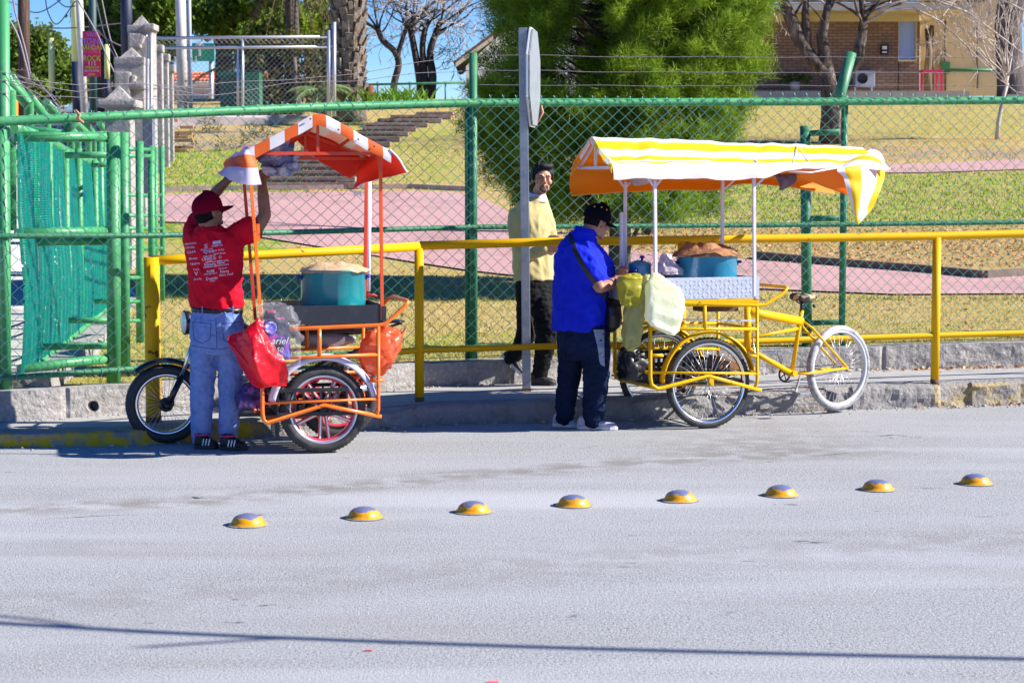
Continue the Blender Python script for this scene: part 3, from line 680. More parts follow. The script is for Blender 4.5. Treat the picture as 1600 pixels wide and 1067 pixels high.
def pot(name, label, fr, c, r, h, mat, handle_mat, cat='cooking pot', lid=False, yaw=0.0, group=None):
    w0 = fr.wor(c); t = empty(name, w0); tag(t, label, cat, group)
    m = MB(); m.lathe([(.001, .004), (r*.96, .004), (r*.985, .012), (r, .03), (r, h-.012), (r*1.03, h-.006), (r*1.03, h), (r*.985, h), (r*.97, .03), (.001, .02)], w0, (0, 0, 1), 48); m.build('pot_body', mat, t)
    for s_ in (-1, 1):
        a = V((math.cos(yaw), math.sin(yaw), 0))*s_; b = V((-math.sin(yaw), math.cos(yaw), 0))
        m = MB(); zz = h*.80; hs_ = min(.05, r*.3)
        m.tube([w0+a*(r-.004)+b*hs_+V((0, 0, zz)), w0+a*(r+.024)+b*hs_*.9+V((0, 0, zz+.004)), w0+a*(r+.03)+V((0, 0, zz+.006)), w0+a*(r+.024)-b*hs_*.9+V((0, 0, zz+.004)), w0+a*(r-.004)-b*hs_+V((0, 0, zz))], .009, 8)
        m.box(w0+a*(r+.002)+V((0, 0, zz-.005)), (.012, .05, .03), Matrix.Rotation(yaw, 3, 'Z'))
        m.build('handle', handle_mat, t)
    if lid:
        m = MB(); m.lathe([(r*1.04, h), (r*1.04, h+.008), (r*.9, h+.018), (r*.4, h+.034), (.001, h+.04)], w0, (0, 0, 1), 40); l_ = m.build('lid', mat, t)
        m = MB(); m.lathe([(.001, h+.036), (.010, h+.038), (.010, h+.052), (.020, h+.056), (.018, h+.070), (.001, h+.074)], w0+V((.02, 0, 0)), (0, 0, 1), 16); m.build('knob', handle_mat, l_)
    return t
M['cloth_o'] = mk('orange_canvas', (.86, .16, .02), .6, layers=[((.75, .12, .015), 12, .5, .8, 4)], transl=.35, bump=(60, .2, .003))
M['cloth_w'] = mk('white_canvas', (.80, .79, .82), .6, layers=[((.70, .68, .70), 6, .5, .8, 5)], transl=.22, bump=(50, .2, .003))
M['cloth_r'] = mk('red_lining', (.86, .035, .012), .6, transl=.42, bump=(60, .2, .003))
M['cloth_c'] = mk('cream_lining', (.80, .72, .58), .7, transl=.25)
M['cloth_y'] = mk('yellow_canvas', (.93, .66, .004), .55, layers=[((.86, .60, .004), 10, .5, .8, 5)], transl=.32, bump=(60, .2, .003))
M['cloth_oy'] = mk('sunlit_underside', (.95, .33, .006), .6, transl=.45, bump=(60, .2, .003))  # canopy underside: orange glow of sun through the cloth put into its colour
# ---------------------------------------------------------------- yellow cargo tricycle
FY = Frame(G(1106, 669, 0), 20); on = FY.on
ty = empty('cargo_tricycle', FY.o, FY.yaw, True); tag(ty, 'yellow pedal cargo tricycle with silver tray and yellow striped canopy, parked at the kerb', 'tricycle')
TW = .60; TWW = .87; Y_ = M['yellow']
wc = on(1106, 597, 0)
ax0 = V((0, 1, 0))
M['spoke'] = mk('spoke_steel', (.75, .75, .78), .3, .8)
M['whitewheel'] = mk('whitewall', (.60, .60, .63), .55, layers=[((.5, .5, .5), 10, .5, .8, 5)])
make_wheel(ty, (wc.x, 0, .335), ax0, .335, .024, .046, M['spoke'], M['chrome'], 36)
make_wheel(ty, (wc.x, TWW, .335), ax0, .335, .024, .046, M['spoke'], M['chrome'], 36)
for v_ in (0, TWW):
    m = MB(); arc_band(m, (wc.x, v_, .335), ax0, .378, R(2), R(168), .036); m.build('mudguard', Y_, ty)
def yt(name, tabs, r, mat=None, n=10, parent=None):
    m = MB()
    for tb in tabs: m.tube([on(*q) if len(q) == 3 and not isinstance(q, V) else q for q in tb], r, n)
    return m.build(name, mat or Y_, parent or ty)
N_, F_ = -.055, TW
m = MB()
def tb(pts, r): m.tube([p if isinstance(p, V) else on(*p) for p in pts], r, 10)
def sh(p, v): return V((p.x, v, p.z))     # same place on the far side
for v_ in (N_, F_):
    A = lambda px, py: sh(on(px, py, N_), v_)
    tb([A(1016, 474), A(1016, 590), A(1018, 601), A(1027, 607.5), A(1036, 606), A(1107, 587.5), A(1189, 610)], .0145)
    tb([A(1020, 582), A(1186, 583.5)], .009)
    tb([A(1183, 476), A(1183, 597), A(1179, 605)], .012)
    tb([A(1016, 514), A(1183, 514)], .012); tb([A(1101, 477), A(1101, 514)], .014)
    if v_ == F_: tb([A(1018, 555), A(1183, 556)], .011); tb([A(1110, 556), A(1110, 585)], .012); tb([A(1030, 606), A(1181, 608)], .010)
    else: tb([A(1018, 555), A(1036, 555.5)], .011); tb([A(1168, 556), A(1183, 556)], .011)
for px, py in ((1016, 476), (1018, 583), (1027, 607), (1183, 477), (1181, 606), (1183, 514), (1183, 583)):
    a = on(px, py, N_); tb([a, sh(a, F_)], .0115)
for q in (.2, .4, .6): a = on(1027, 607, N_); b = on(1181, 606, N_); tb([sh(a, q), sh(b, q)], .009)
m.build('frame', Y_, ty)
m = MB(); tb([on(1000, 475, N_), on(1185, 477, N_), on(1197, 476, N_), on(1226, 456, N_), on(1230, 450, N_), sh(on(1230, 449, N_), N_+.03), sh(on(1230, 449, N_), F_-.03), sh(on(1230, 450, N_), F_), sh(on(1226, 456, N_), F_), sh(on(1197, 476, N_), F_), sh(on(1000, 475, N_), F_)], .0135); m.build('push_handle', Y_, ty)
# axle, seen with hub blocks
m = MB(); m.tube([(wc.x, -.07, .335), (wc.x, TWW+.07, .335)], .011, 10); m.box((wc.x, -.055, .35), (.035, .02, .06)); m.box((wc.x, TWW-.06, .35), (.035, .02, .06)); m.build('axle', Y_, ty)
# tray
M['silver'] = mk('diamond_plate', (.55, .56, .62), .38, .55, layers=[((.68, .68, .72), 90, .52, .6, 2)], bump=(60, .5, .004))
a = on(976, 432, N_); b = on(1185, 432, N_); zt_, zb_ = on(1110, 434, N_).z, on(1110, 467, N_).z
m = MB(); L_ = b.x-a.x
m.box(((a.x+b.x)/2, N_-.004, (zt_+zb_)/2), (L_, .004, zt_-zb_)); m.box(((a.x+b.x)/2, F_+.004, (zt_+zb_)/2), (L_, .004, zt_-zb_))
m.box((a.x, TW/2, (zt_+zb_)/2), (.004, F_-N_, zt_-zb_)); m.box((b.x, TW/2, (zt_+zb_)/2), (.004, F_-N_, zt_-zb_)); m.box(((a.x+b.x)/2, TW/2, zb_+.03), (L_-.01, F_-N_-.01, .004))
m.box((b.x-.012, N_-.009, (zt_+zb_)/2-.003), (.03, .004, zt_-zb_+.006)); m.box(((a.x+b.x)/2, N_+.004, zt_+.001), (L_, .014, .004))
for i in range(30):
    for j in range(5):
        m.box((a.x+.03+i*(L_-.06)/29, N_-.0075, zb_+.018+j*.028), (.020, .003, .004), Matrix.Rotation(R(45 if (i+j) % 2 else -45), 3, 'Y'))
m.build('tray', M['silver'], ty)
TRAYZ = zb_+.032
m = MB(); m.box(((a.x+b.x)/2, N_+.005, zb_-.022), (L_, .02, .036), bev=.004); m.box(((a.x+b.x)/2, F_-.005, zb_-.022), (L_, .02, .036), bev=.004); m.build('tray_ledge', Y_, ty)
m = MB(); m.bar(on(1062, 499, .1), on(1180, 501, .1), .02, .012); m.build('shelf_strip', M['silver'], ty)
m = MB(); m.box(on(1118, 482, .25), (.28, .2, .035)); m.build('burner_box', M['rust'], ty)
# floor boards
p0, p1 = on(1027, 606, N_), on(1181, 606, N_); m = MB()
for i in range(6): m.box(((p0.x+p1.x)/2, .04+i*.14, p0.z+.018), (p1.x-p0.x, .12, .012))
m.build('floor_board', mk('dark_board', (.04, .035, .03), .8), ty)
# canopy poles + gable frames
WP = mk('pole_white', (.66, .62, .70), .5, layers=[((.5, .42, .42), 8, .55, .75, 5)])
for tbx in (((1023, 282, N_), (1025, 434, N_)), ((1178, 274, N_), (1179, 440, N_)), ((977, 284, TW), (977, 430, TW)), ((1129, 280, TW), (1128, 434, TW)), ((971, 332, TW-.1), (971, 430, TW-.1))):
    p, q = on(*tbx[0]), on(*tbx[1]); q.z = TRAYZ-.02; p_ = V((q.x, q.y, p.z)); m = MB(); m.bar(p, q, .022, .022, up=(0, 1, 0), bev=.003)
    s_ = -1 if tbx[1][0] < 1100 and tbx[1][2] > 0 else 1
    for ss in ((-1, 1) if tbx[1][0] < 1100 else (1,)):
        if tbx[1][0] == 971: continue
        m.bar(p+V((0, 0, -.09 if ss > 0 and tbx[1][0] > 1100 else -.05)), p+V((ss*(.13 if tbx[1][0] > 1100 else .06), 0, .02)), .014, .014, up=(0, 1, 0))
    m.build('pole', WP, ty)
eaveN = lambda px: on(px, lerp([958, 1100, 1240, 1385], [260, 264, 266, 266], px), N_-.02)
cA, cB = eaveN(958), eaveN(1388); zE = cA.z; zR = on(922, 216, TW/2).z
m = MB()
for u_ in (cA.x+.02, on(1129, 280, TW).x, cB.x-.03):
    zq = zR-.025-.06*(u_-cA.x)/(cB.x-cA.x); m.bar((u_, N_-.01, zE-.006), (u_, F_+.01, zE-.006), .018, .018); m.bar((u_, N_-.01, zE-.006), (u_, TW/2, zq), .014, .014); m.bar((u_, F_+.01, zE-.006), (u_, TW/2, zq), .014, .014); m.bar((u_, TW/2, zE), (u_, TW/2, zq), .018, .018, up=(0, 1, 0))
for v_, z_, z2_ in ((N_-.01, zE-.006, zE-.006), (F_+.01, zE-.006, zE-.006), (TW/2, zR-.025, zR-.085)): m.bar((cA.x, v_, z_), (cB.x+.02, v_, z2_), .018, .018)
m.build('canopy_frame', WP, ty)
# canopy cloth : rows from far flap, over ridge, to near valance
us = [cA.x-.01, cA.x+.35, cA.x+.75, cA.x+1.15, cA.x+1.5, cB.x-.02]
def row(v, zs, du=0): return [V((u_+du, v, z)) for u_, z in zip(us, zs)]
D = lambda d: [d]*6
zr = [zR, zR-.006, zR-.01, zR-.03, zR-.03, zR-.05]
rows = [row(F_+.10, [zE-.21, zE-.19, zE-.17, zE-.17, zE-.12, zE-.20]), row(F_+.14, [zE-.12, zE-.10, zE-.09, zE-.09, zE-.07, zE-.12]), row(F_+.09, [zE]*6), row(TW*.5+.24, [(zR+zE)/2]*6), row(TW/2+.02, zr), row(TW/2-.05, [z-.012 for z in zr])]
for t_, sg_ in ((.25, .006), (.5, -.004), (.75, -.014), (1, .006)):
    rows.append([V((u_, TW/2-(TW/2+.075)*t_, (z*(1-t_)+(zE+.01)*t_)+sg_*(1+.6*math.sin(u_*5)))) for u_, z in zip(us, zr)])
NEARROW = len(rows)
rows += [row(N_-.05, [zE-.035]*4+[zE-.0, zE-.01]), row(N_-.055, [zE-.088, zE-.085, zE-.09, zE-.082, zE-.012, zE-.02])]
g_ = cloth(rows, 12, 6, .006, 7, 3)
for r_ in g_:
    for p in r_:
        if p.y < TW/2: p.z += .010*noise.noise(V((p.x*9-p.y*5, p.y*4, 2)))
nr_ = len(g_)
def ystripe(i, j):
    t_ = i/(nr_-1)*(len(rows)-1)
    if t_ < 2.6: return 1 if int(t_*3) % 2 else 0
    if t_ < 4.0: return int((t_-2.6)*4) % 2
    s_ = t_-4.0
    bands = [(1.30, 0), (2.55, 1), (3.40, 0), (3.95, 1), (4.30, 0), (4.55, 1), (99, 0)]
    for lim, k in bands:
        if s_ < lim: return k
m = MB(); sheet(m, g_, -.004, ystripe, mi_in=2); cv = m.build('canopy', [M['cloth_w'], M['cloth_y'], M['cloth_oy']], ty)
# left gable binding (short striped strip along the slope)
m = MB(); ga = []
pa, pb = V((cA.x-.012, TW/2, zR+.004)), V((cA.x-.012, N_-.05, zE-.0))
for i in range(19):
    p = pa.lerp(pb, i/18); dr_ = .05+.014*noise.noise(V((i*.5, 0, 0)))
    ga.append([p, p+V((-.012, .0, -dr_*.5)), p+V((.012*math.sin(i), .0, -dr_))])
m.grid(ga, mf=lambda i, j: (i//3) % 2); m.build('gable_trim', [M['cloth_w'], M['cloth_y']], cv)
m = MB(); ga = []
pa, pb = V((cA.x-.012, TW/2, zR+.004)), V((cA.x-.02, F_+.04, zE-.02))
for i in range(13):
    p = pa.lerp(pb, i/12); ga.append([p, p+V((-.02, .01, -.02)), p+V((-.01, .0, -.045))])
m.grid(ga, mf=lambda i, j: 0 if i < 6 else 2); m.build('gable_trim', [M['cloth_w'], M['cloth_y'], M['cloth_oy']], cv)
# right end flap: blown down corner
e0, e1 = on(1304, 266, N_-.06), on(1384, 262, N_-.0)
ctrl = [[on(1361, 233, TW/2), on(1372, 236, .28), on(1380, 246, .15), on(1385, 262, .06)],
        [on(1310, 262, N_-.04), on(1334, 256, N_-.05), on(1360, 255, N_-.02), on(1384, 263, .02)],
        [on(1318, 278, N_-.07), on(1336, 285, N_-.08), on(1358, 285, N_-.06), on(1381, 282, -.02)],
        [on(1325, 305, N_-.07), on(1338, 308, N_-.09), on(1352, 308, N_-.07), on(1374, 302, N_-.03)],
        [on(1335, 338, N_-.05), on(1339, 340, N_-.06), on(1346, 335, N_-.05), on(1366, 320, N_-.03)],
        [on(1341, 351, N_-.05), on(1342, 350, N_-.05), on(1350, 341, N_-.05), on(1364, 325, N_-.03)]]
g2 = cloth(ctrl, 12, 8, .004, 9, 5); m = MB()
sheet(m, g2, -.004, lambda i, j: [0, 1, 1, 0, 0, 1][min(5, j*6//36)] if i > 8 else ((i//3) % 2), mi_in=2); m.build('corner_flap', [M['cloth_w'], M['cloth_y'], M['cloth_oy']], cv)
# lifted hem near right with its underside coloured orange as if sun came through
ctrl = [[on(1236, 268, N_-.03), on(1262, 264, N_+.05), on(1300, 262, N_+.05), on(1345, 262, N_)], [on(1245, 271, N_+.1), on(1275, 279, N_+.25), on(1310, 284, N_+.25), on(1348, 290, N_+.1)], [on(1252, 276, N_+.3), on(1280, 289, N_+.4), on(1320, 303, N_+.4), on(1348, 316, N_+.2)]]
m = MB(); sheet(m, cloth(ctrl, 8, 6, .006, 9), .004, mi=0, mi_in=0); m.build('hem', [M['cloth_oy']], cv)
m = MB(); m.tube([on(1248, 226, .22), on(1240, 250, .05), on(1239, 262, N_-.03)], .003, 5); m.tube([on(1248, 226, .22), on(1262, 250, .05), on(1267, 270, N_-.03)], .003, 5); m.tube([on(1232, 268, N_-.05), on(1267, 270, N_-.05), on(1310, 262, N_-.05)], .006, 5); m.build('tie_cord', M['white'], cv)
# rear half: swivelled
pv = on_plane(1168, 500, V((1.77, 14.99, 0)), 0)
rw = G(1311, 645, 0); pvw = V((1.772, 14.99, 0)); yr = math.atan2(rw.y-pvw.y, rw.x-pvw.x); nR = V((-math.sin(yr), math.cos(yr), 0))
def rr_(px, py, off=0.0): return FY.loc(on_plane(px, py, pvw, yr)+nR*off)
axR = FY.loc(FY.o+nR)
make_wheel(ty, rr_(1310, 575), axR, .335, .024, .046, M['spoke'], M['whitewheel'], 32, knob=.002, tyre_mat=mk('white_tyre', (.30, .30, .31), .8, layers=[((.14, .14, .15), 26, .46, .66, 5), ((.5, .5, .52), 3, .5, .62, 3)]))
m = MB()
def tr2(pts, r): m.tube([rr_(*p) for p in pts], r, 12)
tr2([(1168, 478), (1168, 545)], .026); tr2([(1170, 487), (1190, 491), (1252, 502)], .034); tr2([(1168, 545), (1237, 583)], .021)
tr2([(1253, 485), (1249, 508), (1237, 583)], .017); tr2([(1172, 528), (1249, 513)], .012)
for o_ in (-.05, .05): tr2([(1253, 502, o_*.3), (1262, 512, o_), (1316, 573, o_)], .0095); tr2([(1239, 583, o_*.4), (1255, 583, o_), (1318, 574, o_)], .0095)
tr2([(1262, 520, -.05), (1262, 520, .05)], .008); tr2([(1316, 574, -.06), (1316, 574, .06)], .012); tr2([(1237, 583, -.04), (1237, 583, .04)], .024)
m.build('rear_frame', Y_, ty)
m = MB(); tr2([(1252, 490), (1253, 470)], .014); m.build('seat_post', M['blackm'], ty)
m = MB(); rr2 = []
sd = (rr_(1285, 463)-rr_(1240, 460)).normalized(); sn = V((-sd.y, sd.x, 0)).normalized()
for t_, wd, hh, dz_ in ((0, .02, .016, -.004), (.06, .05, .028, 0), (.2, .088, .032, .004), (.4, .085, .030, .002), (.6, .05, .026, .004), (.8, .032, .022, .008), (.95, .026, .018, .01), (1, .01, .010, .006)):
    c_ = rr_(1238, 464)+sd*(t_*.25)+V((0, 0, dz_)); rr2.append([c_+sn*wd*math.cos(a)+V((0, 0, 1))*hh*math.sin(a) for a in [2*math.pi*k/16 for k in range(16)]])
m.loft(rr2); sd_ = m.build('saddle', mk('saddle_tan', (.42, .31, .18), .5, layers=[((.015, .015, .02), 9, .47, .50, 2)]), ty)
m = MB(); m.tube([rr_(1246, 470, -.02), rr_(1252, 476), rr_(1268, 471, -.02)], .005, 6); m.tube([rr_(1246, 470, .02), rr_(1252, 476), rr_(1268, 471, .02)], .005, 6); m.ball(rr_(1272, 478), .014, 8); m.build('saddle_spring', M['blackm'], sd_)
m = MB(); cr = rr_(1230, 585, .03); m.lathe([(.045, -.002), (.062, -.003), (.062, .003), (.045, .002), (.045, -.002)], cr, axR, 30)
for k in range(5): a = 2*math.pi*k/5; m.bar(cr, cr+(sd*math.cos(a)+V((0, 0, math.sin(a))))*.05, .008, .004, up=axR)
m.build('chainring', M['blackm'], ty)
m = MB(); m.tube([rr_(1230, 575, .03), rr_(1312, 570, .03)], .0035, 4); m.tube([rr_(1230, 598, .03), rr_(1312, 581, .03)], .0035, 4); m.build('chain', M['blackm'], ty)
for a, b, o_ in (((1241, 584), (1233, 611), -.07), ((1236, 581), (1226, 551), .08)):
    m = MB(); m.bar(rr_(*a, o_), rr_(*b, o_), .018, .01); cr_ = m.build('crank', M['steel'], ty)
    m = MB(); m.box(rr_(b[0]+3, b[1]+1, o_*1.9), (.09, .07, .022), bev=.005); m.build('pedal', M['steel'], cr_)
m = MB(); m.tube([on(1176, 508, F_-.2), on(1176, 530, N_+.05), on(1181, 560, N_+.02), on(1184, 571, N_)], [.007, .006, .006, .012], 8); m.build('brake_lever', M['chrome'], ty)
# ---------------------------------------------------------------- things on the yellow cart
M['enamel'] = mk('blue_enamel', (.03, .26, .42), .28, coat=.5, layers=[((.02, .2, .34), 5, .5, .8, 4)])
M['handle_b'] = mk('blue_handle', (.01, .03, .3), .4)
M['kraft'] = mk('brown_paper', (.30, .14, .06), .9, layers=[((.16, .07, .03), 9, .45, .6, 6), ((.42, .26, .13), 14, .55, .7, 5)], bump=(30, .8, .01))
M['kraft2'] = mk('pale_paper', (.50, .35, .20), .9, layers=[((.45, .32, .19), 9, .45, .7, 6)], bump=(30, .8, .01))
pc = on(1104, 434, .30); rp = (on(1147, 430, .30).x-on(1061, 430, .30).x)/2; hp_ = on(1104, 399, .30).z-TRAYZ
pot('cooking_pot', 'large blue enamel pot standing on the silver tray of the yellow tricycle', FY, (pc.x, .30, TRAYZ+.002), rp, hp_, M['enamel'], M['handle_b'], yaw=R(8))
m = MB(); paper_dome(m, FY.wor((pc.x-.005, .30, TRAYZ+hp_-.002)), rp*1.14, .075, FY, 3, droop=.0, amp=.038); tag(m.build('paper_cover', M['kraft']), 'crumpled brown paper sack covering the large blue pot', 'paper')
pc2 = on(999, 420, .42); r2 = .088; h2 = on(999, 415, .42).z-TRAYZ
pot('cooking_pot', 'small blue enamel pot with a lid at the left end of the silver tray', FY, (pc2.x, .42, TRAYZ+.002), r2, h2, M['enamel'], M['handle_b'], lid=True, yaw=R(60))
m = MB(); p = on(1012, 434, .1); m.box(V((p.x+.06, .1, TRAYZ+.085)), (.3, .22, .006)); m.box(V((p.x+.06, .1, TRAYZ+.04)), (.26, .18, .08)); o = m.build('metal_box', M['silver'], loc=None)
def to_world(o, fr):      # a top-level mesh written in the cart's own frame
    me = o.data; org = o.location.copy()
    for q in me.vertices: q.co = fr.wor(q.co+org)-fr.wor(org)
    o.location = fr.wor(org); return o
to_world(o, FY); tag(o, 'flat silver metal box beside the small blue pot on the tray', 'box')
M['bagw'] = mk('pale_bag', (.80, .84, .56), .35, transl=.45, bump=(25, .6, .01), layers=[((.90, .92, .82), 3, .4, .6, 5)])
M['bagy'] = mk('yellow_bag', (.50, .48, .16), .35, transl=.45, bump=(25, .6, .01), layers=[((.66, .64, .36), 6, .4, .7, 6), ((.3, .3, .2), 3, .58, .75, 4)])
M['bagl'] = mk('lilac_bag', (.66, .58, .64), .4, transl=.4, bump=(25, .6, .01))
H = lambda x_, z_=0: V((x_, 0, z_)); Dp = lambda y_: V((0, y_, 0))
m = MB(); q = lambda px, py, v: FY.wor(on(px, py, v))
bag(m, [(q(1024, 426, N_-.03), FY.u*.010, FY.v*.01), (q(1028, 434, N_-.06), FY.u*.05, FY.v*.02), (q(1036, 446, N_-.06), FY.u*.12+V((0, 0, -.02)), FY.v*.03), (q(1040, 462, N_-.07), FY.u*.148+V((0, 0, -.03)), FY.v*.042), (q(1037, 485, N_-.07), FY.u*.135+V((0, 0, -.04)), FY.v*.046), (q(1034, 505, N_-.07), FY.u*.120+V((0, 0, -.05)), FY.v*.042), (q(1033, 514, N_-.09), FY.u*.095+V((0, 0, -.045)), FY.v*.03), (q(1034, 518, N_-.09), FY.u*.04+V((0, 0, -.02)), FY.v*.01)], amp=.009, p=5)
tag(m.build('plastic_bag', M['bagw']), 'pale green-white plastic bag hanging full at the corner of the yellow tricycle tray', 'bag')
m = MB(); bag(m, [(q(1012, 428, N_-.02), FY.u*.012, FY.v*.01), (q(1005, 440, N_-.03), FY.u*.035, FY.v*.02), (q(994, 460, N_+.02), FY.u*.065, FY.v*.04), (q(990, 490, N_+.02), FY.u*.075, FY.v*.05), (q(988, 520, N_+.02), FY.u*.07, FY.v*.05), (q(986, 540, N_+.02), FY.u*.05, FY.v*.045), (q(986, 549, N_+.02), FY.u*.02, FY.v*.015)], amp=.013, seed=4)
tag(m.build('plastic_bag', M['bagy']), 'long yellowish translucent plastic bag hanging beside the man in blue', 'bag')
m = MB(); bag(m, [(q(986, 427, -.06), FY.u*.03, FY.v*.03), (q(985, 432, -.07), FY.u*.085, FY.v*.06), (q(984, 448, -.08), FY.u*.09, FY.v*.05), (q(985, 466, -.08), FY.u*.085, FY.v*.04), (q(984, 478, -.08), FY.u*.05, FY.v*.02)], amp=.012, seed=8)
tag(m.build('plastic_bag', mk('lime_bag', (.46, .42, .03), .4, transl=.4, bump=(25, .6, .01))), 'lime yellow plastic bag tied at the left end of the tray behind the others', 'bag')
m = MB(); bag(m, [(q(1042, 398, .25), FY.u*.03, FY.v*.02), (q(1040, 406, .25), FY.u*.04, FY.v*.04), (q(1042, 414, .25), FY.u*.065, FY.v*.06), (q(1046, 421, .25), FY.u*.09, FY.v*.08), (q(1046, 428, .25), FY.u*.085, FY.v*.08)], amp=.02, seed=11)
tag(m.build('plastic_bag', M['bagl']), 'crumpled lilac-white plastic bag lying on the tray left of the big blue pot', 'bag')
m = MB(); bag(m, [(q(1000, 289, .5), FY.u*.03, FY.v*.03), (q(1003, 284, .5), FY.u*.08, FY.v*.06), (q(1005, 278, .5), FY.u*.10, FY.v*.07), (q(1006, 272, .5), FY.u*.08, FY.v*.05)][::-1], amp=.012, seed=15)
tag(m.build('plastic_bag', M['bagl']), 'pale plastic bag hung under the left end of the yellow striped canopy', 'bag')
m = MB(); bag(m, [(q(1228, 272, .3), FY.u*.05, FY.v*.04), (q(1230, 280, .3), FY.u*.07, FY.v*.05), (q(1226, 290, .3), FY.u*.05, FY.v*.04), (q(1224, 297, .3), FY.u*.02, FY.v*.02)], amp=.02, seed=17); bag(m, [(q(1200, 272, .3), FY.u*.03, FY.v*.03), (q(1210, 276, .3), FY.u*.06, FY.v*.04), (q(1240, 272, .3), FY.u*.06, FY.v*.04), (q(1310, 276, .35), FY.u*.05, FY.v*.03+V((0, 0, .03))), (q(1345, 292, .3), FY.u*.02, FY.v*.02)], amp=.012, seed=18)
tag(m.build('cloth_bundle', mk('grey_cloth', (.13, .10, .16), .9, layers=[((.2, .18, .26), 5, .4, .6, 4)], bump=(60, .4, .004))), 'grey purple cloth stuffed under the right part of the yellow striped canopy', 'cloth')
# black crates and bag in the box
def crate(fr, c, d, name, label, mat, nx=7, cat='crate'):
    m = MB(); c = V(c); x, y, z = d[0]/2, d[1]/2, d[2]
    m.box(c+V((0, 0, .008)), (d[0], d[1], .012))
    for s_ in (-1, 1):
        for k in (.02, .5, .95): m.box(c+V((0, s_*y, z*k)), (d[0], .012, .025)); m.box(c+V((s_*x, 0, z*k)), (.012, d[1], .025))
        for i in range(nx+1): m.box(c+V((-x+d[0]*i/nx, s_*y, z/2)), (.014, .010, z)); m.box(c+V((s_*x, -y+d[1]*i/nx, z/2)), (.010, .014, z))
    return tag(to_world(m.build(name, mat), fr), label, cat)
fz = p0.z+.026
crate(FY, (p0.x+.17, .25, fz), (.3, .4, .2), 'crate', 'black plastic crate inside the yellow tricycle box, left end', M['black'])
crate(FY, (p0.x+.50, .35, fz), (.3, .5, .13), 'crate', 'low black plastic crate seen through the spokes of the yellow tricycle', M['black'])
m = MB(); bag(m, [(q(990, 545, .15), FY.u*.05, FY.v*.06), (q(988, 556, .15), FY.u*.08, FY.v*.09), (q(990, 572, .15), FY.u*.10, FY.v*.1), (q(992, 590, .15), FY.u*.10, FY.v*.1)], amp=.03, seed=21); tag(m.build('black_bag', M['black']), 'crumpled black plastic bag inside the left end of the yellow tricycle box', 'bag')
m = MB(); m.box(on(1128, 570, .3), (.16, .2, .1), Matrix.Rotation(R(20), 3, 'Y')); tag(to_world(m.build('cardboard_box', M['kraft']), FY), 'brown cardboard box seen through the near wheel of the yellow tricycle', 'box')
m = MB(); p = on(1069, 575, .3); m.lathe([(.001, 0), (.03, .002), (.032, .02), (.032, .14), (.014, .18), (.014, .2), (.001, .2)], (p.x, p.y, fz+.02), (0, 0, 1), 16); tag(to_world(m.build('bottle', mk('blue_bottle', (.03, .16, .42), .2)), FY), 'blue bottle seen through the spokes of the yellow tricycle', 'bottle')
# ---------------------------------------------------------------- orange motorcycle food cart
FO = Frame(G(505, 707, 0), 13); on2 = FO.on; DV = .58
to = empty('motorcycle_cart', FO.o, FO.yaw, True); tag(to, 'black motorcycle with an orange tubular food cart and orange striped canopy on its near side', 'food cart')
O_ = M['orange']; MV = .73
M['alloy'] = mk('red_alloy', (.75, .03, .06), .3, coat=.5)
M['silverrim'] = mk('silver_rim', (.62, .62, .68), .3, .7)
wz = .292
make_wheel(to, (0, 0, wz), (0, 1, 0), wz, .036, .085, M['alloy'], M['silverrim'], knob=.003, alloy=.9, hub_mat=M['blackm'])
m = MB(); arc_band(m, (0, -.01, wz-.0), (0, 1, 0), .362, R(10), R(168), .055, lip=.030, th=.004); m.build('mudguard', mk('mudguard_white', (.60, .58, .70), .35), to)
n2, f2 = -.075, DV
m = MB()
def tb2(pts, r): m.tube([p if isinstance(p, V) else on2(*p) for p in pts], r, 10)
def b2(px, py, v): return sh(on2(px, py, n2), v)
for v_ in (n2, f2):
    B = lambda px, py: b2(px, py, v_)
    tb2([B(409, 516), B(410, 645), B(412, 656), B(418, 661), B(507, 633), B(596, 651)], .0135); tb2([B(414, 630.5), B(591, 623)], .008)
    tb2([B(591, 509), B(591, 640), B(588, 649)], .0125); tb2([B(409, 561), B(590, 554)], .0115)
    tb2([B(499, 512), B(499, 556)], .0145)
    if v_ == f2: tb2([B(409, 601), B(600, 594)], .0115); tb2([B(418, 660), B(588, 650)], .010); tb2([B(498, 596), B(498, 630)], .012)
    else: tb2([B(409, 601), B(433, 600)], .0115); tb2([B(578, 595), B(600, 594)], .0115)
for px, py in ((409, 517), (409, 561), (409, 601), (413, 630), (418, 660), (591, 510), (590, 556), (590, 596), (588, 649)):
    a = on2(px, py, n2); tb2([a, sh(a, f2)], .0105)
for q_ in (.1, .25, .4): a = on2(418, 660, n2); b = on2(588, 649, n2); tb2([sh(a, q_), sh(b, q_)], .009)
a = on2(590, 596, n2); tb2([sh(a, f2), V((a.x-.1, MV, .35))], .014); a = on2(409, 600, n2); tb2([sh(a, f2), V((a.x+.05, MV, .35))], .014)
tb2([V((0, -.04, wz)), V((0, f2, wz))], .012)
m.build('cart_frame', O_, to)
m = MB(); tb2([on2(409, 516, n2), on2(500, 512, n2), on2(590, 508, n2), on2(601, 506, n2), on2(609, 500, n2), on2(633, 478, n2), on2(637, 472, n2), sh(on2(636, 470, n2), n2+.04), sh(on2(636, 470, n2), f2-.1), sh(on2(630, 474, n2), f2-.05), sh(on2(609, 500, n2), f2-.05), sh(on2(590, 508, n2), f2-.05), sh(on2(409, 516, n2), f2-.05)], .0135); m.build('push_handle', O_, to)
BX0, BX1 = on2(428, 490, n2).x, on2(597, 490, n2).x; bz1, bz0 = on2(500, 477.5, n2).z, on2(500, 507, n2).z
m = MB(); L_ = BX1-BX0; cx = (BX0+BX1)/2; th = bz1-bz0
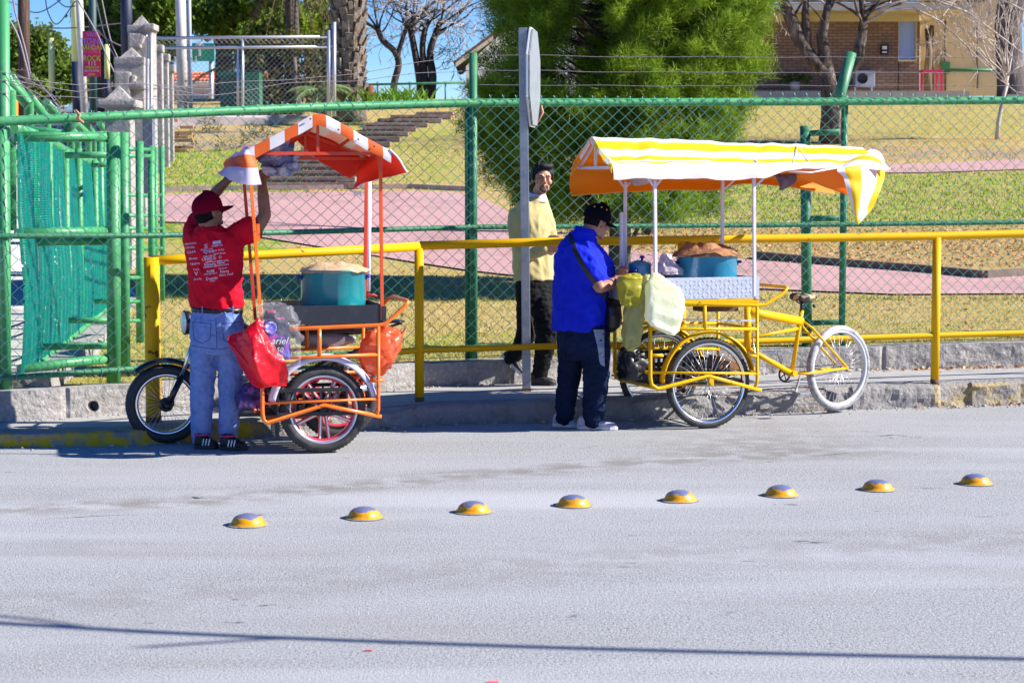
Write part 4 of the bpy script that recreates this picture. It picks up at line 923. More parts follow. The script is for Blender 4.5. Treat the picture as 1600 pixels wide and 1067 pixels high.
m.box((cx, n2, (bz0+bz1)/2), (L_, .01, th), bev=.003); m.box((cx, f2, (bz0+bz1)/2), (L_, .01, th)); m.box((BX0, (n2+f2)/2, (bz0+bz1)/2), (.01, f2-n2-.012, th)); m.box((BX1, (n2+f2)/2, (bz0+bz1)/2), (.01, f2-n2-.012, th)); m.box((cx, (n2+f2)/2, bz1-.03), (L_-.02, f2-n2-.02, .006))
m.box((BX1+.012, n2-.008, (bz0+bz1)/2+.005), (.03, .012, th*.8), bev=.003)
m.build('tray', mk('black_tray', (.016, .018, .026), .5, layers=[((.035, .035, .045), 12, .5, .8, 5)]), to)
p0, p1 = on2(418, 658, n2), on2(588, 649, n2); m = MB()
for i in range(5): m.box(((p0.x+p1.x)/2, n2+.09+i*.115, p0.z+.03), (p1.x-p0.x, .10, .01))
m.build('floor_board', M['black'], to)
m = MB(); m.box(on2(384, 646, f2-.12), (.26, .22, .02)); m.build('running_board', M['black'], to)
RF = M['redframe']
def pole2(a, b, r=.0105, mat=None, zb=None):
    m = MB(); p, q_ = on2(*a), on2(*b)
    m.bar(p, q_, r*2, r*2, up=(0, 1, 0), bev=.002); return m.build('pole', mat or O_, to)
pole2((389, 245, n2), (408, 500, n2)); pole2((594.5, 242, n2), (597, 500, n2), mat=mk('pole_red', (.80, .09, .012), .4))
pole2((379, 255, f2-.02), (399, 500, f2-.02), mat=RF); pole2((573, 248, f2-.02), (569, 500, f2-.02), mat=RF)
m = MB(); m.tube([on2(577, 284, f2-.0), on2(575, 455, f2-.0)], .0165, 12); m.build('white_pole', mk('pvc', (.70, .73, .82), .35), to)
m = MB(); a = on2(405, 352, n2); m.bar(on2(403, 350, n2+.02), on2(404, 378, n2+.02), .02, .02, up=(0, 1, 0)); m.build('pole_stub', O_, to)
# canopy frame
zT = on2(500, 240, n2).z; zA = on2(499, 180, n2).z; uL, uR, uA = on2(386, 240, n2).x, on2(606, 240, n2).x, on2(497, 180, n2).x
n3, f3 = n2-.03, f2+.0
m = MB()
def sagT(v): return -.022*(v-n3)/(f3-n3)
def sagA(v): return -.085*(v-n3)/(f3-n3)
zT0, zA0 = zT, zA
for v_ in (n3+.015, f3):
    zT, zA = zT0+sagT(v_), zA0+sagA(v_)
    m.bar((uL, v_, zT), (uR, v_, zT), .016, .02); m.bar((uL, v_, zT), (uA, v_, zA-.02), .016, .016); m.bar((uR, v_, zT), (uA, v_, zA-.02), .016, .016); m.bar((uA-.005, v_, zT), (uA-.005, v_, zA-.02), .018, .018, up=(0, 1, 0))
    m.bar((uR-.05, v_, zT-.12), (uR-.075, v_, zT), .012, .014, up=(0, 1, 0))
zT, zA = zT0, zA0
for u_, z_, s_ in ((uL, zT, -.022), (uR, zT, -.022), (uA, zA-.02, -.085), ((uR+uA)/2, (zT+zA)/2-.012, -.053), ((uL+uA)/2, (zT+zA)/2-.012, -.053)): m.bar((u_, n3, z_), (u_, f3, z_+s_), .016, .016)
m.build('canopy_frame', RF, to)
# roof cloth: columns across the slope
def roofrow(v, dz=0):
    zT, zA = zT0+sagT(v), zA0+sagA(v)
    return [V((uL-.01, v, zT+.02+dz)), V(((uL*.66+uA*.34), v, zT*.66+zA*.34+.02+dz)), V(((uL*.33+uA*.67), v, zT*.33+zA*.67+.02+dz)), V((uA, v, zA+.004+dz)), V(((uR*.33+uA*.67), v, zT*.33+zA*.67+.024+dz)), V(((uR*.66+uA*.34), v, zT*.66+zA*.34+.02+dz)), V((uR+.01, v, zT+.02+dz))]
g_ = cloth([roofrow(n3-.02), roofrow(n3+.2, .004), roofrow(f3-.1, .002), roofrow(f3+.03)], 10, 5, .004, 8, 1)
ncol = len(g_[0])
def ostripe(i, j):
    k = (j-3)//6; return (k % 2)
m = MB(); sheet(m, g_, .006, ostripe, mi_in=2); cvo = m.build('canopy', [M['cloth_o'], M['cloth_w'], M['cloth_c']], to)
# near gable trim strip
top = g_[0]; m = MB(); low = [p+V((0, -.012, -.080-.008*noise.noise(V((p.x*12, 0, 0))))) for p in top]; mid = [p+V((0, -.016, -.045)) for p in top]
sheet(m, [top, mid, low], -.003, lambda i, j: ostripe(0, j), mi_in=0); gt_ = m.build('gable_trim', [M['cloth_o'], M['cloth_w']], cvo)
m = MB()
for px, py in ((485, 180), (529, 197), (585, 223), (560, 212)): m.ball(on2(px, py+6, n3-.045), .007, 8)
m.build('rivet', M['rust'], gt_)
# far gable lining hanging low, red
ctrl = [[on2(473, 198, f3+.02), on2(505, 213, f3+.02), on2(540, 232, f3+.02), on2(575, 250, f3+.02)], [on2(466, 208, f3+.02), on2(494, 226, f3+.03), on2(530, 248, f3+.04), on2(566, 266, f3+.02)], [on2(452, 212, f3+.02), on2(480, 234, f3+.05), on2(510, 258, f3+.07), on2(548, 279, f3+.05)]]
m = MB(); sheet(m, cloth(ctrl, 8, 6, .010, 10, 3), .004, mi=0, mi_in=0); m.build('far_trim', [M['cloth_r']], cvo)
ctrl = [[on2(450, 204, f3), on2(466, 196, f3), on2(480, 196, f3)], [on2(441, 218, f3), on2(452, 228, f3), on2(462, 222, f3)]]
m = MB(); sheet(m, cloth(ctrl, 6, 4, .004, 10, 3), .004, mi=0, mi_in=0); m.build('far_trim', [M['cloth_r']], cvo)
# right eave flap flares out
ctrl = [[on2(609, 234, n3-.02), V((uR+.01, n3+.25, zT+.02)), V((uR+.01, f3, zT+.02))], [on2(624, 249, n3-.04), on2(605, 258, .2), on2(560, 262, f3)], [on2(634, 266, n3-.03), on2(598, 277, .15), on2(556, 285, f3)], [on2(637, 270, n3-.03), on2(575, 283, .2), on2(546, 298, f3+.02)]]
m = MB(); gg = cloth(ctrl, 10, 8, .006, 8, 6); sheet(m, gg, .004, lambda i, j: 0, mi_in=1); m.build('right_flap', [M['cloth_r'], M['cloth_w']], cvo)
m = MB(); ed = [r_[0] for r_ in gg]; m.tube([p+V((0, -.004, 0)) for p in ed], .006, 5); m.build('flap_hem', M['cloth_w'], cvo); m = MB(); m.tube([on2(546, 298, f3), on2(556, 301, f3), on2(563, 302, f3), on2(564, 308, f3)], [.002, .012, .012, .001], 5, flat=.3); m.build('flap_corner', M['cloth_w'], cvo)
# left eave flap: striped, blown toward the camera
B_ = M['cloth_w']; ctrl = [[on2(388, 227, n3-.02), on2(380, 229, n3+.05), V((uL-.01, n3+.25, zT+.02)), V((uL-.01, f3, zT+.02))], [on2(399, 246, n3-.04), on2(378, 246, n3-.04), on2(362, 248, .15), on2(352, 252, f3-.1)],
        [on2(403, 264, n3-.06), on2(382, 264, n3-.08), on2(362, 262, n3+.02), on2(348, 264, .3)], [on2(408, 288, n3-.07), on2(384, 288, n3-.09), on2(356, 279, n3), on2(340, 270, .25)]]
gg = cloth(ctrl, 10, 9, .007, 9, 8); m = MB(); sheet(m, gg, .004, lambda i, j: (0 if i < 7 else (1 if i < 17 else (0))), mi_in=2)
m.build('left_flap', [mk('flap_white', (.62, .60, .80), .6, transl=.3, bump=(50, .2, .003)), M['cloth_o'], M['cloth_r']], cvo)
# ---- motorcycle
BM = M['blackm']; fw = FO.loc(G(255, 693, 0)); rwx = .20
def mo(px, py, off=0.0): return on2(px, py, MV+off)
fc = mo(259, 633)
make_wheel(to, (fc.x, MV, .275), (0, 1, 0), .275, .038, .085, M['spoke'], M['chrome'], 36, knob=.001, tyre_mat=mk('black_tyre', (.022, .024, .03), .65))
make_wheel(to, (rwx, MV, .285), (0, 1, 0), .285, .04, .09, M['alloy'], M['blackm'], knob=.003, alloy=.3, hub_mat=BM)
m = MB(); c_ = V((fc.x, MV, .275)); arc_band(m, c_, (0, 1, 0), .312, R(48), R(122), .05, lip=.025); m.build('front_mudguard', BM, to)
m = MB()
for s_ in (-.085, .085): m.tube([mo(262, 634, s_), mo(283, 590, s_)], .022, 10); m.ball(mo(262, 634, s_), .026, 8)
fk = m.build('fork_leg', BM, to)
m = MB()
for s_ in (-.085, .085): m.tube([mo(283, 590, s_), mo(306, 520, s_)], .014, 10)
m.tube([mo(303, 522, -.1), mo(303, 522, .1)], .014); m.build('fork_tube', M['chrome'], to)
m = MB(); m.lathe([(.035, -.006), (.050, -.006), (.050, .0), (.03, .01), (.03, .03), (.001, .03)], (fc.x, MV-.055, .275), (0, 1, 0), 24); m.box((fc.x+.03, MV-.07, .30), (.05, .03, .07), bev=.01); m.build('brake_disc', BM, to)
hl = mo(292, 504, -.02); hd = V((-.93, -.2, 0)).normalized()
m = MB(); m.lathe([(.001, -.06), (.055, -.05), (.08, -.01), (.085, .02), (.075, .025)], hl, hd, 28); h_ = m.build('headlight', M['black'], to)
m = MB(); m.lathe([(.075, .024), (.05, .034), (.001, .04)], hl, hd, 28); m.build('lens', mk('lens', (.55, .6, .7), .1, coat=1), h_)
m = MB(); m.tube([mo(306, 506, -.33), mo(312, 498, -.25), mo(305, 494, -.1), mo(305, 494, .1), mo(308, 494, .3)], .011, 8); m.build('handlebar', BM, to)
m = MB(); bag(m, [(mo(318, 515), V((.03, 0, .02)), V((0, .05, 0))), (mo(330, 512), V((.02, 0, .07)), V((0, .12, 0))), (mo(350, 510), V((.0, 0, .10)), V((0, .14, 0))), (mo(375, 516), V((0, 0, .08)), V((0, .12, 0))), (mo(395, 524), V((0, 0, .05)), V((0, .08, 0)))], amp=.0); m.build('fuel_tank', BM, to)
m = MB(); bag(m, [(mo(390, 522), V((0, 0, .02)), V((0, .05, 0))), (mo(410, 524), V((0, 0, .04)), V((0, .11, 0))), (mo(470, 518), V((0, 0, .04)), V((0, .13, 0))), (mo(560, 512), V((0, 0, .045)), V((0, .12, 0))), (mo(600, 508), V((0, 0, .03)), V((0, .08, 0)))], amp=.0); m.build('seat', M['black'], to)
m = MB(); m.tube([mo(598, 506), mo(622, 500), mo(628, 504), mo(600, 514)], .009, 8); m.ball(mo(618, 502), (.07, .1, .012), 10); m.build('rear_rack', BM, to)
m = MB(); bag(m, [(mo(462, 530, -.09), V((.0, 0, .03)), V((0, .02, 0))), (mo(480, 531, -.1), V((0, 0, .055)), V((0, .03, 0))), (mo(520, 532, -.1), V((0, 0, .06)), V((0, .03, 0))), (mo(556, 530, -.1), V((0, 0, .02)), V((0, .02, 0)))], amp=0); m.build('side_cover', mk('grey_cover', (.25, .26, .29), .35, .3), to)
m = MB()
for s_ in (-.06, .06): m.tube([mo(318, 520, s_*.3), mo(352, 590, s_), mo(380, 640, s_), mo(470, 640, s_), mo(490, 590, s_), mo(560, 545, s_), mo(600, 520, s_)], .013, 8)
m.tube([mo(480, 610, -.06), mo(533, 625, -.06)], .018, 8); m.tube([mo(480, 610, .06), mo(533, 625, .06)], .018, 8); m.build('motorcycle_frame', BM, to)
m = MB(); m.box(mo(420, 610), (.26, .2, .17), bev=.02)
for k in range(7): m.box(mo(405, 588)+V((0, 0, -.05+k*.018)), (.14, .17, .006))
m.lathe([(.001, -.13), (.075, -.125), (.08, -.09), (.08, .09), (.001, .1)], mo(440, 618), (0, 1, 0), 22); m.lathe([(.001, -.13), (.055, -.125), (.06, -.09), (.06, .09), (.001, .1)], mo(478, 612), (0, 1, 0), 20); m.build('engine', mk('engine', (.10, .10, .11), .4, .6, layers=[((.3, .3, .3), 10, .5, .7, 4)]), to)
m = MB(); m.tube([mo(400, 605, -.11), mo(405, 640, -.13), mo(470, 645, -.14), mo(500, 628, -.15), mo(585, 600, -.15)], [.016, .016, .018, .035, .03], 10); m.build('exhaust', M['chrome'], to)
for s_ in (-.11, .11):
    a, b = mo(545, 555, s_), mo(536, 620, s_); hel = []
    for k in range(81):
        t_ = k/80; hel.append(a.lerp(b, .1+.7*t_)+V((math.cos(k*.785)*.024, math.sin(k*.785)*.024, 0)))
    m = MB(); m.tube(hel, .004, 4); m.tube([a, b], .010, 8); m.build('shock_absorber', M['steel'], to)
m = MB(); m.tube([mo(500, 575, -.1), mo(520, 566, -.1), mo(560, 600, -.1)], .006, 5); m.build('chain_guard', BM, to)
# ---- things on the orange cart
M['teal'] = mk('teal_enamel', (.008, .22, .25), .3, coat=.5, layers=[((.006, .17, .2), 5, .5, .8, 4)])
vP = .24; pc = on2(521, 470, vP); rp = (on2(571, 440, vP).x-on2(471, 440, vP).x)/2; tz = bz1-.026; hp_ = on2(521, 421, vP).z-tz
pot('cooking_pot', 'large teal enamel pot with blue handles on the black tray of the orange cart', FO, (pc.x, vP, tz), rp, hp_, M['teal'], M['handle_b'], yaw=R(12))
m = MB(); paper_dome(m, FO.wor((pc.x, vP, tz+hp_-.002)), rp*1.05, .045, FO, 9, droop=.012, amp=.022, asym=.08); tag(m.build('paper_cover', M['kraft2']), 'pale crumpled paper sack over the teal pot on the orange cart', 'paper')
q2 = lambda px, py, v: FO.wor(on2(px, py, v))
m = MB(); m.tube([q2(573, 456, f2+.02), q2(575, 462, f2), q2(584, 461, f2), q2(590, 463, f2)], [.008, .014, .012, .004], 6, flat=.5); m.tube([q2(572, 438, f2), q2(574, 450, f2), q2(578, 463, f2)], [.006, .01, .004], 6, flat=.5); tag(m.build('ribbon', mk('ribbon', (.85, .12, .07), .5, transl=.3)), 'torn red plastic strip tied at the foot of the white pole', 'ribbon')
M['bagr'] = mk('red_bag', (.74, .004, .02), .3, transl=.35, coat=.25, bump=(25, .7, .012), layers=[((.85, .02, .05), 6, .5, .7, 4)])
m = MB(); ctrl = [[q2(403, 498, n2-.03), q2(405, 497, n2-.05), q2(408, 500, n2-.06), q2(418, 503, n2-.05)],
                  [q2(380, 515, n2-.06), q2(392, 515, n2-.12), q2(404, 518, n2-.12), q2(428, 520, n2-.06)],
                  [q2(357, 529, n2-.04), q2(380, 545, n2-.13), q2(402, 548, n2-.16), q2(438, 548, n2-.08)],
                  [q2(368, 556, n2-.02), q2(388, 572, n2-.14), q2(410, 575, n2-.17), q2(447, 570, n2-.08)],
                  [q2(384, 586, n2-.02), q2(396, 592, n2-.12), q2(414, 596, n2-.14), q2(451, 588, n2-.07)],
                  [q2(396, 603, n2-.01), q2(403, 607, n2-.06), q2(420, 604, n2-.07), q2(449, 604, n2-.03)]]
g3 = cloth(ctrl, 14, 10, .010, 14, 3); g3 = [[p-FO.v*.022*(1-3*abs(noise.noise(V((p.x*9+p.z*6, p.z*3, 4)))))+noise.noise_vector(p*34)*.004 for p in r_] for r_ in g3]; m.grid(g3); m.grid([[p+FO.v*(.05*math.sin(math.pi*min(1, max(0, j/(len(r_)-1))))+.01) for j, p in enumerate(r_)] for r_ in g3])
tag(m.build('plastic_bag', M['bagr']), 'shiny red plastic bag hanging on the left corner of the orange cart', 'bag')
m = MB()
for px, py, w_, h_ in ((402, 513, .012, .05), (404, 541, .02, .028), (406, 552, .014, .03), (392, 592, .016, .04), (414, 565, .008, .03), (420, 572, .008, .03), (425, 566, .008, .028)):
    m.ball(q2(px, py, n2-.165), (w_, .003, h_), 8)
leaf = m.build('leaf_print', M['white'], None); bpy.data.objects.remove(leaf)
# flat detergent pouch (with its wordmark) inside a clear bag
M['clear'] = mk('clear_film', (.95, .93, 1.0), .08, alpha=.10, coat=.6, bump=(22, 1.0, .02)); 
tp = empty('detergent_pouch', q2(432, 560, n2-.06)); tag(tp, 'black and purple detergent pouch inside the clear bag beside the red bag', 'pouch')
m = MB(); bag(m, [(q2(432, 497, n2-.05), FO.u*.05, FO.v*.008), (q2(432, 505, n2-.06), FO.u*.085, FO.v*.02), (q2(434, 530, n2-.06), FO.u*.085, FO.v*.035), (q2(437, 555, n2-.06), FO.u*.075, FO.v*.03), (q2(438, 562, n2-.06), FO.u*.06, FO.v*.008)], amp=.004)
m.build('pouch', mk('pouch_black', (.012, .008, .03), .3, layers=[((.18, .05, .40), 7, .50, .56, 2), ((.5, .06, .3), 9, .60, .64, 2)]), tp)
m = MB(); m.lathe([(.001, 0), (.030, 0), (.034, .004), (.04, .0)], q2(423, 512, n2-.10), -FO.v, 24); m.build('badge', mk('badge', (.22, .16, .75), .3, layers=[((.75, .75, .9), 40, .5, .6, 2)]), tp)
def text_mesh(body, size, name, mat, mw, parent=None, ext=.0008, shear=0, sx=1.0, loc=None):
    cu = bpy.data.curves.new('t', 'FONT'); cu.body = body; cu.size = size; cu.extrude = ext; cu.align_x = 'CENTER'; cu.align_y = 'CENTER'; cu.resolution_u = 2; cu.shear = shear
    o = bpy.data.objects.new('t', cu); C.objects.link(o); bpy.context.view_layer.update()
    me = bpy.data.meshes.new_from_object(o.evaluated_get(bpy.context.evaluated_depsgraph_get())); bpy.data.objects.remove(o)
    m = MB(); m.add([mw@V((v.co.x*sx, v.co.y, v.co.z)) for v in me.vertices], [list(p.vertices) for p in me.polygons]); return m.build(name, mat, parent, loc)
def face_mat(p, right, up=(0, 0, 1)):
    r_ = V(right).normalized(); u_ = V(up); n_ = r_.cross(u_).normalized(); u_ = n_.cross(r_)
    return Matrix.Translation(V(p)) @ Matrix((r_, u_, n_)).transposed().to_4x4()
text_mesh('ariel', .062, 'wordmark', M['white'], face_mat(q2(436, 533, n2-.105), FO.u), tp, shear=.35)
text_mesh('50', .046, 'number', M['white'], face_mat(q2(437, 547, n2-.102), FO.u), tp, shear=.2)
m = MB(); bag(m, [(q2(420, 473, n2-.02), FO.u*.04, FO.v*.02), (q2(430, 476, n2-.05), FO.u*.09, FO.v*.05), (q2(434, 500, n2-.06), FO.u*.12, FO.v*.085), (q2(440, 530, n2-.06), FO.u*.12, FO.v*.09), (q2(448, 552, n2-.05), FO.u*.085, FO.v*.07), (q2(452, 575, n2-.02), FO.u*.05, FO.v*.03)], amp=.022, fs=18, seed=2, n=28)
tag(m.build('clear_bag', M['clear']), 'crinkled clear plastic bag on the near rail of the orange cart, holding a pouch', 'bag')
m = MB(); m.box(q2(424, 487, n2-.02), (.05, .03, .016)); m.box(q2(447, 524, n2-.04), (.03, .03, .06), Matrix.Rotation(.3, 3, 'Y'), mi=1); m.box(q2(447, 552, n2-.08), (.035, .02, .035), mi=2)
tag(m.build('sweets_pack', [mk('pk', (.8, .05, .2), .4), mk('yl', (.75, .65, .02), .4), mk('bl', (.1, .3, .75), .4)]), 'small bright pink, yellow and blue packets showing through the clear bag', 'packets')
M['bago'] = mk('orange_bag', (.85, .17, .06), .25, transl=.5, coat=.3, bump=(25, .7, .012), layers=[((.80, .35, .2), 8, .5, .7, 4), ((.25, .55, .05), 4.5, .60, .64, 2)])
m = MB(); bag(m, [(q2(600, 508, .12), FO.u*.03, FO.v*.02), (q2(597, 518, .12), FO.u*.10, FO.v*.05), (q2(595, 535, .12), FO.u*.13+V((0, 0, .03)), FO.v*.09), (q2(590, 556, .12), FO.u*.12, FO.v*.1), (q2(588, 575, .12), FO.u*.09, FO.v*.08), (q2(585, 585, .12), FO.u*.04, FO.v*.03)], amp=.02, seed=31); bag(m, [(q2(612, 530, .1), FO.u*.05+V((0, 0, .02)), FO.v*.05), (q2(624, 522, .1), FO.u*.03+V((0, 0, .03)), FO.v*.02), (q2(634, 512, .1), FO.u*.006, FO.v*.006)], amp=.012, seed=33)
tag(m.build('plastic_bag', M['bago']), 'translucent orange plastic bag with something green hanging at the right of the orange cart', 'bag')
crate(FO, (p0.x+.30, .12, p0.z+.036), (.46, .34, .17), 'crate', 'black plastic crate on the floor of the orange cart behind the wheel', M['black'], 8)
m = MB(); bag(m, [(q2(395, 600, .2), FO.u*.05, FO.v*.05), (q2(394, 618, .2), FO.u*.09, FO.v*.09), (q2(393, 636, .2), FO.u*.10, FO.v*.09)], amp=.02, seed=35); tag(m.build('plastic_bag', mk('purple_bag', (.06, .03, .14), .35, layers=[((.35, .1, .35), 9, .55, .6, 2)])), 'dark purple bag on the running board beside the man in red', 'bag')
# rolled grey-blue cloths stuffed under the left of the orange canopy
m = MB()
cb_ = [((408, 246), (440, 240), (455, 236)), ((412, 254), (435, 250), (463, 250)), ((405, 240), (425, 230), (450, 224)), ((415, 262), (440, 262), (460, 262)), ((432, 268), (440, 258), (455, 254))]
for i, (a, b, c_) in enumerate(cb_): bag(m, [(q2(*a, .1+.03*i), FO.u*.02+V((0, 0, .02)), FO.v*.03), (q2(*b, .12), FO.u*.02+V((0, 0, .045)), FO.v*.06), (q2(*c_, .12), FO.u*.015+V((0, 0, .035)), FO.v*.05)], amp=.018, seed=40+i)
for a, b in (((440, 262), (448, 275)), ((456, 256), (462, 268)), ((418, 262), (424, 274))): bag(m, [(q2(*a, .06), FO.u*.035, FO.v*.03), (q2((a[0]+b[0])/2, (a[1]+b[1])/2, .06), FO.u*.045, FO.v*.03), (q2(*b, .06), FO.u*.025, FO.v*.02)], amp=.01, seed=a[0])
tag(m.build('cloth_bundle', mk('blue_cloth', (.16, .17, .30), .9, layers=[((.40, .38, .44), 9, .48, .56, 3), ((.03, .03, .05), 6, .6, .66, 3)], bump=(60, .4, .004))), 'bundle of grey and blue cloths stuffed under the orange striped canopy', 'cloth')
# ================================================================ people
def shape(mb, rings, n=20, p=2.15):
    out = []
    rr_ = []
    for a, b in zip(rings, rings[1:]):
        for k in range(3): rr_.append(tuple(V(a[i]).lerp(V(b[i]), k/3) for i in range(3)))
    rr_.append(tuple(V(q_) for q_ in rings[-1]))
    for c, hw, hd in rr_:
        out.append([c+hw*(abs(math.cos(a))**(2/p)*math.copysign(1, math.cos(a)))+hd*(abs(math.sin(a))**(2/p)*math.copysign(1, math.sin(a))) for a in [2*math.pi*j/n for j in range(n)]])
    mb.loft(out, 0, True)
def limb(mb, pts, rs, n=14, flat=1.0):
    mb.tube(catmull(pts, 4), list(np.interp(np.linspace(0, len(pts)-1, (len(pts)-1)*4+1), range(len(pts)), rs)), n, flat=flat)
    mb.ball(pts[0], rs[0]*.98, 12); mb.ball(pts[-1], rs[-1]*.98, 12)
def remesh(mb, name, mat, parent, voxel=.009, smooth=4, wr=(0, 1, 1), clip=None, attrs=None, thick=None):
    me = bpy.data.meshes.new('tmp'); me.from_pydata(mb.v, [], mb.f); o = bpy.data.objects.new('tmp', me); C.objects.link(o)
    md = o.modifiers.new('r', 'REMESH'); md.mode = 'VOXEL'; md.voxel_size = voxel; md.use_smooth_shade = True
    ms = o.modifiers.new('s', 'SMOOTH'); ms.factor = .5; ms.iterations = smooth
    bpy.context.view_layer.update(); nm_ = bpy.data.meshes.new_from_object(o.evaluated_get(bpy.context.evaluated_depsgraph_get())); bpy.data.objects.remove(o)
    n = len(nm_.vertices); co = np.zeros(n*3); nm_.vertices.foreach_get('co', co); co = co.reshape(-1, 3); no = np.zeros(n*3); nm_.vertex_normals.foreach_get('vector', no); no = no.reshape(-1, 3)
    if wr[0]:
        for i in range(n):
            p = V(co[i]); f3 = 1-3*abs(noise.noise(V((p.x*wr[1]*3.1, p.y*wr[1]*3.1, p.z*wr[1]*wr[2]*3.4+p.x*wr[1]*2)))); f1 = noise.noise(V((p.x*wr[1], p.y*wr[1], p.z*wr[1]*wr[2]))+V((3, 1, 2))); f2 = 1-3*abs(noise.noise(V((p.x*wr[1]*1.7+p.z*wr[1]*.6, p.y*wr[1]*1.7, p.z*wr[1]*wr[2]*1.9-p.x*wr[1]*.5))))
            co[i] += no[i]*(f1*.8+f2*.6+f3*.28)*wr[0]
    me2 = bpy.data.meshes.new(name); faces = [list(p.vertices) for p in nm_.polygons]; org = ORG[parent.name]
    me2.from_pydata([(x-org.x, y-org.y, z-org.z) for x, y, z in co], [], faces); me2.polygons.foreach_set('use_smooth', [True]*len(faces)); me2.materials.append(mat); me2.update()
    o = bpy.data.objects.new(name, me2); C.objects.link(o); o.parent = parent; ORG[o.name] = org
    return o
def head(mb, c, f, u, s=1.0, neck_to=None, nr=.058):
    c = V(c); f = V(f).normalized(); u = V(u).normalized(); r = f.cross(u).normalized(); u = r.cross(f)
    rot = Matrix((r, f, u)).transposed()
    W = lambda a, b, h: c+(r*a+f*b+u*h)*s
    mb.ball(W(0, -.008, .028), (.076*s, .095*s, .084*s), 20, rot=rot); mb.ball(W(0, .022, -.040), (.058*s, .066*s, .074*s), 18, rot=rot)
    mb.ball(W(0, .066, -.098), (.026*s, .022*s, .020*s), 12, rot=rot)
    for q in (-1, 1):
        mb.ball(W(q*.042, .058, -.022), .027*s, 12); mb.ball(W(q*.036, .024, -.072), (.018*s, .036*s, .024*s), 12, rot=rot)
        mb.ball(W(q*.074, -.006, -.008), (.010*s, .022*s, .034*s), 12, rot=rot); mb.ball(W(q*.011, .098, -.030), .0085*s, 8)
        mb.tube([W(q*.012, .090, .026), W(q*.045, .074, .024)], .010*s, 8)
        mb.ball(W(q*.031, .080, -.004), (.017*s, .010*s, .012*s), 10, rot=rot)
    mb.tube([W(0, .086, .020), W(0, .100, -.008), W(0, .110, -.028)], [.009*s, .010*s, .013*s], 10)
    mb.tube([W(-.024, .080, -.060), W(0, .093, -.057), W(.024, .080, -.060)], [.004*s, .007*s, .004*s], 8)
    mb.tube([W(-.020, .079, -.070), W(0, .091, -.071), W(.020, .079, -.070)], [.004*s, .008*s, .004*s], 8)
    if neck_to is not None: mb.tube([W(0, -.022, -.03), V(neck_to)], [nr*s, nr*1.12*s], 16)
    return W, rot
def hand(mb, w, d, pn, ts, curl=.5, s=1.0, thumb=.5):
    """w wrist, d direction of palm, pn palm normal (fingers curl to it), ts side of the thumb"""
    d = V(d).normalized(); pn = V(pn); pn = (pn-d*pn.dot(d)).normalized(); t_ = d.cross(pn).normalized()
    if t_.dot(V(ts)) < 0: t_ = -t_
    w = V(w); rot = Matrix((t_, pn, d)).transposed()
    mb.ball(w+d*.048*s, (.041*s, .016*s, .052*s), 14, rot=rot); mb.ball(w+d*.012*s, (.030*s, .020*s, .03*s), 12, rot=rot)
    for k, (o_, L_) in enumerate(((.030, .070), (.010, .080), (-.010, .075), (-.029, .058))):
        p = w+d*(.088-.004*abs(k-1))*s+t_*o_*s; a = 0; pts = [p-d*.02*s]
        dd = d.copy(); 
        for sg_, fr_ in ((curl*.5, .45), (curl*1.0, .32), (curl*.8, .23)):
            a += sg_; dv = d*math.cos(a)+pn*math.sin(a); p = p+dv*L_*fr_*s; pts.append(p)
        mb.tube(pts, [.0095*s, .009*s, .0085*s, .0072*s], 8); mb.ball(pts[-1], .0072*s, 8)
    p0 = w+d*.022*s+t_*.026*s; p1 = p0+(t_*.7+d*.7+pn*.3*thumb)*.034*s; p2 = p1+(t_*.25+d*.9+pn*.6*thumb)*.028*s; p3 = p2+(d*.9+pn*.9*thumb)*.020*s
    mb.tube([p0, p1, p2, p3], [.014*s, .0115*s, .010*s, .008*s], 8); mb.ball(p3, .008*s, 8)
def shoe(name, heel, toe, mat, sole, parent, w=.048, h=.085, up=V((0, 0, 1)), ankle=None, extra=None):
    heel, toe = V(heel), V(toe); d = (toe-heel); L_ = d.length; d.normalize(); r = d.cross(up).normalized(); u = r.cross(d)
    m = MB(); R_ = []
    for t_, ww, hh in ((0, .55, .55), (.06, .74, .9), (.22, .78, 1.0), (.42, .85, .82), (.62, 1.0, .62), (.8, .96, .50), (.94, .70, .40), (1.0, .35, .26)):
        R_.append((heel+d*L_*t_+u*(hh*h*.5+.008), r*w*ww, u*(hh*h*.5)))
    shape(m, R_, p=2.5); o = remesh(m, name, mat, parent, .006, 3, (.0015, 40, 1))
    m = MB(); pl = []
    for t_, ww in ((-.01, .45), (.05, .75), (.25, .80), (.45, .84), (.65, 1.04), (.85, 1.0), (.97, .68), (1.02, .3)): pl.append((t_, ww))
    pts = [heel+d*L_*t_+r*w*ww for t_, ww in pl]+[heel+d*L_*t_-r*w*ww for t_, ww in pl[::-1]]
    m.prism(pts, u*.022); s_ = m.build('sole', sole, o)
    return o
def person(name_loc, label): t = empty('person', name_loc); return tag(t, label, 'person')
SK1 = mk('skin_brown', (.22, .098, .055), .5, layers=[((.12, .05, .03), 20, .5, .8, 4)], bump=(120, .1, .001))
SK2 = mk('skin_tan', (.36, .165, .10), .48, layers=[((.30, .12, .07), 20, .5, .8, 4)], bump=(120, .1, .001))
SK3 = mk('skin_light', (.54, .27, .175), .48, layers=[((.34, .14, .085), 24, .5, .8, 4)], bump=(120, .1, .001))
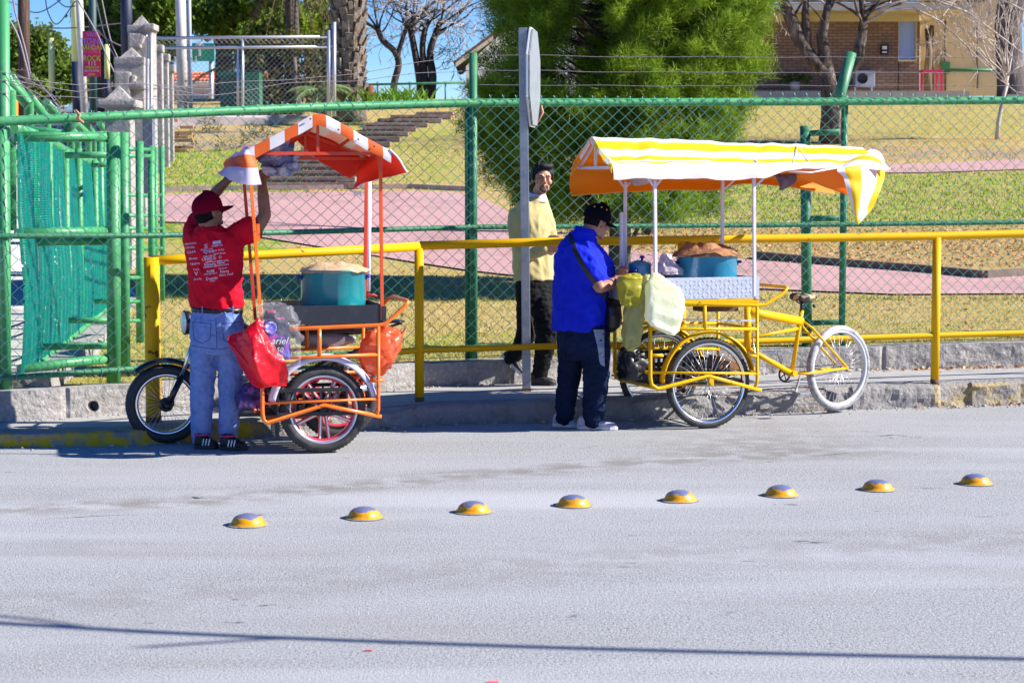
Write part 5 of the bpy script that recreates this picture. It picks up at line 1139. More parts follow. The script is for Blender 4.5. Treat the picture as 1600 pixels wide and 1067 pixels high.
# ---------------------------------------------------------------- man in red
YA = 13.42; A = lambda px, py, dy=0.0: P(px, py, YA+dy)
def gp(px, Y, z=0): return V(((px-800)/FPX*Y, Y, z))
pa_ = person(V((A(338, 600).x, YA, 0)), 'person in a red printed t-shirt, maroon cap and jeans reaching up into the orange canopy')
W_ = V((.88, -.35, 0)).normalized(); Dn = V((.35, .88, 0)).normalized(); k_ = YA/FPX*1.003
m = MB()
shape(m, [(A(339, 530), W_*.13, Dn*.08), (A(339, 500), W_*.165, Dn*.11), (A(338, 460), W_*.15, Dn*.10), (A(337, 410), W_*.165, Dn*.10), (A(337, 382), W_*.17, Dn*.10), (A(334, 366), W_*.13, Dn*.08), (A(327, 356), W_*.06, Dn*.06)])
hc = A(326, 331, .0); fwd = V((.72, .62, .30)); W1, rot1 = head(m, hc, fwd, (-.18, -.12, 1), .98, A(326, 366, .0), .062)
# right arm (screen right)
limb(m, [A(368, 372, .02), A(398, 358, .0), A(414, 337, .0)], [.058, .050, .043]); limb(m, [A(414, 337, .0), A(411, 305, .02), A(409, 284, .06)], [.043, .040, .028])
hand(m, A(410, 286, .06), V((.35, .2, 1)), V((.4, .9, .2)), V((-1, 0, 0)), .9)
# left arm
limb(m, [A(303, 372, .05), A(312, 345, .18), A(322, 318, .28)], [.056, .048, .043]); limb(m, [A(322, 318, .28), A(340, 298, .26), A(356, 281, .24)], [.043, .038, .028])
hand(m, A(354, 284, .24), V((.7, .1, .8)), V((.3, .9, -.2)), V((0, 0, 1)), .7)
for a, b, c_ in ((A(319, 540), A(317, 610), A(314, 682)), (A(358, 540), A(359, 610), A(356, 684))): limb(m, [a, b, c_], [.075, .055, .04])
remesh(m, 'body', SK1, pa_, .0075, 3)
# t-shirt
m = MB()
shape(m, [(A(339, 481), W_*.188, Dn*.125), (A(338, 460), W_*.190, Dn*.13), (A(337, 430), W_*.188, Dn*.13), (A(335, 405), W_*.203, Dn*.13), (A(334, 385), W_*.212, Dn*.125), (A(333, 370), W_*.19, Dn*.11), (A(331, 361), W_*.13, Dn*.09), (A(328, 353), W_*.078, Dn*.075)], n=28)
limb(m, [A(352, 378, .0), A(375, 366, .0), A(392, 359, .0)], [.085, .082, .086]); limb(m, [A(308, 380, .02), A(303, 368, .08), A(308, 350, .18)], [.08, .075, .072])
RED = mk('red_tshirt', (.62, .004, .022), .8, spec=.15, layers=[((.50, .003, .02), 4, .45, .7, 3)], sheen=.0, bump=(120, .15, .002))
ts = remesh(m, 'tshirt', RED, pa_, .0085, 4, (.013, 7, .7))
# jeans
JN = mk('jeans', (.17, .26, .56), .85, spec=.15, layers=[((.20, .28, .56), 5, .45, .7, 5), ((.09, .14, .34), 16, .5, .8, 4)], bump=(160, .3, .002))
m = MB(); shape(m, [(A(339, 552), W_*.178, Dn*.13), (A(339, 525), W_*.188, Dn*.14), (A(339, 500), W_*.186, Dn*.135), (A(339, 480), W_*.178, Dn*.115)], n=28)
limb(m, [A(319, 535), A(317, 585), A(315, 640), A(314, 684)], [.094, .086, .076, .062]); limb(m, [A(360, 535), A(360, 585), A(359, 640), A(356, 686)], [.094, .084, .072, .062])
jn = remesh(m, 'jeans', JN, pa_, .0085, 3, (.007, 10, 1.4))
m = MB(); 
def curve_on(o, pts, r_, out=.004):     # stitches laid on the cloth surface
    m_ = MB(); ps = []
    org = ORG[o.name]
    for p in pts:
        d_ = (p-V((0, 0, HC))).normalized(); hit, loc_, nn, ix = o.ray_cast(V((0, 0, HC))-org, d_)
        if hit: ps.append(loc_+org+nn*out)
    if len(ps) > 1: m_.tube(ps, r_, 5)
    return m_
bpy.context.view_layer.update()
ST = mk('stitching', (.05, .08, .2), .8)
for pts in (seg(A(337, 495), A(339, 545), 10), seg(A(301, 503), A(330, 506), 8), seg(A(301, 503), A(303, 530), 6), seg(A(303, 530), A(316, 537), 4), seg(A(316, 537), A(328, 530), 4), seg(A(330, 506), A(328, 530), 5), seg(A(347, 506), A(376, 503), 8), seg(A(347, 506), A(350, 532), 6), seg(A(350, 532), A(363, 538), 4), seg(A(363, 538), A(375, 530), 4), seg(A(299, 540), A(337, 546), 8), seg(A(341, 546), A(380, 540), 8)):
    mm = curve_on(jn, pts, .0022, .001)
    if mm.v: mm.build('seam', ST, jn)
m = MB(); ring = [A(339, 484)+W_*(.186*math.cos(a))+Dn*(.128*math.sin(a))-V((0, 0, .002*math.cos(a))) for a in [2*math.pi*k/40 for k in range(40)]]
m.loft([[p+V((0, 0, -.017)) for p in ring], [p+V((0, 0, .017)) for p in ring]], 0, True); bl = m.build('belt', mk('belt', (.01, .009, .012), .4), pa_)
for px in (316, 364): m = MB(); m.bar(A(px, 479, -.145), A(px, 491, -.15), .008, .010); m.build('belt_loop', JN, jn)
# cap
MAR = mk('maroon_cap', (.15, .002, .018), .9, spec=.06, bump=(120, .2, .002))
def capmesh(c, f, u, s, name, mat, parent, back_hole=False):
    c = V(c); f = V(f).normalized(); u = V(u).normalized(); r = f.cross(u).normalized(); u = r.cross(f); rot = Matrix((r, f, u)).transposed()
    m = MB(); rings = []
    for i in range(12):
        t_ = i/11; a = t_*math.pi/2; rr = math.cos(a)
        rings.append([c+(r*(.088*rr*math.cos(b))+f*(.104*rr*math.sin(b)-.006)+u*(.022+.10*math.sin(a)*(1+.10*math.sin(b))))*s for b in [2*math.pi*j/40 for j in range(40)]])
    m.loft([[p-u*.03*s for p in rings[0]]]+rings, 0, True); o = m.build(name, mat, parent)
    m = MB(); rows = []
    for i in range(9):
        t_ = i/8; row_ = []
        for j in range(17):
            b = R(22)+R(136)*j/16; e = .104+.078*t_*math.sin(b)**.6
            row_.append(c+(r*(.088+.014*t_)*math.cos(b)+f*(e*math.sin(b)-.006)+u*(.0-.012*t_-.022*math.cos(b)**2*t_+.002))*s)
        rows.append(row_)
    sheet(m, rows, -.005*s, mi_in=0); m.build('brim', mat, o)
    m = MB(); m.ball(c+(u*.125-f*.006)*s, .008*s, 8); m.build('cap_button', mat, o); return o
capmesh(hc+V((0, 0, .012)), V((.8, .5, .22)), V((-.2, -.1, 1)), 1.03, 'cap', MAR, pa_)
HR = mk('black_hair', (.006, .005, .006), .8, spec=.1, layers=[((.014, .012, .013), 60, .5, .7, 3)], bump=(150, .8, .003))
m = MB(); m.ball(W1(0, -.030, .0), (.077, .080, .080), 18, rot=rot1); m.ball(W1(0, -.050, -.045), (.058, .045, .03), 14, rot=rot1); remesh(m, 'hair', HR, pa_, .006, 2, (.002, 60, 1))
SHB = mk('black_shoe', (.012, .012, .015), .6, bump=(100, .4, .002)); WS = mk('white_sole', (.55, .55, .58), .6); BS = mk('black_sole', (.02, .02, .022), .7)
for hx_, tx, Y in ((303, 336, 13.36), (343, 382, 13.30)):
    s_ = shoe('shoe', gp(hx_, Y+.03, .004), gp(tx, Y-.02, .004), SHB, BS, pa_, .05, .10)
    a, b = gp(hx_+10, Y-.055, .03), gp(hx_+24, Y-.06, .03)
    for k in range(3): m = MB(); m.bar(a.lerp(b, k/3)+V((0, 0, .0)), a.lerp(b, k/3+.16)+V((0, 0, .045)), .005, .007); m.build('shoe_stripe', M['white'], s_)
    m = MB(); m.tube([gp(hx_+2, Y-.02, .098)+V((0.05*math.cos(a)+.03, .05*math.sin(a)+.02, 0)) for a in [2*math.pi*k/16 for k in range(17)]], .006, 6); m.build('sock_trim', mk('pink', (.75, .03, .12), .7), s_)
# print on the t-shirt back: rows of small sponsor marks laid on the cloth
def on_cloth(o, body, px, py, size, tilt=0.0, mat=None, sx=1.0, out=.002, boxmode=False):
    org = ORG[o.name]; vs, fs = [], []
    if boxmode: base = [V((x_, y_, 0)) for x_ in (-.5, -.25, 0, .25, .5) for y_ in (-.5, .5)]; polys = [(0, 2, 3, 1), (2, 4, 5, 3), (4, 6, 7, 5), (6, 8, 9, 7)]
    else:
        cu = bpy.data.curves.new('t', 'FONT'); cu.body = body; cu.size = 1; cu.align_x = 'CENTER'; cu.align_y = 'CENTER'; cu.resolution_u = 1; cu.offset = .012
        t_ = bpy.data.objects.new('t', cu); C.objects.link(t_); bpy.context.view_layer.update()
        me = bpy.data.meshes.new_from_object(t_.evaluated_get(bpy.context.evaluated_depsgraph_get())); bpy.data.objects.remove(t_)
        base = [v.co.copy() for v in me.vertices]; polys = [tuple(p.vertices) for p in me.polygons]
    ct, st_ = math.cos(tilt), math.sin(tilt); ok = {}
    for i, v in enumerate(base):
        x_, y_ = v.x*size*sx, v.y*size; X_, Z_ = x_*ct-y_*st_, x_*st_+y_*ct; d_ = ray(px+X_, py-Z_).normalized()
        hit, loc_, nn, ix = o.ray_cast(V((0, 0, HC))-org, d_)
        if hit: vs.append(loc_+org+nn*out)
        else: vs.append(None)
    m_ = MB(); idx = {}; vv_ = []
    for i, q_ in enumerate(vs):
        if q_ is not None: idx[i] = len(vv_); vv_.append(q_)
    fs = [[idx[i] for i in p] for p in polys if all(i in idx for i in p)]
    if fs: m_.add(vv_, fs); return m_.build('print', mat, o)
bpy.context.view_layer.update()
PW = mk('print_white', (.62, .55, .72), .7)
tl = .12
for body, px, py, sz, sx in (('SERVICIOS', 298, 381, 3.4, 1.0), ('OFICIAL', 297, 387, 4, .9), ('CASA', 299, 394, 5, 1), ('Monte', 302, 404, 4.4, 1), ('Norte', 305, 412, 5, 1), ('Feria', 307, 421, 4, 1), ('V', 307, 428, 8, 1), ('Sierra', 309, 436, 4.5, 1),
                         ('S', 305+17, 385, 8, 1.6), ('CENTRO SUR', 323, 390, 2.8, 1), ('Qmo', 309+17, 393, 7, 1), ('GRUPO', 327, 401, 5, 1), ('UNIDO', 327, 405, 5, 1.2), ('Rivera', 328, 413, 6, 1), ('HERMANOS', 328, 417, 3, 1.1), ('ALIM', 329, 424, 5, 1), ('TRANSPORTE', 329, 428, 3, 1), ('Dentis', 331, 435, 6, 1), ('familiar', 332, 439, 2.5, 1),
                         ('CAMPOS', 339, 384, 4, 1), ('Plaza del Sol', 341, 391, 3.2, 1), ('Santa Rosa', 343, 396, 3.6, 1), ('O', 344, 402, 6, 1), ('COMERCIAL', 345, 408, 3.6, 1.1), ('Restaurante', 347, 414, 3.8, 1), ('San Luis', 348, 419, 3.4, 1), ('Nora', 351, 424, 5.5, 1), ('Salon Azul', 353, 429, 4.5, 1)):
    on_cloth(ts, body, px, py, sz*1.15, tl, PW, sx)
for px, py, w_, h_ in ((339, 379, 13, 4.5), (327, 409, 11, 1.6), (345, 411, 12, 1.4)): on_cloth(ts, '', px, py, h_, tl, PW, w_/h_, boxmode=True)
# ---------------------------------------------------------------- man in blue
YB = 14.5; B = lambda px, py, dy=0.0: P(px, py, YB+dy)
pb_ = person(V((B(907, 600).x, YB, 0)), 'person in bright blue polo, dark cap and navy track pants at the yellow tricycle')
W_ = V((.80, -.60, 0)).normalized(); Dn = V((.60, .80, 0)).normalized()
m = MB()
shape(m, [(B(910, 545), W_*.12, Dn*.11), (B(907, 510), W_*.17, Dn*.16), (B(909, 470), W_*.155, Dn*.13), (B(908, 430), W_*.145, Dn*.12), (B(905, 398), W_*.115, Dn*.10), (B(910, 374), W_*.075, Dn*.07), (B(916, 362), W_*.06, Dn*.06)])
hb = B(934, 347, .05); fwb = V((.90, .38, -.34)); WB1, rotb = head(m, hb, fwb, (.32, .12, 1), .96, B(916, 372, 0), .066)
limb(m, [B(905, 402, -.10), B(922, 426, -.18), B(937, 449, -.25)], [.045, .046, .044]); limb(m, [B(937, 449, -.25), B(951, 445, -.14), B(964, 438, .0)], [.044, .042, .030])
hand(m, B(963, 438, .0), V((.7, .7, .25)), V((.1, .5, -.6)), V((0, 0, 1)), 1.0)
limb(m, [B(923, 400, .15), B(943, 423, .26), B(956, 445, .30)], [.042, .044, .040]); limb(m, [B(958, 445, .30), B(965, 440, .28), B(970, 432, .24)], [.040, .036, .028])
hand(m, B(969, 434, .24), V((.3, -.5, .7)), V((-.3, -.6, -.3)), V((1, 0, 0)), 1.0)
for a, b, c_ in ((B(890, 540, .10), B(886, 600, .10), B(880, 650, .10)), (B(928, 540, -.08), B(930, 600, -.08), B(926, 652, -.05))): limb(m, [a, b, c_], [.085, .06, .042])
remesh(m, 'body', SK2, pb_, .0075, 3)
m = MB()
shape(m, [(B(905, 516), W_*.205, Dn*.165), (B(906, 490), W_*.212, Dn*.17), (B(908, 455), W_*.212, Dn*.17), (B(906, 425), W_*.200, Dn*.165), (B(903, 400), W_*.178, Dn*.15), (B(903, 384), W_*.145, Dn*.13), (B(908, 370), W_*.105, Dn*.10), (B(914, 361), W_*.085, Dn*.085)], n=28)
limb(m, [B(900, 394, -.08), B(917, 414, -.17), B(928, 431, -.21)], [.090, .085, .082]); limb(m, [B(922, 392, .14), B(940, 415, .25), B(946, 428, .28)], [.085, .08, .075])
BLU = mk('blue_polo', (.008, .022, .56), .8, spec=.12, layers=[((.006, .015, .42), 4, .45, .7, 3)], bump=(120, .15, .002))
bs = remesh(m, 'polo_shirt', BLU, pb_, .0085, 4, (.013, 6.5, .7))
m = MB(); cc = B(915, 362); ring = lambda z_, e: [cc+V((0, 0, z_))+W_*((.075+e)*math.cos(a))+Dn*((.075+e)*math.sin(a))+V((.10*(-z_*0), 0, .016*math.cos(a+2.6))) for a in [2*math.pi*k/28 for k in range(28)]]
m.loft([ring(-.02, .016), ring(.012, .006), ring(.028, .0), ring(.03, -.006), ring(.0, -.004)], 0, False); m.build('collar', BLU, bs)
NV = mk('navy_pants', (.004, .010, .036), .8, spec=.12, layers=[((.008, .017, .055), 6, .45, .7, 4)], bump=(110, .2, .002))
m = MB(); shape(m, [(B(911, 560), W_*.16, Dn*.17), (B(912, 535), W_*.19, Dn*.18), (B(912, 508), W_*.19, Dn*.17)], n=28)
limb(m, [B(893, 540, .08), B(890, 580, .09), B(885, 620, .1), B(882, 652, .1)], [.100, .088, .076, .066]); limb(m, [B(930, 540, -.08), B(931, 580, -.08), B(929, 620, -.06), B(926, 654, -.05)], [.108, .098, .086, .074])
np_ = remesh(m, 'track_pants', NV, pb_, .0085, 3, (.009, 9, 1.3))
bpy.context.view_layer.update()
# grey side panel laid on the trouser leg
def patch(o, poly, mat, name, n=10, out=.0015):
    """poly: left edge points and right edge points (same count) in photo px, laid on the cloth"""
    L_, Rr_ = poly; org = ORG[o.name]; rows = []
    Lc, Rc = catmull([V((a, b, 0)) for a, b in L_], n), catmull([V((a, b, 0)) for a, b in Rr_], n)
    for a, b in zip(Lc, Rc):
        row_ = []
        for k in range(5):
            q_ = a.lerp(b, k/4); d_ = ray(q_.x, q_.y).normalized(); hit, loc_, nn, ix = o.ray_cast(V((0, 0, HC))-org, d_)
            row_.append(loc_+org+nn*out if hit else None)
        if all(x_ is not None for x_ in row_): rows.append(row_)
    if len(rows) > 1: m_ = MB(); m_.grid(rows); return m_.build(name, mat, o)
patch(np_, ([(927, 515), (934, 545), (937, 566), (943, 572)], [(944, 515), (944, 545), (944.5, 566), (945, 573)]), mk('grey_panel', (.22, .24, .34), .7), 'side_panel')
# cap with small gold stars
NC = mk('navy_cap', (.004, .005, .010), .9, spec=.05, bump=(120, .2, .002))
cp = capmesh(hb+V((-.004, 0, .022)), V((.88, .34, -.30)), V((.34, .10, 1)), 1.0, 'cap', NC, pb_)
m = MB(); q0 = B(929, 322, -.045); 
for px, py in ((929, 323), (940, 324), (948, 328)):
    q0 = B(px, py, -.03); m = MB(); m.ball(q0, (.006, .006, .006), 6); m.build('gold_star', mk('gold', (.6, .4, .03), .4), cp)
m = MB(); m.ball(WB1(0, -.030, -.004), (.078, .080, .078), 18, rot=rotb); remesh(m, 'hair', HR, pb_, .006, 2, (.002, 60, 1))
m = MB()
for q in (-1, 1):
    rg = [WB1(q*.032+.020*math.cos(a), .103-.004*abs(math.cos(a)), -.002+.014*math.sin(a)) for a in [2*math.pi*k/16 for k in range(16)]]; m.tube(rg, .0018, 5, closed=True)
    m.tube([WB1(q*.052, .100, .002), WB1(q*.078, .05, .006), WB1(q*.080, .0, .006)], .002, 5)
m.tube([WB1(-.012, .104, .002), WB1(.012, .104, .002)], .002, 5); m.build('glasses', M['blackm'], pb_)
GS = mk('grey_trainer', (.36, .34, .44), .7, layers=[((.5, .48, .58), 20, .5, .7, 3)], bump=(110, .4, .002))
for hx_, tx, Y, in ((864, 902, 14.62), (902, 965, 14.46)): 
    s_ = shoe('shoe', gp(hx_+1, Y+.02, .004), gp(tx, Y-.03, .004), GS, WS, pb_, .05, .095)
    a = gp(hx_+18, Y-.05, .035); b = gp(hx_+38, Y-.052, .05); m = MB(); m.tube([a, a.lerp(b, .4)-V((0, 0, .008)), b], [.006, .007, .002], 5, flat=.4); m.build('shoe_mark', SHB, s_)
# shoulder bag
bgt = empty('shoulder_bag', B(960, 500, -.1)); tag(bgt, 'black shoulder bag hanging at the front hip of the man in the blue polo', 'bag')
m = MB(); bag(m, [(B(957, 466, -.02), V((.03, .02, 0)), V((-.02, .05, 0))), (B(956, 478, -.04), V((.05, .03, 0)), V((-.03, .08, 0))), (B(956, 495, -.04), V((.055, .03, 0)), V((-.04, .10, 0))), (B(955, 510, -.04), V((.045, .02, 0)), V((-.03, .09, 0))), (B(954, 519, -.04), V((.02, .01, 0)), V((-.01, .03, 0)))], amp=.006); m.build('pouch', M['black'], bgt)
org = ORG[bs.name]; rowsS = []
for t_ in np.linspace(0, 1, 30):
    c1 = catmull([V((889, 363, 0)), V((899, 392, 0)), V((917, 425, 0)), V((940, 455, 0)), V((952, 478, 0))], 10)[int(t_*40)]
    row_ = []
    for k in (-1, 0, 1):
        d_ = ray(c1.x+k*3.4, c1.y-k*1.6).normalized(); hit, loc_, nn, ix = bs.ray_cast(V((0, 0, HC))-org, d_); 
        if hit: row_.append(loc_+org+nn*.004)
    if len(row_) == 3: rowsS.append(row_)
rowsS.append([B(952, 474, -.14), B(955, 476, -.13), B(958, 478, -.12)]); m = MB(); m.grid(rowsS); m.grid([[p+V((0, .003, 0)) for p in r_] for r_ in rowsS]); m.build('strap', M['black'], bgt)
m = MB(); bag(m, [(B(960, 448, .05), V((.015, 0, 0)), V((0, .02, 0))), (B(964, 458, .05), V((.05, 0, 0)), V((0, .03, 0))), (B(968, 472, .05), V((.025, 0, 0)), V((0, .02, 0)))], amp=.01, seed=51)
tag(m.build('plastic_bag', mk('sky_bag', (.05, .35, .62), .4, transl=.4)), 'small sky-blue plastic bag between the hands of the man in blue and the cart', 'bag')
m = MB(); m.box(B(969, 445, .14), (.05, .04, .012), Matrix.Rotation(.4, 3, 'Y')); tag(m.build('napkin', M['white']), 'white napkin held in the hands of the man in the blue polo', 'napkin')
# ---------------------------------------------------------------- walker behind the railing
YC = 16.15; Cc = lambda px, py, dy=0.0: P(px, py, YC+dy)
zc = pave_z(Cc(840, 500).x)
pc_ = person(V((Cc(838, 500).x, YC, zc)), 'bearded person in pale yellow sweater and black trousers walking behind the yellow railing')
W_ = V((.86, .50, 0)).normalized(); Dn = V((-.50, .86, 0)).normalized()
m = MB()
shape(m, [(Cc(835, 470), W_*.15, Dn*.11), (Cc(834, 430), W_*.15, Dn*.10), (Cc(832, 390), W_*.14, Dn*.09), (Cc(830, 350), W_*.14, Dn*.09), (Cc(831, 332), W_*.13, Dn*.08), (Cc(834, 318), W_*.10, Dn*.07), (Cc(838, 310), W_*.055, Dn*.055)])
hcw = Cc(847, 280, -.02); fwc = V((.20, -.97, .0)); WC1, rotc = head(m, hcw, fwc, (.02, .05, 1), 1.02, Cc(840, 314, .02), .050)
limb(m, [Cc(810, 340, -.03), Cc(808, 372, -.06), Cc(816, 398, -.08)], [.038, .040, .038]); limb(m, [Cc(816, 398, -.08), Cc(838, 395, -.18), Cc(856, 388, -.22)], [.040, .034, .026])
hand(m, Cc(854, 389, -.22), V((1, -.2, .12)), V((0, .9, .2)), V((0, 0, 1)), .8, 1.02)
limb(m, [Cc(853, 341, .03), Cc(860, 365, .02), Cc(860, 388, -.04)], [.035, .036, .034]); limb(m, [Cc(860, 388, -.04), Cc(860, 378, -.14), Cc(862, 371, -.20)], [.036, .03, .024])
hand(m, Cc(861, 371, -.20), V((1, -.1, -.05)), V((0, -.3, -.9)), V((0, -1, .3)), .7, 1.02)
limb(m, [Cc(842, 480), Cc(845, 530), Cc(842, 590)], [.08, .055, .04]); limb(m, [Cc(826, 480, .06), Cc(823, 512, .1), Cc(817, 534, .11), Cc(806, 552, .15), Cc(795, 562, .17)], [.07, .055, .05, .042, .035])
remesh(m, 'body', SK3, pc_, .0058, 2)
SW = mk('pale_sweater', (.52, .44, .20), .9, spec=.1, layers=[((.44, .37, .17), 8, .45, .7, 4)], bump=(170, .6, .003), sheen=.3)
m = MB()
shape(m, [(Cc(834, 438), W_*.168, Dn*.125), (Cc(833, 415), W_*.172, Dn*.13), (Cc(832, 380), W_*.172, Dn*.13), (Cc(830, 350), W_*.182, Dn*.13), (Cc(830, 334), W_*.175, Dn*.115), (Cc(833, 317), W_*.135, Dn*.09), (Cc(838, 308), W_*.080, Dn*.075)], n=28)
limb(m, [Cc(808, 338, -.03), Cc(806, 368, -.06), Cc(815, 396, -.08)], [.072, .064, .058]); limb(m, [Cc(815, 396, -.08), Cc(835, 396, -.17), Cc(851, 390, -.21)], [.056, .048, .040])
limb(m, [Cc(853, 338, .03), Cc(860, 365, .02), Cc(860, 388, -.04)], [.06, .056, .05]); limb(m, [Cc(860, 388, -.04), Cc(860, 379, -.12), Cc(861, 374, -.17)], [.046, .04, .034])
remesh(m, 'sweater', SW, pc_, .0085, 4, (.009, 6, .6))
m = MB(); cc = Cc(840, 306); ring = lambda z_, e: [cc+V((.0, 0, z_))+W_*((.062+e)*math.cos(a))+Dn*((.062+e)*math.sin(a))+V((0, 0, .014*math.sin(a))) for a in [2*math.pi*k/28 for k in range(28)]]
m.loft([ring(-.035, .022), ring(-.005, .012), ring(.018, .004), ring(.024, .0), ring(.0, -.002)], 0, False); m.build('collar', mk('lilac_collar', (.58, .52, .66), .8), pc_)
BT = mk('black_trousers', (.008, .008, .010), .8, spec=.12, layers=[((.014, .014, .016), 6, .45, .7, 4)], bump=(120, .25, .002))
m = MB(); shape(m, [(Cc(836, 480), W_*.15, Dn*.12), (Cc(835, 458), W_*.158, Dn*.12), (Cc(834, 436), W_*.155, Dn*.115)], n=28)
limb(m, [Cc(847, 475, -.04), Cc(854, 515, -.06), Cc(849, 555, -.04), Cc(843, 590, .0)], [.105, .095, .072, .062]); limb(m, [Cc(826, 475, .06), Cc(824, 512, .1), Cc(818, 533, .1)], [.10, .085, .075]); limb(m, [Cc(818, 533, .1), Cc(808, 550, .14), Cc(799, 560, .16)], [.075, .065, .058])
remesh(m, 'trousers', BT, pc_, .0085, 3, (.009, 10, 1.3))
zf = zc+.004
s1 = shoe('shoe', V((Cc(826, 600).x, YC, zf)), V((Cc(868, 600).x, YC-.06, zf)), SHB, BS, pc_, .05, .105)
s2 = shoe('shoe', Cc(783, 556, .18), Cc(818, 592, .14), SHB, WS, pc_, .045, .085, up=V((.7, 0, .7)))
# hair, brows, beard, eyes
HG = mk('greying_hair', (.010, .010, .013), .6, spec=.25, layers=[((.10, .10, .12), (60, 60, 14), .58, .72, 4)], bump=(150, .9, .004))
m = MB(); m.ball(WC1(0, -.018, .048), (.090, .098, .084), 20, rot=rotc); m.ball(WC1(0, -.050, -.01), (.088, .07, .085), 16, rot=rotc)
for i in range(13):
    a = R(-80+160*i/12); m.ball(WC1(.060*math.sin(a), .034+.042*math.cos(a), .098+.014*rnd.random()), .024, 8)
for q in (-1, 1): m.ball(WC1(q*.078, .018, .030), (.012, .030, .050), 10, rot=rotc)
remesh(m, 'hair', HG, pc_, .006, 2, (.0022, 60, .35))
DB = mk('brow_hair', (.015, .012, .012), .7)
for q in (-1, 1):
    m = MB(); m.tube([WC1(q*.012, .101, .021), WC1(q*.030, .096, .028), WC1(q*.050, .080, .020)], [.0035, .0048, .002], 6); m.build('eyebrow', DB, pc_)
    m = MB(); m.ball(WC1(q*.031, .0855, .001), (.0125, .006, .0052), 12, rot=rotc); e_ = m.build('eye', mk('eye_white', (.5, .45, .42), .3), pc_)
    m = MB(); m.ball(WC1(q*.031+.001, .0905, .001), (.0052, .003, .0050), 10, rot=rotc); m.build('iris', mk('iris', (.012, .007, .005), .15), e_)
    m = MB(); m.tube([WC1(q*.018, .090, .003), WC1(q*.031, .094, .0075), WC1(q*.046, .083, .003)], .0022, 5); m.build('eyelid', mk('lid', (.12, .05, .035), .6), e_)
m = MB(); m.tube([WC1(-.022, .084, -.065), WC1(0, .100, -.0635), WC1(.022, .084, -.065)], [.002, .0055, .002], 6, flat=.7); m.build('lips', mk('lips', (.30, .08, .07), .5), pc_)
m = MB(); m.ball(WC1(0, .082, -.092), (.022, .012, .018), 10, rot=rotc)
for q in (-1, 1): m.tube([WC1(q*.005, .102, -.049), WC1(q*.028, .085, -.056), WC1(q*.032, .076, -.085), WC1(q*.012, .083, -.100)], [.004, .0045, .006, .006], 6)
remesh(m, 'beard', mk('grey_beard', (.07, .055, .05), .9, spec=.1, layers=[((.24, .22, .21), 50, .5, .62, 3)], bump=(200, .9, .003)), pc_, .004, 1, (.0015, 120, 1))
# ================================================================ background
def leaves(clumps, per, size, aspect=.5, seed=1, spread=1.0, up=.2, needle=False):
    """many small leaf faces gathered in clumps; clumps: (x, y, z, radius)"""
    g = np.random.default_rng(seed); c = np.repeat(np.array(clumps, float), per, axis=0); n = len(c)
    d = g.normal(size=(n, 3)); d /= np.linalg.norm(d, axis=1)[:, None]; r = c[:, 3]*g.random(n)**.45*spread
    p = c[:, :3]+d*r[:, None]
    if needle:
        a = d*.8+g.normal(size=(n, 3))*.55+np.array([0, 0, up]); a /= np.linalg.norm(a, axis=1)[:, None]
        b = np.cross(a, g.normal(size=(n, 3))); b /= np.linalg.norm(b, axis=1)[:, None]
        L_ = size*(.6+.8*g.random(n))[:, None]; w_ = size*aspect
        v = np.stack([p-b*w_, p+b*w_, p+a*L_], axis=1).reshape(-1, 3); k = 3
    else:
        a = g.normal(size=(n, 3))+d*.5+np.array([0, 0, up]); a /= np.linalg.norm(a, axis=1)[:, None]
        b = np.cross(a, g.normal(size=(n, 3))); b /= np.linalg.norm(b, axis=1)[:, None]
        s_ = (size*(.6+.8*g.random(n)))[:, None]
        v = np.stack([p-a*s_*.5, p+b*s_*aspect*.5, p+a*s_*.5, p-b*s_*aspect*.5], axis=1).reshape(-1, 3); k = 4
    return v, k
def leaf_mesh(name, vk, mat, parent=None, loc=None):
    v, k = vk; n = len(v)//k; org = ORG[parent.name] if parent is not None else V(loc)
    me = bpy.data.meshes.new(name); v = v-np.array(org)
    me.vertices.add(len(v)); me.vertices.foreach_set('co', v.ravel()); me.loops.add(n*k); me.loops.foreach_set('vertex_index', np.arange(n*k, dtype=np.int32))
    me.polygons.add(n); me.polygons.foreach_set('loop_start', np.arange(0, n*k, k, dtype=np.int32)); me.polygons.foreach_set('loop_total', np.full(n, k, dtype=np.int32)); me.update(calc_edges=True)
    me.materials.append(mat); o = bpy.data.objects.new(name, me); C.objects.link(o); ORG[o.name] = V(org)
    if parent is not None: o.parent = parent
    else: o.location = V(loc)
    return o
def leafmat(name, a, b, c_=None, s=1.2):
    L_ = [(b, s, .42, .62, 4)]
    if c_: L_.append((c_, s*3.1, .55, .70, 3))
    return mk(name, a, .6, layers=L_, transl=.35, spec=.25)
BARK = mk('bark', (.13, .095, .075), .95, layers=[((.26, .21, .18), (9, 9, 2), .5, .7, 6), ((.05, .04, .035), (14, 14, 3), .55, .7, 5)], bump=((22, 22, 5), 1.0, .03, 6))
BARKD = mk('dark_bark', (.060, .048, .045), .95, layers=[((.14, .11, .10), (9, 9, 2), .5, .7, 6)], bump=((22, 22, 5), 1.0, .03, 6))
BARK2 = mk('forked_bark', (.085, .06, .05), .95, layers=[((.24, .19, .16), (7, 7, 2), .5, .66, 6), ((.03, .025, .02), (14, 14, 3), .5, .62, 5)], bump=((22, 22, 5), 1.0, .03, 6))
TWIG = mk('grey_twig', (.46, .40, .37), .9, layers=[((.2, .16, .14), 3, .5, .7, 3)])
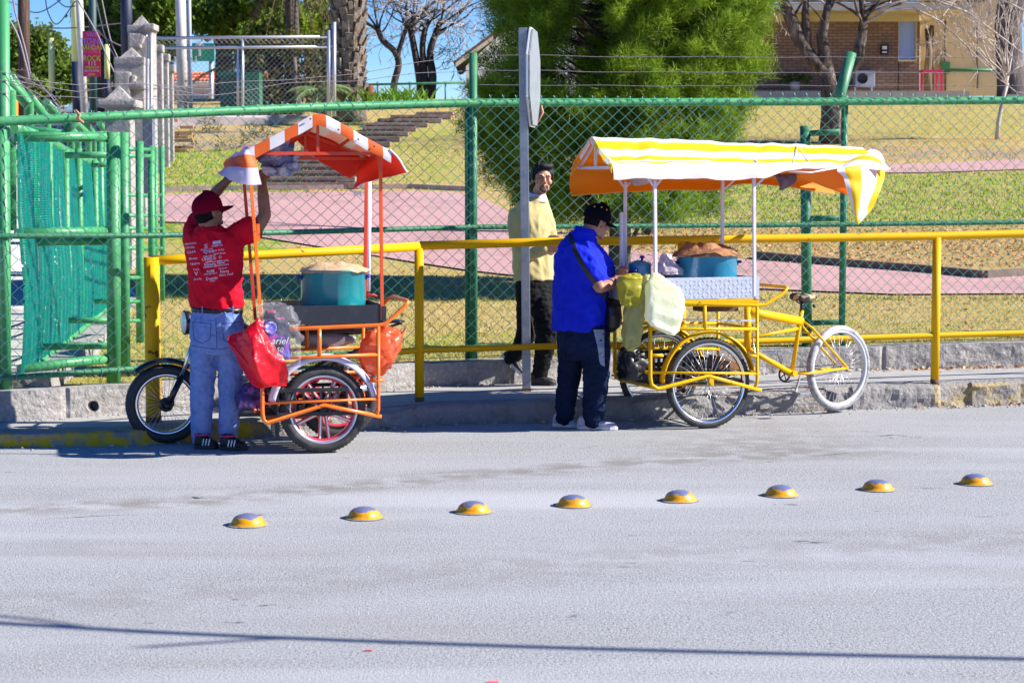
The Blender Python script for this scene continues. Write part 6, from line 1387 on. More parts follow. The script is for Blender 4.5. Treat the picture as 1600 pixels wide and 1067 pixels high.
def grow(mb, p, d, L_, r, depth, rn, spread=.5, up=.15, minr=.004, kids=(2, 3), seg_=4, shrink=.72, thin=None):
    pts = [V(p)]; dd = V(d).normalized(); rs = [r]
    for i in range(seg_):
        dd = (dd+V((rn.gauss(0, .13), rn.gauss(0, .13), rn.gauss(0, .09)+up*.12))).normalized(); pts.append(pts[-1]+dd*L_/seg_); rs.append(max(minr, r*(1-.38*(i+1)/seg_)))
    tgt = thin if (thin is not None and r < .03) else mb
    tgt.tube(pts, rs, 7 if r > .05 else (4 if r > .015 else 3))
    if depth <= 0: return
    for k in range(rn.randint(*kids)):
        a = rn.random()*2*math.pi; o_ = dd.orthogonal().normalized(); o_ = Matrix.Rotation(a, 3, dd)@o_
        nd = (dd+o_*spread*(.6+.8*rn.random())+V((0, 0, up))).normalized(); st = pts[-1] if k < 2 else pts[rn.randint(2, seg_)]
        grow(mb, st, nd, L_*shrink*(.8+.4*rn.random()), rs[-1]*.78, depth-1, rn, spread, up, minr, kids, seg_, shrink, thin)
# ---------------------------------------------------------------- the big pine in front, filling the middle
pt_ = T(968, 452); pine = empty('pine_tree', pt_); tag(pine, 'big bushy bright green pine filling the middle behind the fence', 'tree')
YP = 22.3
m = MB(); m.tube([P(968, 456, YP), P(968, 400, YP), P(970, 330, YP), P(975, 200, YP), P(980, 40, YP), P(985, -150, YP)], [.15, .125, .115, .10, .08, .05], 12); pt2 = m.build('trunk', BARKD, pine)
m = MB(); m.tube([P(972, 430, YP-.05), P(985, 380, YP-.2), P(1000, 350, YP-.3), P(1022, 330, YP-.4)], [.03, .028, .022, .015], 6); m.build('branch', BARKD, pine)
prof = [(-260, 860, 1100), (-120, 790, 1170), (0, 757, 1205), (100, 749, 1196), (150, 726, 1192), (200, 716, 1172), (250, 738, 1150), (300, 770, 1140), (335, 830, 1120)]
rg = random.Random(11); cl = []; brs = []
for _ in range(950):
    py = rg.uniform(-260, 335); x0, x1 = lerp([q_[0] for q_ in prof], [q_[1] for q_ in prof], py), lerp([q_[0] for q_ in prof], [q_[2] for q_ in prof], py)
    cxp, hw = (x0+x1)/2, (x1-x0)/2-16; a = rg.uniform(0, 2*math.pi); rr_ = rg.uniform(.55, 1)**.5 if rg.random() < .8 else rg.random()
    X_ = math.cos(a)*rr_; Y_d = math.sin(a)*rr_*1.15; px = cxp+hw*X_
    if py > 255 and px < 860 and rg.random() < .3: continue
    if noise.noise(V((px*.012, py*.012, math.sin(a)*1.5))) < -.30: continue
    c_ = P(px, py, YP+Y_d); cl.append((c_.x, c_.y, c_.z, rg.uniform(.10, .24))); brs.append(c_)
m = MB()
for c_ in brs[::3]:
    b0 = P(974, 0, YP); zz = c_.z-.25-.3*rg.random(); st = V((pt2.location.x*0+P(972, 100, YP).x, YP, max(zz, 1.6))); mid = st.lerp(c_, .5)+V((0, 0, -.1)); m.tube([st, mid, c_], [.022, .014, .005], 4)
m.build('bough', BARKD, pine)
PN1 = leafmat('pine_needles', (.12, .21, .014), (.20, .30, .018), (.05, .09, .010), 1.4)
leaf_mesh('crown', leaves(cl, 290, .11, .045, 3, 1.0, .35, True), PN1, pine)
# drooping twigs that fan out of each clump
rn_ = random.Random(5); cl2 = []
for c_ in cl:
    if rn_.random() < .75:
        d_ = V((c_[0]-P(972, 100, YP).x, c_[1]-YP, .25)).normalized()
        for k in range(3):
            dd = (d_+V((rn_.gauss(0, .4), rn_.gauss(0, .4), rn_.gauss(0.1, .35)))).normalized()
            for s_ in (.08, .14, .20, .26): cl2.append((c_[0]+dd.x*s_, c_[1]+dd.y*s_, c_[2]+dd.z*s_, .055))
leaf_mesh('crown', leaves(cl2, 20, .095, .042, 4, 1.0, .4, True), leafmat('young_needles', (.18, .30, .020), (.26, .37, .022), (.09, .15, .012), 2.2), pine)
# trunk beyond
b_ = T(1012, 366); t_ = empty('bare_tree', b_); tag(t_, 'dark trunked leafless tree standing just right of the big pine trunk', 'tree')
m = MB(); th = MB(); m.tube([b_-V((0, 0, .1)), b_+V((.02, 0, .5)), b_+V((.05, 0, 1.3)), b_+V((.0, .1, 2.4))], [.10, .085, .08, .07], 9); grow(m, b_+V((0, .1, 2.3)), (.1, 0, 1), 1.3, .06, 5, random.Random(3), .8, .1, .005, thin=th)
m.build('trunk', BARKD, t_); th.build('twig', TWIG, t_)['kind'] = 'stuff'
# ---------------------------------------------------------------- right: leafless tree, sapling, big trunk
b_ = T(1299, 224); t_ = empty('bare_tree', b_); tag(t_, 'leafless tree with a forked grey trunk in front of the brick house', 'tree')
Yb = b_.y; Q = lambda px, py, d=0: P(px, py, Yb+d); rn = random.Random(21)
m = MB(); th = MB()
m.tube([Q(1299, 228), Q(1298, 180), Q(1296, 140), Q(1290, 108)], [.28, .20, .18, .17], 12); m.tube([Q(1294, 118), Q(1268, 92), Q(1250, 68), Q(1238, 36), Q(1228, 12), Q(1215, -20)], [.17, .15, .15, .14, .12, .09], 9)
m.tube([Q(1262, 78), Q(1260, 50), Q(1258, 20), Q(1262, -10)], [.10, .10, .08, .06], 8); m.tube([Q(1292, 112), Q(1288, 85), Q(1284, 56), Q(1290, 28), Q(1296, 0)], [.16, .13, .12, .09, .06], 9)
m.tube([Q(1310, 140, .3), Q(1322, 118, .3), Q(1340, 92, .3), Q(1346, 60, .3), Q(1350, 30, .3), Q(1346, -6, .3)], [.17, .14, .14, .11, .09, .06], 9); m.tube([Q(1299, 180, .2), Q(1306, 155, .3), Q(1312, 138, .3)], [.16, .16, .16], 9)
for (px, py, dr) in ((1228, 12, -.4), (1238, 36, -.7), (1258, 20, .1), (1262, -6, .2), (1284, 56, .2), (1290, 28, .3), (1296, 0, .2), (1350, 30, .6), (1348, 45, -.5), (1346, 0, .1), (1350, 20, 1.4), (1344, 30, 1.6), (1290, 40, -.8), (1238, 30, .6), (1348, 30, -1.2), (1262, 10, -.6), (1225, 5, -1), (1350, 10, 2.0)):
    grow(m, Q(px, py), (dr, rn.gauss(0, .4), .75), 1.0, .034, 5, rn, .75, .05, .005, (2, 3), 4, .72, th)
for px, py, ex in ((1350, 26, 1.3), (1350, 10, 1.8), (1345, 40, 1.0)):
    q_ = Q(px, py); pts = [q_+V((ex*k*.55, 0, .45*math.sin(k*.8)-.10*k*k*.25)) for k in range(6)]; th.tube(pts, [.03, .026, .022, .018, .014, .008], 4)
    for p_ in pts[1:]: grow(th, p_, (.4, rn.gauss(0, .5), rn.choice((-.5, .7))), .7, .014, 2, rn, .8, -.05, .005)
m.build('trunk', BARK2, t_); th.build('twig', TWIG, t_)['kind'] = 'stuff'
b_ = T(1438+0*0+119, 218); t_ = empty('sapling', b_); tag(t_, 'thin leafless sapling with a fan of pale twigs at far right', 'tree'); Ys = b_.y
m = MB(); m.tube([P(1557, 220, Ys), P(1560, 190, Ys), P(1567, 155, Ys), P(1574, 130, Ys)], [.05, .045, .045, .04], 7); m.build('trunk', TWIG, t_)
th = MB(); rn = random.Random(8)
for k in range(15): grow(th, P(1573, 134-k*1.2, Ys), (rn.gauss(0, .75), rn.gauss(0, .5), .9), .95, .022, 3, rn, .45, .12, .006, (2, 3), 4, .7)
th.build('twig', TWIG, t_)['kind'] = 'stuff'
b_ = T(1580, 168); t_ = empty('tree', P(1580, 146, 55)); tag(t_, 'thick dark old tree trunk at the far right edge beside the beige wall', 'tree')
m = MB(); m.tube([P(1584, 168, 55), P(1581, 135, 55), P(1577, 90, 55), P(1575, 40, 55), P(1583, -10, 55), P(1595, -80, 55)], [.50, .40, .36, .36, .40, .35], 14)
m.build('trunk', mk('old_bark', (.10, .08, .085), .95, layers=[((.30, .25, .24), (6, 6, 2), .5, .68, 6)], bump=((18, 18, 5), 1.0, .05, 6)), t_)
m = MB(); grow(m, P(1590, -60, 55), (-.5, 0, .6), 1.6, .14, 3, random.Random(2), .7); grow(m, P(1590, -40, 55), (.7, 0, .6), 1.6, .14, 3, random.Random(4), .7); m.build('branch', BARK, t_)
# ---------------------------------------------------------------- brick house on the right
BRICK = mk('brick', (.30, .17, .115), .9); t = BRICK.node_tree; N, L = t.nodes, t.links
tc = N.new('ShaderNodeTexCoord'); mp = N.new('ShaderNodeMapping'); mp.inputs['Rotation'].default_value = (math.pi/2, 0, 0); L.new(tc.outputs['Object'], mp.inputs[0])
bt = N.new('ShaderNodeTexBrick'); bt.inputs['Scale'].default_value = 1; bt.inputs['Brick Width'].default_value = .26; bt.inputs['Row Height'].default_value = .088; bt.inputs['Mortar Size'].default_value = .011
bt.inputs['Color1'].default_value = (.31, .185, .125, 1); bt.inputs['Color2'].default_value = (.23, .135, .095, 1); bt.inputs['Mortar'].default_value = (.10, .07, .055, 1); L.new(mp.outputs[0], bt.inputs['Vector']); L.new(bt.outputs['Color'], N['Principled BSDF'].inputs['Base Color'])
BE = mk('beige_plaster', (.50, .38, .24), .9, layers=[((.58, .45, .30), .6, .4, .7, 5), ((.30, .25, .22), 1.5, .66, .74, 6)]); CR = mk('cream', (.55, .47, .25), .8, layers=[((.45, .38, .2), 3, .5, .7, 4)])
FA = mk('fascia_white', (.62, .58, .60), .8); TL = mk('roof_tile', (.16, .09, .06), .9, layers=[((.25, .15, .10), 3, .5, .7, 5)], bump=((5, 30, 5), 1, .05))
h_ = empty('brick_house', P(1300, 158, 58)); tag(h_, 'brown brick single-storey house with cream fascia and wide eaves at upper right', 'house')
YH = 58
def wallbox(px0, px1, y0, y1, Y, th=.3, mat=None, name='wall', parent=None):
    a, b = P(px0, y1, Y), P(px1, y0, Y); m_ = MB(); m_.box(((a.x+b.x)/2, Y+th/2, (a.z+b.z)/2), (b.x-a.x, th, b.z-a.z)); return m_.build(name, mat, parent)
wallbox(900, 1404, 34, 152, YH, .3, BRICK, 'wall', h_); wallbox(1404, 1437, 96, 152, YH, .3, BRICK, 'wall', h_); wallbox(1432, 1437.5, 34, 96, YH, .3, BRICK, 'wall', h_)
wallbox(900, 1437, 17, 34, YH-.1, .5, CR, 'beam', h_)
w_ = wallbox(1404, 1432, 35, 96, YH+.12, .05, mk('blue_pane', (.30, .42, .78), .4), 'window', h_)
for a, b, c_, d_ in ((1403.2, 1405.2, 34, 96), (1430.8, 1433, 34, 96), (1405, 1431, 94, 96.5)): wallbox(a, b, c_, d_, YH-.03, .16, CR, 'window_frame', w_)
wallbox(880, 1520, 5, 16, YH-1.6, .25, FA, 'fascia', h_)
m = MB(); a0, a1 = P(880, 16, YH-1.6), P(1520, 16, YH-1.6); m.add([a0+V((0, .25, .02)), a1+V((0, .25, .02)), V((a1.x, YH+.2, a1.z+.03)), V((a0.x, YH+.2, a0.z+.03))], [(0, 1, 2, 3)]); m.build('soffit', CR, h_)
m = MB(); z0 = P(880, 5, YH-1.6).z; m.add([V((a0.x, YH-1.75, z0)), V((a1.x+.3, YH-1.75, z0)), V((a1.x+.3, YH+6, z0+2.8)), V((a0.x, YH+6, z0+2.8)), V((a0.x, YH-1.75, z0+.12)), V((a1.x+.3, YH-1.75, z0+.12)), V((a1.x+.3, YH+6, z0+2.95)), V((a0.x, YH+6, z0+2.95))], [(0, 1, 2, 3), (4, 5, 6, 7), (0, 1, 5, 4), (1, 2, 6, 5)]); m.build('roof', TL, h_)
wallbox(1150, 1515, 142.5, 160, YH-1.2, .9, M['concrete'], 'porch_ledge', h_)
m = MB(); a, b = P(1436, 150, YH+3), P(1570, -5, YH+3); m.box(((a.x+b.x)/2, YH+3.1, (a.z+b.z)/2), (b.x-a.x, .2, b.z-a.z)); m.build('beige_wall', BE, h_)
for px, yt in ((1434, 36), ): m = MB(); a, b = P(px, 34, YH), P(1470, 34, YH+3); m.add([P(1437, 152, YH), P(1437, 17, YH), P(1437.6, 17, YH+3.05), P(1437.6, 152, YH+3.05)], [(0, 1, 2, 3)]); m.build('side_wall', BE, h_)
m = MB(); m.add([P(1437, 33, YH), P(1437, 40, YH+2.9), P(1520, 17, YH+2.9), P(1520, 16, YH)], [(0, 1, 2, 3)]); m.build('porch_soffit', CR, h_)
for px, y0, y1, r in ((1477, 30, 142, .03), (1527, 38, 138, .035), (1458, 40, 142, .03)): m = MB(); m.tube([P(px, y0, YH+2.9), P(px, y1, YH+2.9)], r, 6); m.build('drain_pipe', BARK, h_)
m = MB(); m.tube([P(1474, 110, YH+2.85), P(1566, 110, YH+2.85)], .05, 6); m.box(P(1477, 106, YH+2.9), (.25, .15, .35)); m.build('pipe', M['green_dark'], h_)
m = MB(); m.tube([P(1448, 45, YH+2.2), P(1452, 80, YH+2.2), P(1449, 110, YH+2.2), P(1450, 150, YH+2.2)], [.07, .10, .12, .14], 7); m.tube([P(1453, 110, YH+2.2), P(1452, 60, YH+2.2), P(1455, 40, YH+2.2)], [.06, .05, .04], 6)
tag(m.build('vine_stem', BARK), 'thin twisted brown stem climbing the beige wall behind the pink table', 'vine')
# porch things
t_ = empty('pink_table', P(1456, 142, YH-.8)); tag(t_, 'bright pink plastic table frame on the porch in front of the beige wall', 'table'); PK = mk('pink_plastic', (.75, .03, .15), .5); Yt = YH-.9
m = MB(); m.bar(P(1439, 112, Yt), P(1472, 112, Yt), .5, .07); m.build('tabletop', PK, t_)
for px, dy in ((1440, 0), (1471, 0), (1463, .4)): m = MB(); m.bar(P(px, 113, Yt+dy), P(px-.3, 143, Yt+dy), .07, .07); m.build('leg', PK, t_)
t_ = empty('air_conditioner', P(1349, 142, YH-.5)); tag(t_, 'white air conditioner unit on a bracket against the brick wall', 'air conditioner')
m = MB(); a = P(1350, 124, YH-.4); m.box(a, (.56, .42, .46), bev=.02); m.build('casing', mk('ac_grey', (.45, .46, .52), .6), t_)
m = MB(); m.lathe([(.001, 0), (.15, 0), (.15, .02), (.13, .02), (.12, .005), (.001, .005)], a+V((-.08, -.22, 0)), (0, -1, 0), 24); m.build('fan_grille', M['black'], t_)
m = MB(); m.bar(P(1334, 134, YH-.4), P(1364, 134, YH-.4), .4, .05); m.build('bracket', mk('bluegrey', (.25, .32, .55), .5), t_)
for px in (1336, 1362): m = MB(); m.bar(P(px, 134, YH-.4), P(px, 143, YH-.4), .05, .05); m.build('leg', M['steel'], t_)
m = MB(); m.box(P(1382, 78, YH-.1), (.22, .18, .30), bev=.02); o = m.build('wall_lamp', M['black']); tag(o, 'small black lantern-shaped meter box on the brick wall beside the blue window', 'meter')
m = MB(); m.box(P(1382, 75, YH-.2), (.13, .03, .09)); m.box(P(1382, 82, YH-.2), (.13, .03, .04)); m.build('meter_glass', M['white'], o)
for px, yb, wd, ht, lab, mat in ((1242, 143, .16, .26, 'grey planter pot with a low green plant against the brick wall', M['concrete']), (1569, 151, .17, .30, 'white bucket planter behind the sapling at far right', M['white'])):
    t_ = empty('planter', P(px, yb, YH-1.0)); tag(t_, lab, 'planter'); c_ = P(px, yb, YH-1.0)
    m = MB(); m.lathe([(.001, 0), (wd*.75, 0), (wd, ht), (wd*.9, ht), (wd*.85, ht-.03), (.001, ht-.03)], c_, (0, 0, 1), 20); m.build('pot', mat, t_)
    if px < 1500: leaf_mesh('foliage', leaves([(c_.x+dx_, c_.y, c_.z+ht+.12, .2) for dx_ in (-.3, -.1, .1, .3)], 60, .14, .4, 5), leafmat('g1', (.05, .10, .02), (.08, .15, .03)), t_)
m = MB(); a = P(1600, 150, 54); m.box(a+V((0, 0, -.2)), (1.0, .5, .45)); tag(m.build('concrete_step', M['concrete']), 'pale concrete step at the far right below the old tree trunk', 'step')
# left eave of a second roof, seen left of the pine
h_ = empty('white_gabled_house', P(760, 140, 56)); tag(h_, 'white gable eave of a house showing left of the big pine', 'house')
m = MB(); pts = [P(712, 98, 56), P(712, 104, 56), P(770, 62, 56), P(770, 50, 56)]; m.prism(pts, V((0, .4, 0))); m.build('barge_board', M['white'], h_)
m = MB(); pts = [P(708, 97, 55.8), P(712, 97.5, 55.8), P(800, 34, 55.8), P(800, 28, 55.8)]; m.prism(pts, V((0, 6, 0))); m.build('roof', TL, h_)
m = MB(); pts = [P(728, 104, 56.3), P(728, 150, 56.3), P(900, 150, 56.3), P(900, 20, 56.3), P(790, 46, 56.3)]; m.prism(pts, V((0, .3, 0))); m.build('wall', M['white'], h_)
# ---------------------------------------------------------------- steps, retaining wall, bricks
ST1 = mk('step_wood', (.26, .16, .14), .9, layers=[((.40, .28, .25), 4, .45, .7, 6)], bump=(20, .8, .02)); ST2 = mk('step_riser', (.10, .065, .06), .95)
t_ = empty('park_steps', T(495, 296)); tag(t_, 'flight of reddish-brown garden steps climbing the grass bank behind the orange cart', 'steps')
stt = [(400, 560, 296), (410, 555, 286), (425, 562, 276), (440, 560, 266), (440, 556, 257), (450, 570, 248), (470, 590, 239), (500, 610, 230), (528, 625, 222), (560, 638, 213.5), (566, 650, 206), (568, 668, 199.5), (590, 690, 193), (610, 705, 187), (650, 708, 182)]
for x0, x1, y in stt:
    a, b = T(x0, y), T(x1, y); m = MB(); c_ = (a+b)/2; m.box(c_+V((0, .22, .06)), (b.x-a.x, .50, .10), bev=.015); s_ = m.build('tread', ST1, t_)
    m = MB(); m.box(c_+V((-.12, -.005, -.005)), ((b.x-a.x)*.75, .06, .12)); m.build('riser', ST2, s_)
m = MB(); a = T(385, 226); 
a, b = P(225, 200, 45.0), P(470, 200, 46.5)
m = MB(); m.prism([P(225, 182, 45), P(225, 232, 45), P(470, 215, 46.5), P(560, 205, 47), P(560, 186, 47), P(470, 180, 46.5)], V((0, .3, 0))); tag(m.build('retaining_wall', mk('stucco_grey', (.44, .38, .40), .9, layers=[((.32, .28, .29), 1.2, .45, .7, 7)], bump=(20, .5, .01))), 'long low grey rendered retaining wall at the top of the bank', 'wall')
t_ = None; BK = mk('loose_brick', (.50, .20, .08), .9, layers=[((.38, .28, .18), 6, .5, .7, 4)]); a0 = T(264, 238); m = MB(); rn = random.Random(4)
for k in range(10):
    for j in range(3 if k < 8 else 2):
        if rn.random() < .92: m.box(a0+V(((j-1)*.29+rn.uniform(-.02, .02)+(.14 if k % 2 else 0)-.07, rn.uniform(-.03, .03), .03+k*.066)), (.26, .14, .055), Matrix.Rotation(rn.uniform(-.08, .08), 3, 'Z'))
tag(m.build('brick_pile', BK), 'stack of loose orange bricks at the foot of the retaining wall', 'bricks')['kind'] = 'stuff'
# dirt scrub tufts
cl = []
for px, py in ((320, 205), (335, 208), (375, 232), (395, 215), (410, 220), (300, 232), (350, 236), (430, 228)):
    q_ = T(px, py); cl.append((q_.x, q_.y, q_.z+.08, .28))
tag(leaf_mesh('scrub', leaves(cl, 120, .10, .25, 9), leafmat('scrub', (.16, .15, .04), (.28, .22, .10)), loc=T(360, 215)), 'dry weeds on the dirt bank below the retaining wall', 'weeds', kind='stuff')
# ---------------------------------------------------------------- grey fence on the terrace, cabinets
t_ = empty('wire_fence', P(380, 168, 44)); tag(t_, 'grey galvanised chain-link fence with two top rails on the terrace', 'fence'); Yg = 44
GV = mk('galv_light', (.50, .51, .56), .4, .5)
m = MB()
for y in (59, 74.5): m = MB(); m.tube([P(238, y+1, Yg), P(515, y-1, Yg)], .035, 8); m.build('rail', GV, t_)
for px, y0, r in ((238, 50, .045), (372, 74, .03), (379, 60, .035), (514, 48, .05), (522, 35, .045)): m = MB(); m.tube([P(px, y0, Yg), P(px, 182, Yg)], r, 8); m.build('post', GV, t_)
vv, ff = [], []; a, b = P(238, 60, Yg+.05), P(514, 180, Yg+.05); hgt = a.z-b.z; x = a.x-hgt
while x < b.x+hgt:
    for s_ in (1, -1):
        x0, x1 = (x, x+hgt) if s_ > 0 else (x+hgt, x); z0, z1 = b.z, a.z
        t0, t1 = 0.0, 1.0; dxx = x1-x0
        lo, hi = sorted(((a.x-x0)/dxx, (b.x-x0)/dxx)); t0, t1 = max(0, lo), min(1, hi)
        if t1 > t0:
            p0_, p1_ = V((x0+dxx*t0, a.y, z0+(z1-z0)*t0)), V((x0+dxx*t1, a.y, z0+(z1-z0)*t1)); n0 = len(vv)
            for q_ in (p0_, p1_):
                for an in (0, 2.094, 4.189): vv.append(q_+V((math.cos(an)*.003, .003*math.sin(an), math.cos(an)*-.002*s_)))
            ff += [(n0+j, n0+(j+1) % 3, n0+3+(j+1) % 3, n0+3+j) for j in range(3)]
    x += .115
m = MB(); m.add(vv, ff); m.build('wire_mesh', GV, t_)
for px0, px1, y0, y1, Y, lab in ((344, 374, 117, 172, 46.5, 'lower dark green steel cabinet with a lipped lid behind the grey fence'), (374, 405, 113, 172, 46.0, 'taller plain dark green steel cabinet behind the grey fence')):
    gm = mk('cabinet_green', (.018, .13, .07), .5, layers=[((.03, .17, .10), 2, .5, .7, 4)]); a, b = P(px0, y1, Y), P(px1, y0, Y); m = MB(); m.box(((a.x+b.x)/2, Y+.3, (a.z+b.z)/2), (b.x-a.x, .6, b.z-a.z), bev=.01); o = m.build('cabinet', gm); tag(o, lab, 'cabinet')
    if px0 < 350: m = MB(); m.box(((a.x+b.x)/2, Y+.28, b.z+.02), (b.x-a.x+.1, .75, .09)); m.build('lid', gm, o)
    else: m = MB(); m.box(((a.x+b.x)/2, Y-.01, (a.z+b.z)/2), (b.x-a.x-.08, .02, b.z-a.z-.1)); m.build('door', gm, o)
# ---------------------------------------------------------------- palm trunk
b_ = P(546, 182, 47); pm = empty('palm_tree', b_); tag(pm, 'stout palm trunk covered in old leaf bases between the grey fence and bare trees', 'palm')
PB = mk('palm_bark', (.22, .17, .135), .95, layers=[((.36, .30, .25), 4, .5, .7, 5), ((.10, .07, .055), 9, .5, .65, 5)], bump=(14, 1.0, .04, 6))
m = MB(); m.tube([P(546, 190, 47), P(547, 150, 47), P(546, 100, 47), P(545, 50, 47), P(544, -60, 47)], [.42, .33, .30, .29, .36], 16)
m.build('trunk', PB, pm); rn = random.Random(9); m = MB(); zt = P(546, -60, 47).z; zb = P(546, 168, 47).z; k = 0; z = zb+.1
while z < zt:
    rad = .31 if z < zb+1.2 else .32+.05*(z-zb-1.2)/2
    for j in range(9):
        a = 2*math.pi*(j+(k % 2)*.5)/9+rn.uniform(-.12, .12); d_ = V((math.cos(a), math.sin(a), 0)); tg = V((-d_.y, d_.x, 0)); p = V((b_.x, 47, z))+d_*rad; L_ = rn.uniform(.22, .36)
        m.bar(p, p+d_*rn.uniform(.06, .13)+V((0, 0, L_))+tg*rn.uniform(-.06, .06), .16 if rn.random() < .6 else .10, .05, up=d_)
    z += .17; k += 1
m.build('leaf_base', PB, pm)['kind'] = 'stuff'
def frond(mb, p, d, L_, droop, rn, wd=.35, n=26):
    d = V(d).normalized(); pts = [V(p)+d*(L_*t_)+V((0, 0, -droop*t_*t_*L_)) for t_ in np.linspace(0, 1, 9)]; mb.tube(pts, list(np.linspace(.025, .006, 9)), 4)
    for i in range(n):
        t_ = .12+.88*i/n; k = int(t_*8); k = min(k, 7); p_ = pts[k].lerp(pts[k+1], t_*8-k); ax = (pts[k+1]-pts[k]).normalized(); sd_ = ax.cross(V((0, 0, 1))).normalized()
        for s_ in (-1, 1):
            e = p_+(sd_*s_*.8+ax*.7+V((0, 0, -.35+rn.uniform(-.2, .2)))).normalized()*wd*(1.1-.6*t_); nrm_ = ax*.018; mb.add([p_-nrm_, p_+nrm_, e], [(0, 1, 2)])
GP = leafmat('palm_leaf', (.08, .15, .03), (.13, .21, .05)); DP_ = leafmat('dead_palm', (.10, .075, .04), (.17, .12, .07)); m = MB()
for k in range(16): a = 2*math.pi*k/16; frond(m, P(544, -60, 47)+V((0, 0, .1)), (math.cos(a), math.sin(a), .5), 2.6, .55, rn)
m.build('frond', GP, pm)
# palm with hanging dead skirt, and small feather palm
def palm_small(px, py, Y, h_, L_, n, lab, mat, down=.4, sk=0, seed=1):
    b_ = P(px, py, Y); o = empty('palm_tree', b_); tag(o, lab, 'palm'); rn = random.Random(seed); m = MB(); m.tube([b_, b_+V((0.05, 0, h_*.5)), b_+V((0, 0, h_))], [.22, .18, .17], 9); m.build('trunk', BARKD, o)
    m = MB()
    for k in range(n): a = 2*math.pi*k/n+rn.random(); frond(m, b_+V((0, 0, h_)), (math.cos(a), math.sin(a), rn.uniform(.1, .9)), L_*rn.uniform(.8, 1.1), down, rn, .3)
    m.build('frond', mat, o)
    if sk:
        m = MB()
        for k in range(sk): a = 2*math.pi*k/sk; frond(m, b_+V((0, 0, h_-.1)), (math.cos(a)*.5, math.sin(a)*.5, -.6), L_*rn.uniform(.7, 1.2), .3, rn, .25, 18)
        m.build('dead_frond', DP_, o)
palm_small(455, 176, 52, 4.2, 2.0, 14, 'palm with a hanging skirt of dead fronds behind the terrace fence', GP, .5, 26, 3)
palm_small(385, 178, 50, 1.2, 1.4, 16, 'small feathery palm beside the green cabinets', leafmat('dark_frond', (.03, .06, .015), (.06, .11, .03)), .5, 0, 4)
palm_small(500, 178, 46, .5, 1.0, 12, 'low pale green feather palm at the right end of the grey fence', leafmat('pale_frond', (.16, .26, .08), (.24, .34, .12)), .5, 0, 5)
# ---------------------------------------------------------------- leafy trees on the left
def tree(name, lab, base, trunk, rad, blobs, per, size, mat, bark=None, seed=1, nb=19, asp=.55):
    o = empty(name, base); tag(o, lab, 'tree', 'trees beyond the terrace'); m = MB()
    for tp, r0, r1 in trunk: m.tube(catmull(tp, 3), list(np.linspace(r0, r1, (len(tp)-1)*3+1)), 9)
    m.build('trunk', bark or BARKD, o); rn = random.Random(seed); cl = []
    for px, py, rx, ry, Y in blobs:
        for k in range(nb):
            a = rn.random()*2*math.pi; u_ = rn.uniform(-1, 1); s_ = math.sqrt(1-u_*u_)*rn.uniform(.5, 1); c_ = P(px+rx*s_*math.cos(a), py-ry*u_*rn.uniform(.6, 1), Y+rx*Y/FPX*s_*math.sin(a)); cl.append((c_.x, c_.y, c_.z, rad*rn.uniform(.5, 1.1)))
    leaf_mesh('crown', leaves(cl, per, size, asp, seed), mat, o); return o
LG = leafmat('leaf_green', (.11, .19, .015), (.20, .29, .022), (.05, .09, .012), .8); LD = leafmat('leaf_dark', (.035, .075, .015), (.08, .13, .02), None, .8)
tree('leafy_tree', 'tall green tree with a forked dark trunk behind the tiled house', P(350, 175, 62), [([P(352, 180, 62), P(350, 110, 62), P(348, 70, 62), P(330, 30, 62), P(318, -20, 62)], .34, .16), ([P(349, 72, 62), P(356, 40, 62), P(378, 10, 62), P(395, -30, 62)], .22, .12), ([P(350, 80, 62), P(366, 40, 62), P(364, 0, 62)], .18, .1)],
     .55, [(290, 5, 60, 40, 62), (345, -10, 60, 40, 63), (400, 0, 45, 40, 61), (265, 40, 30, 26, 62), (385, 42, 26, 22, 62), (425, 30, 40, 24, 62), (330, 30, 40, 16, 61)], 90, .20, LG, seed=3)
tree('leafy_tree', 'dense dark tree crown behind the carved stone gate pillars', P(215, 180, 56), [([P(225, 185, 56), P(222, 120, 56), P(225, 60, 56), P(230, 0, 56)], .4, .2)], .5, [(205, 10, 62, 34, 56), (180, 50, 40, 30, 57), (250, 50, 46, 34, 56), (200, 92, 30, 22, 57)], 100, .20, LD, seed=5)
tree('leafy_tree', 'bright green upper crown above the dark tree at left', P(170, 180, 58), [([P(160, 180, 58), P(165, 100, 58), P(170, 0, 58)], .3, .15)], .45, [(160, 10, 38, 30, 57.5), (215, 0, 50, 22, 55), (255, 15, 30, 20, 55), (140, 30, 16, 18, 58)], 80, .2, leafmat('leaf_bright', (.09, .16, .015), (.16, .24, .02), (.04, .08, .01), .9), seed=6)
tree('shrub_thicket', 'tangled olive shrub with orange blossom behind the grey fence', P(450, 178, 49), [([P(450, 180, 49), P(440, 120, 49)], .12, .05), ([P(470, 180, 48.5), P(462, 140, 48.5), P(460, 90, 48.5)], .11, .05)], .4, [(430, 130, 40, 40, 49), (470, 120, 36, 50, 49), (440, 80, 30, 26, 50), (415, 150, 18, 24, 48.5), (500, 110, 18, 50, 50)], 80, .13, leafmat('olive', (.055, .065, .018), (.12, .12, .035), (.30, .17, .01), 1.6), bark=BARK, seed=7)
tree('leafy_tree', 'mid green tree above the orange blossom shrub', P(430, 178, 54), [([P(430, 180, 54), P(428, 60, 54)], .2, .1)], .5, [(420, 60, 40, 26, 54), (395, 75, 20, 18, 54), (455, 45, 30, 26, 53.5), (500, 30, 26, 40, 55)], 80, .18, LG, seed=8)
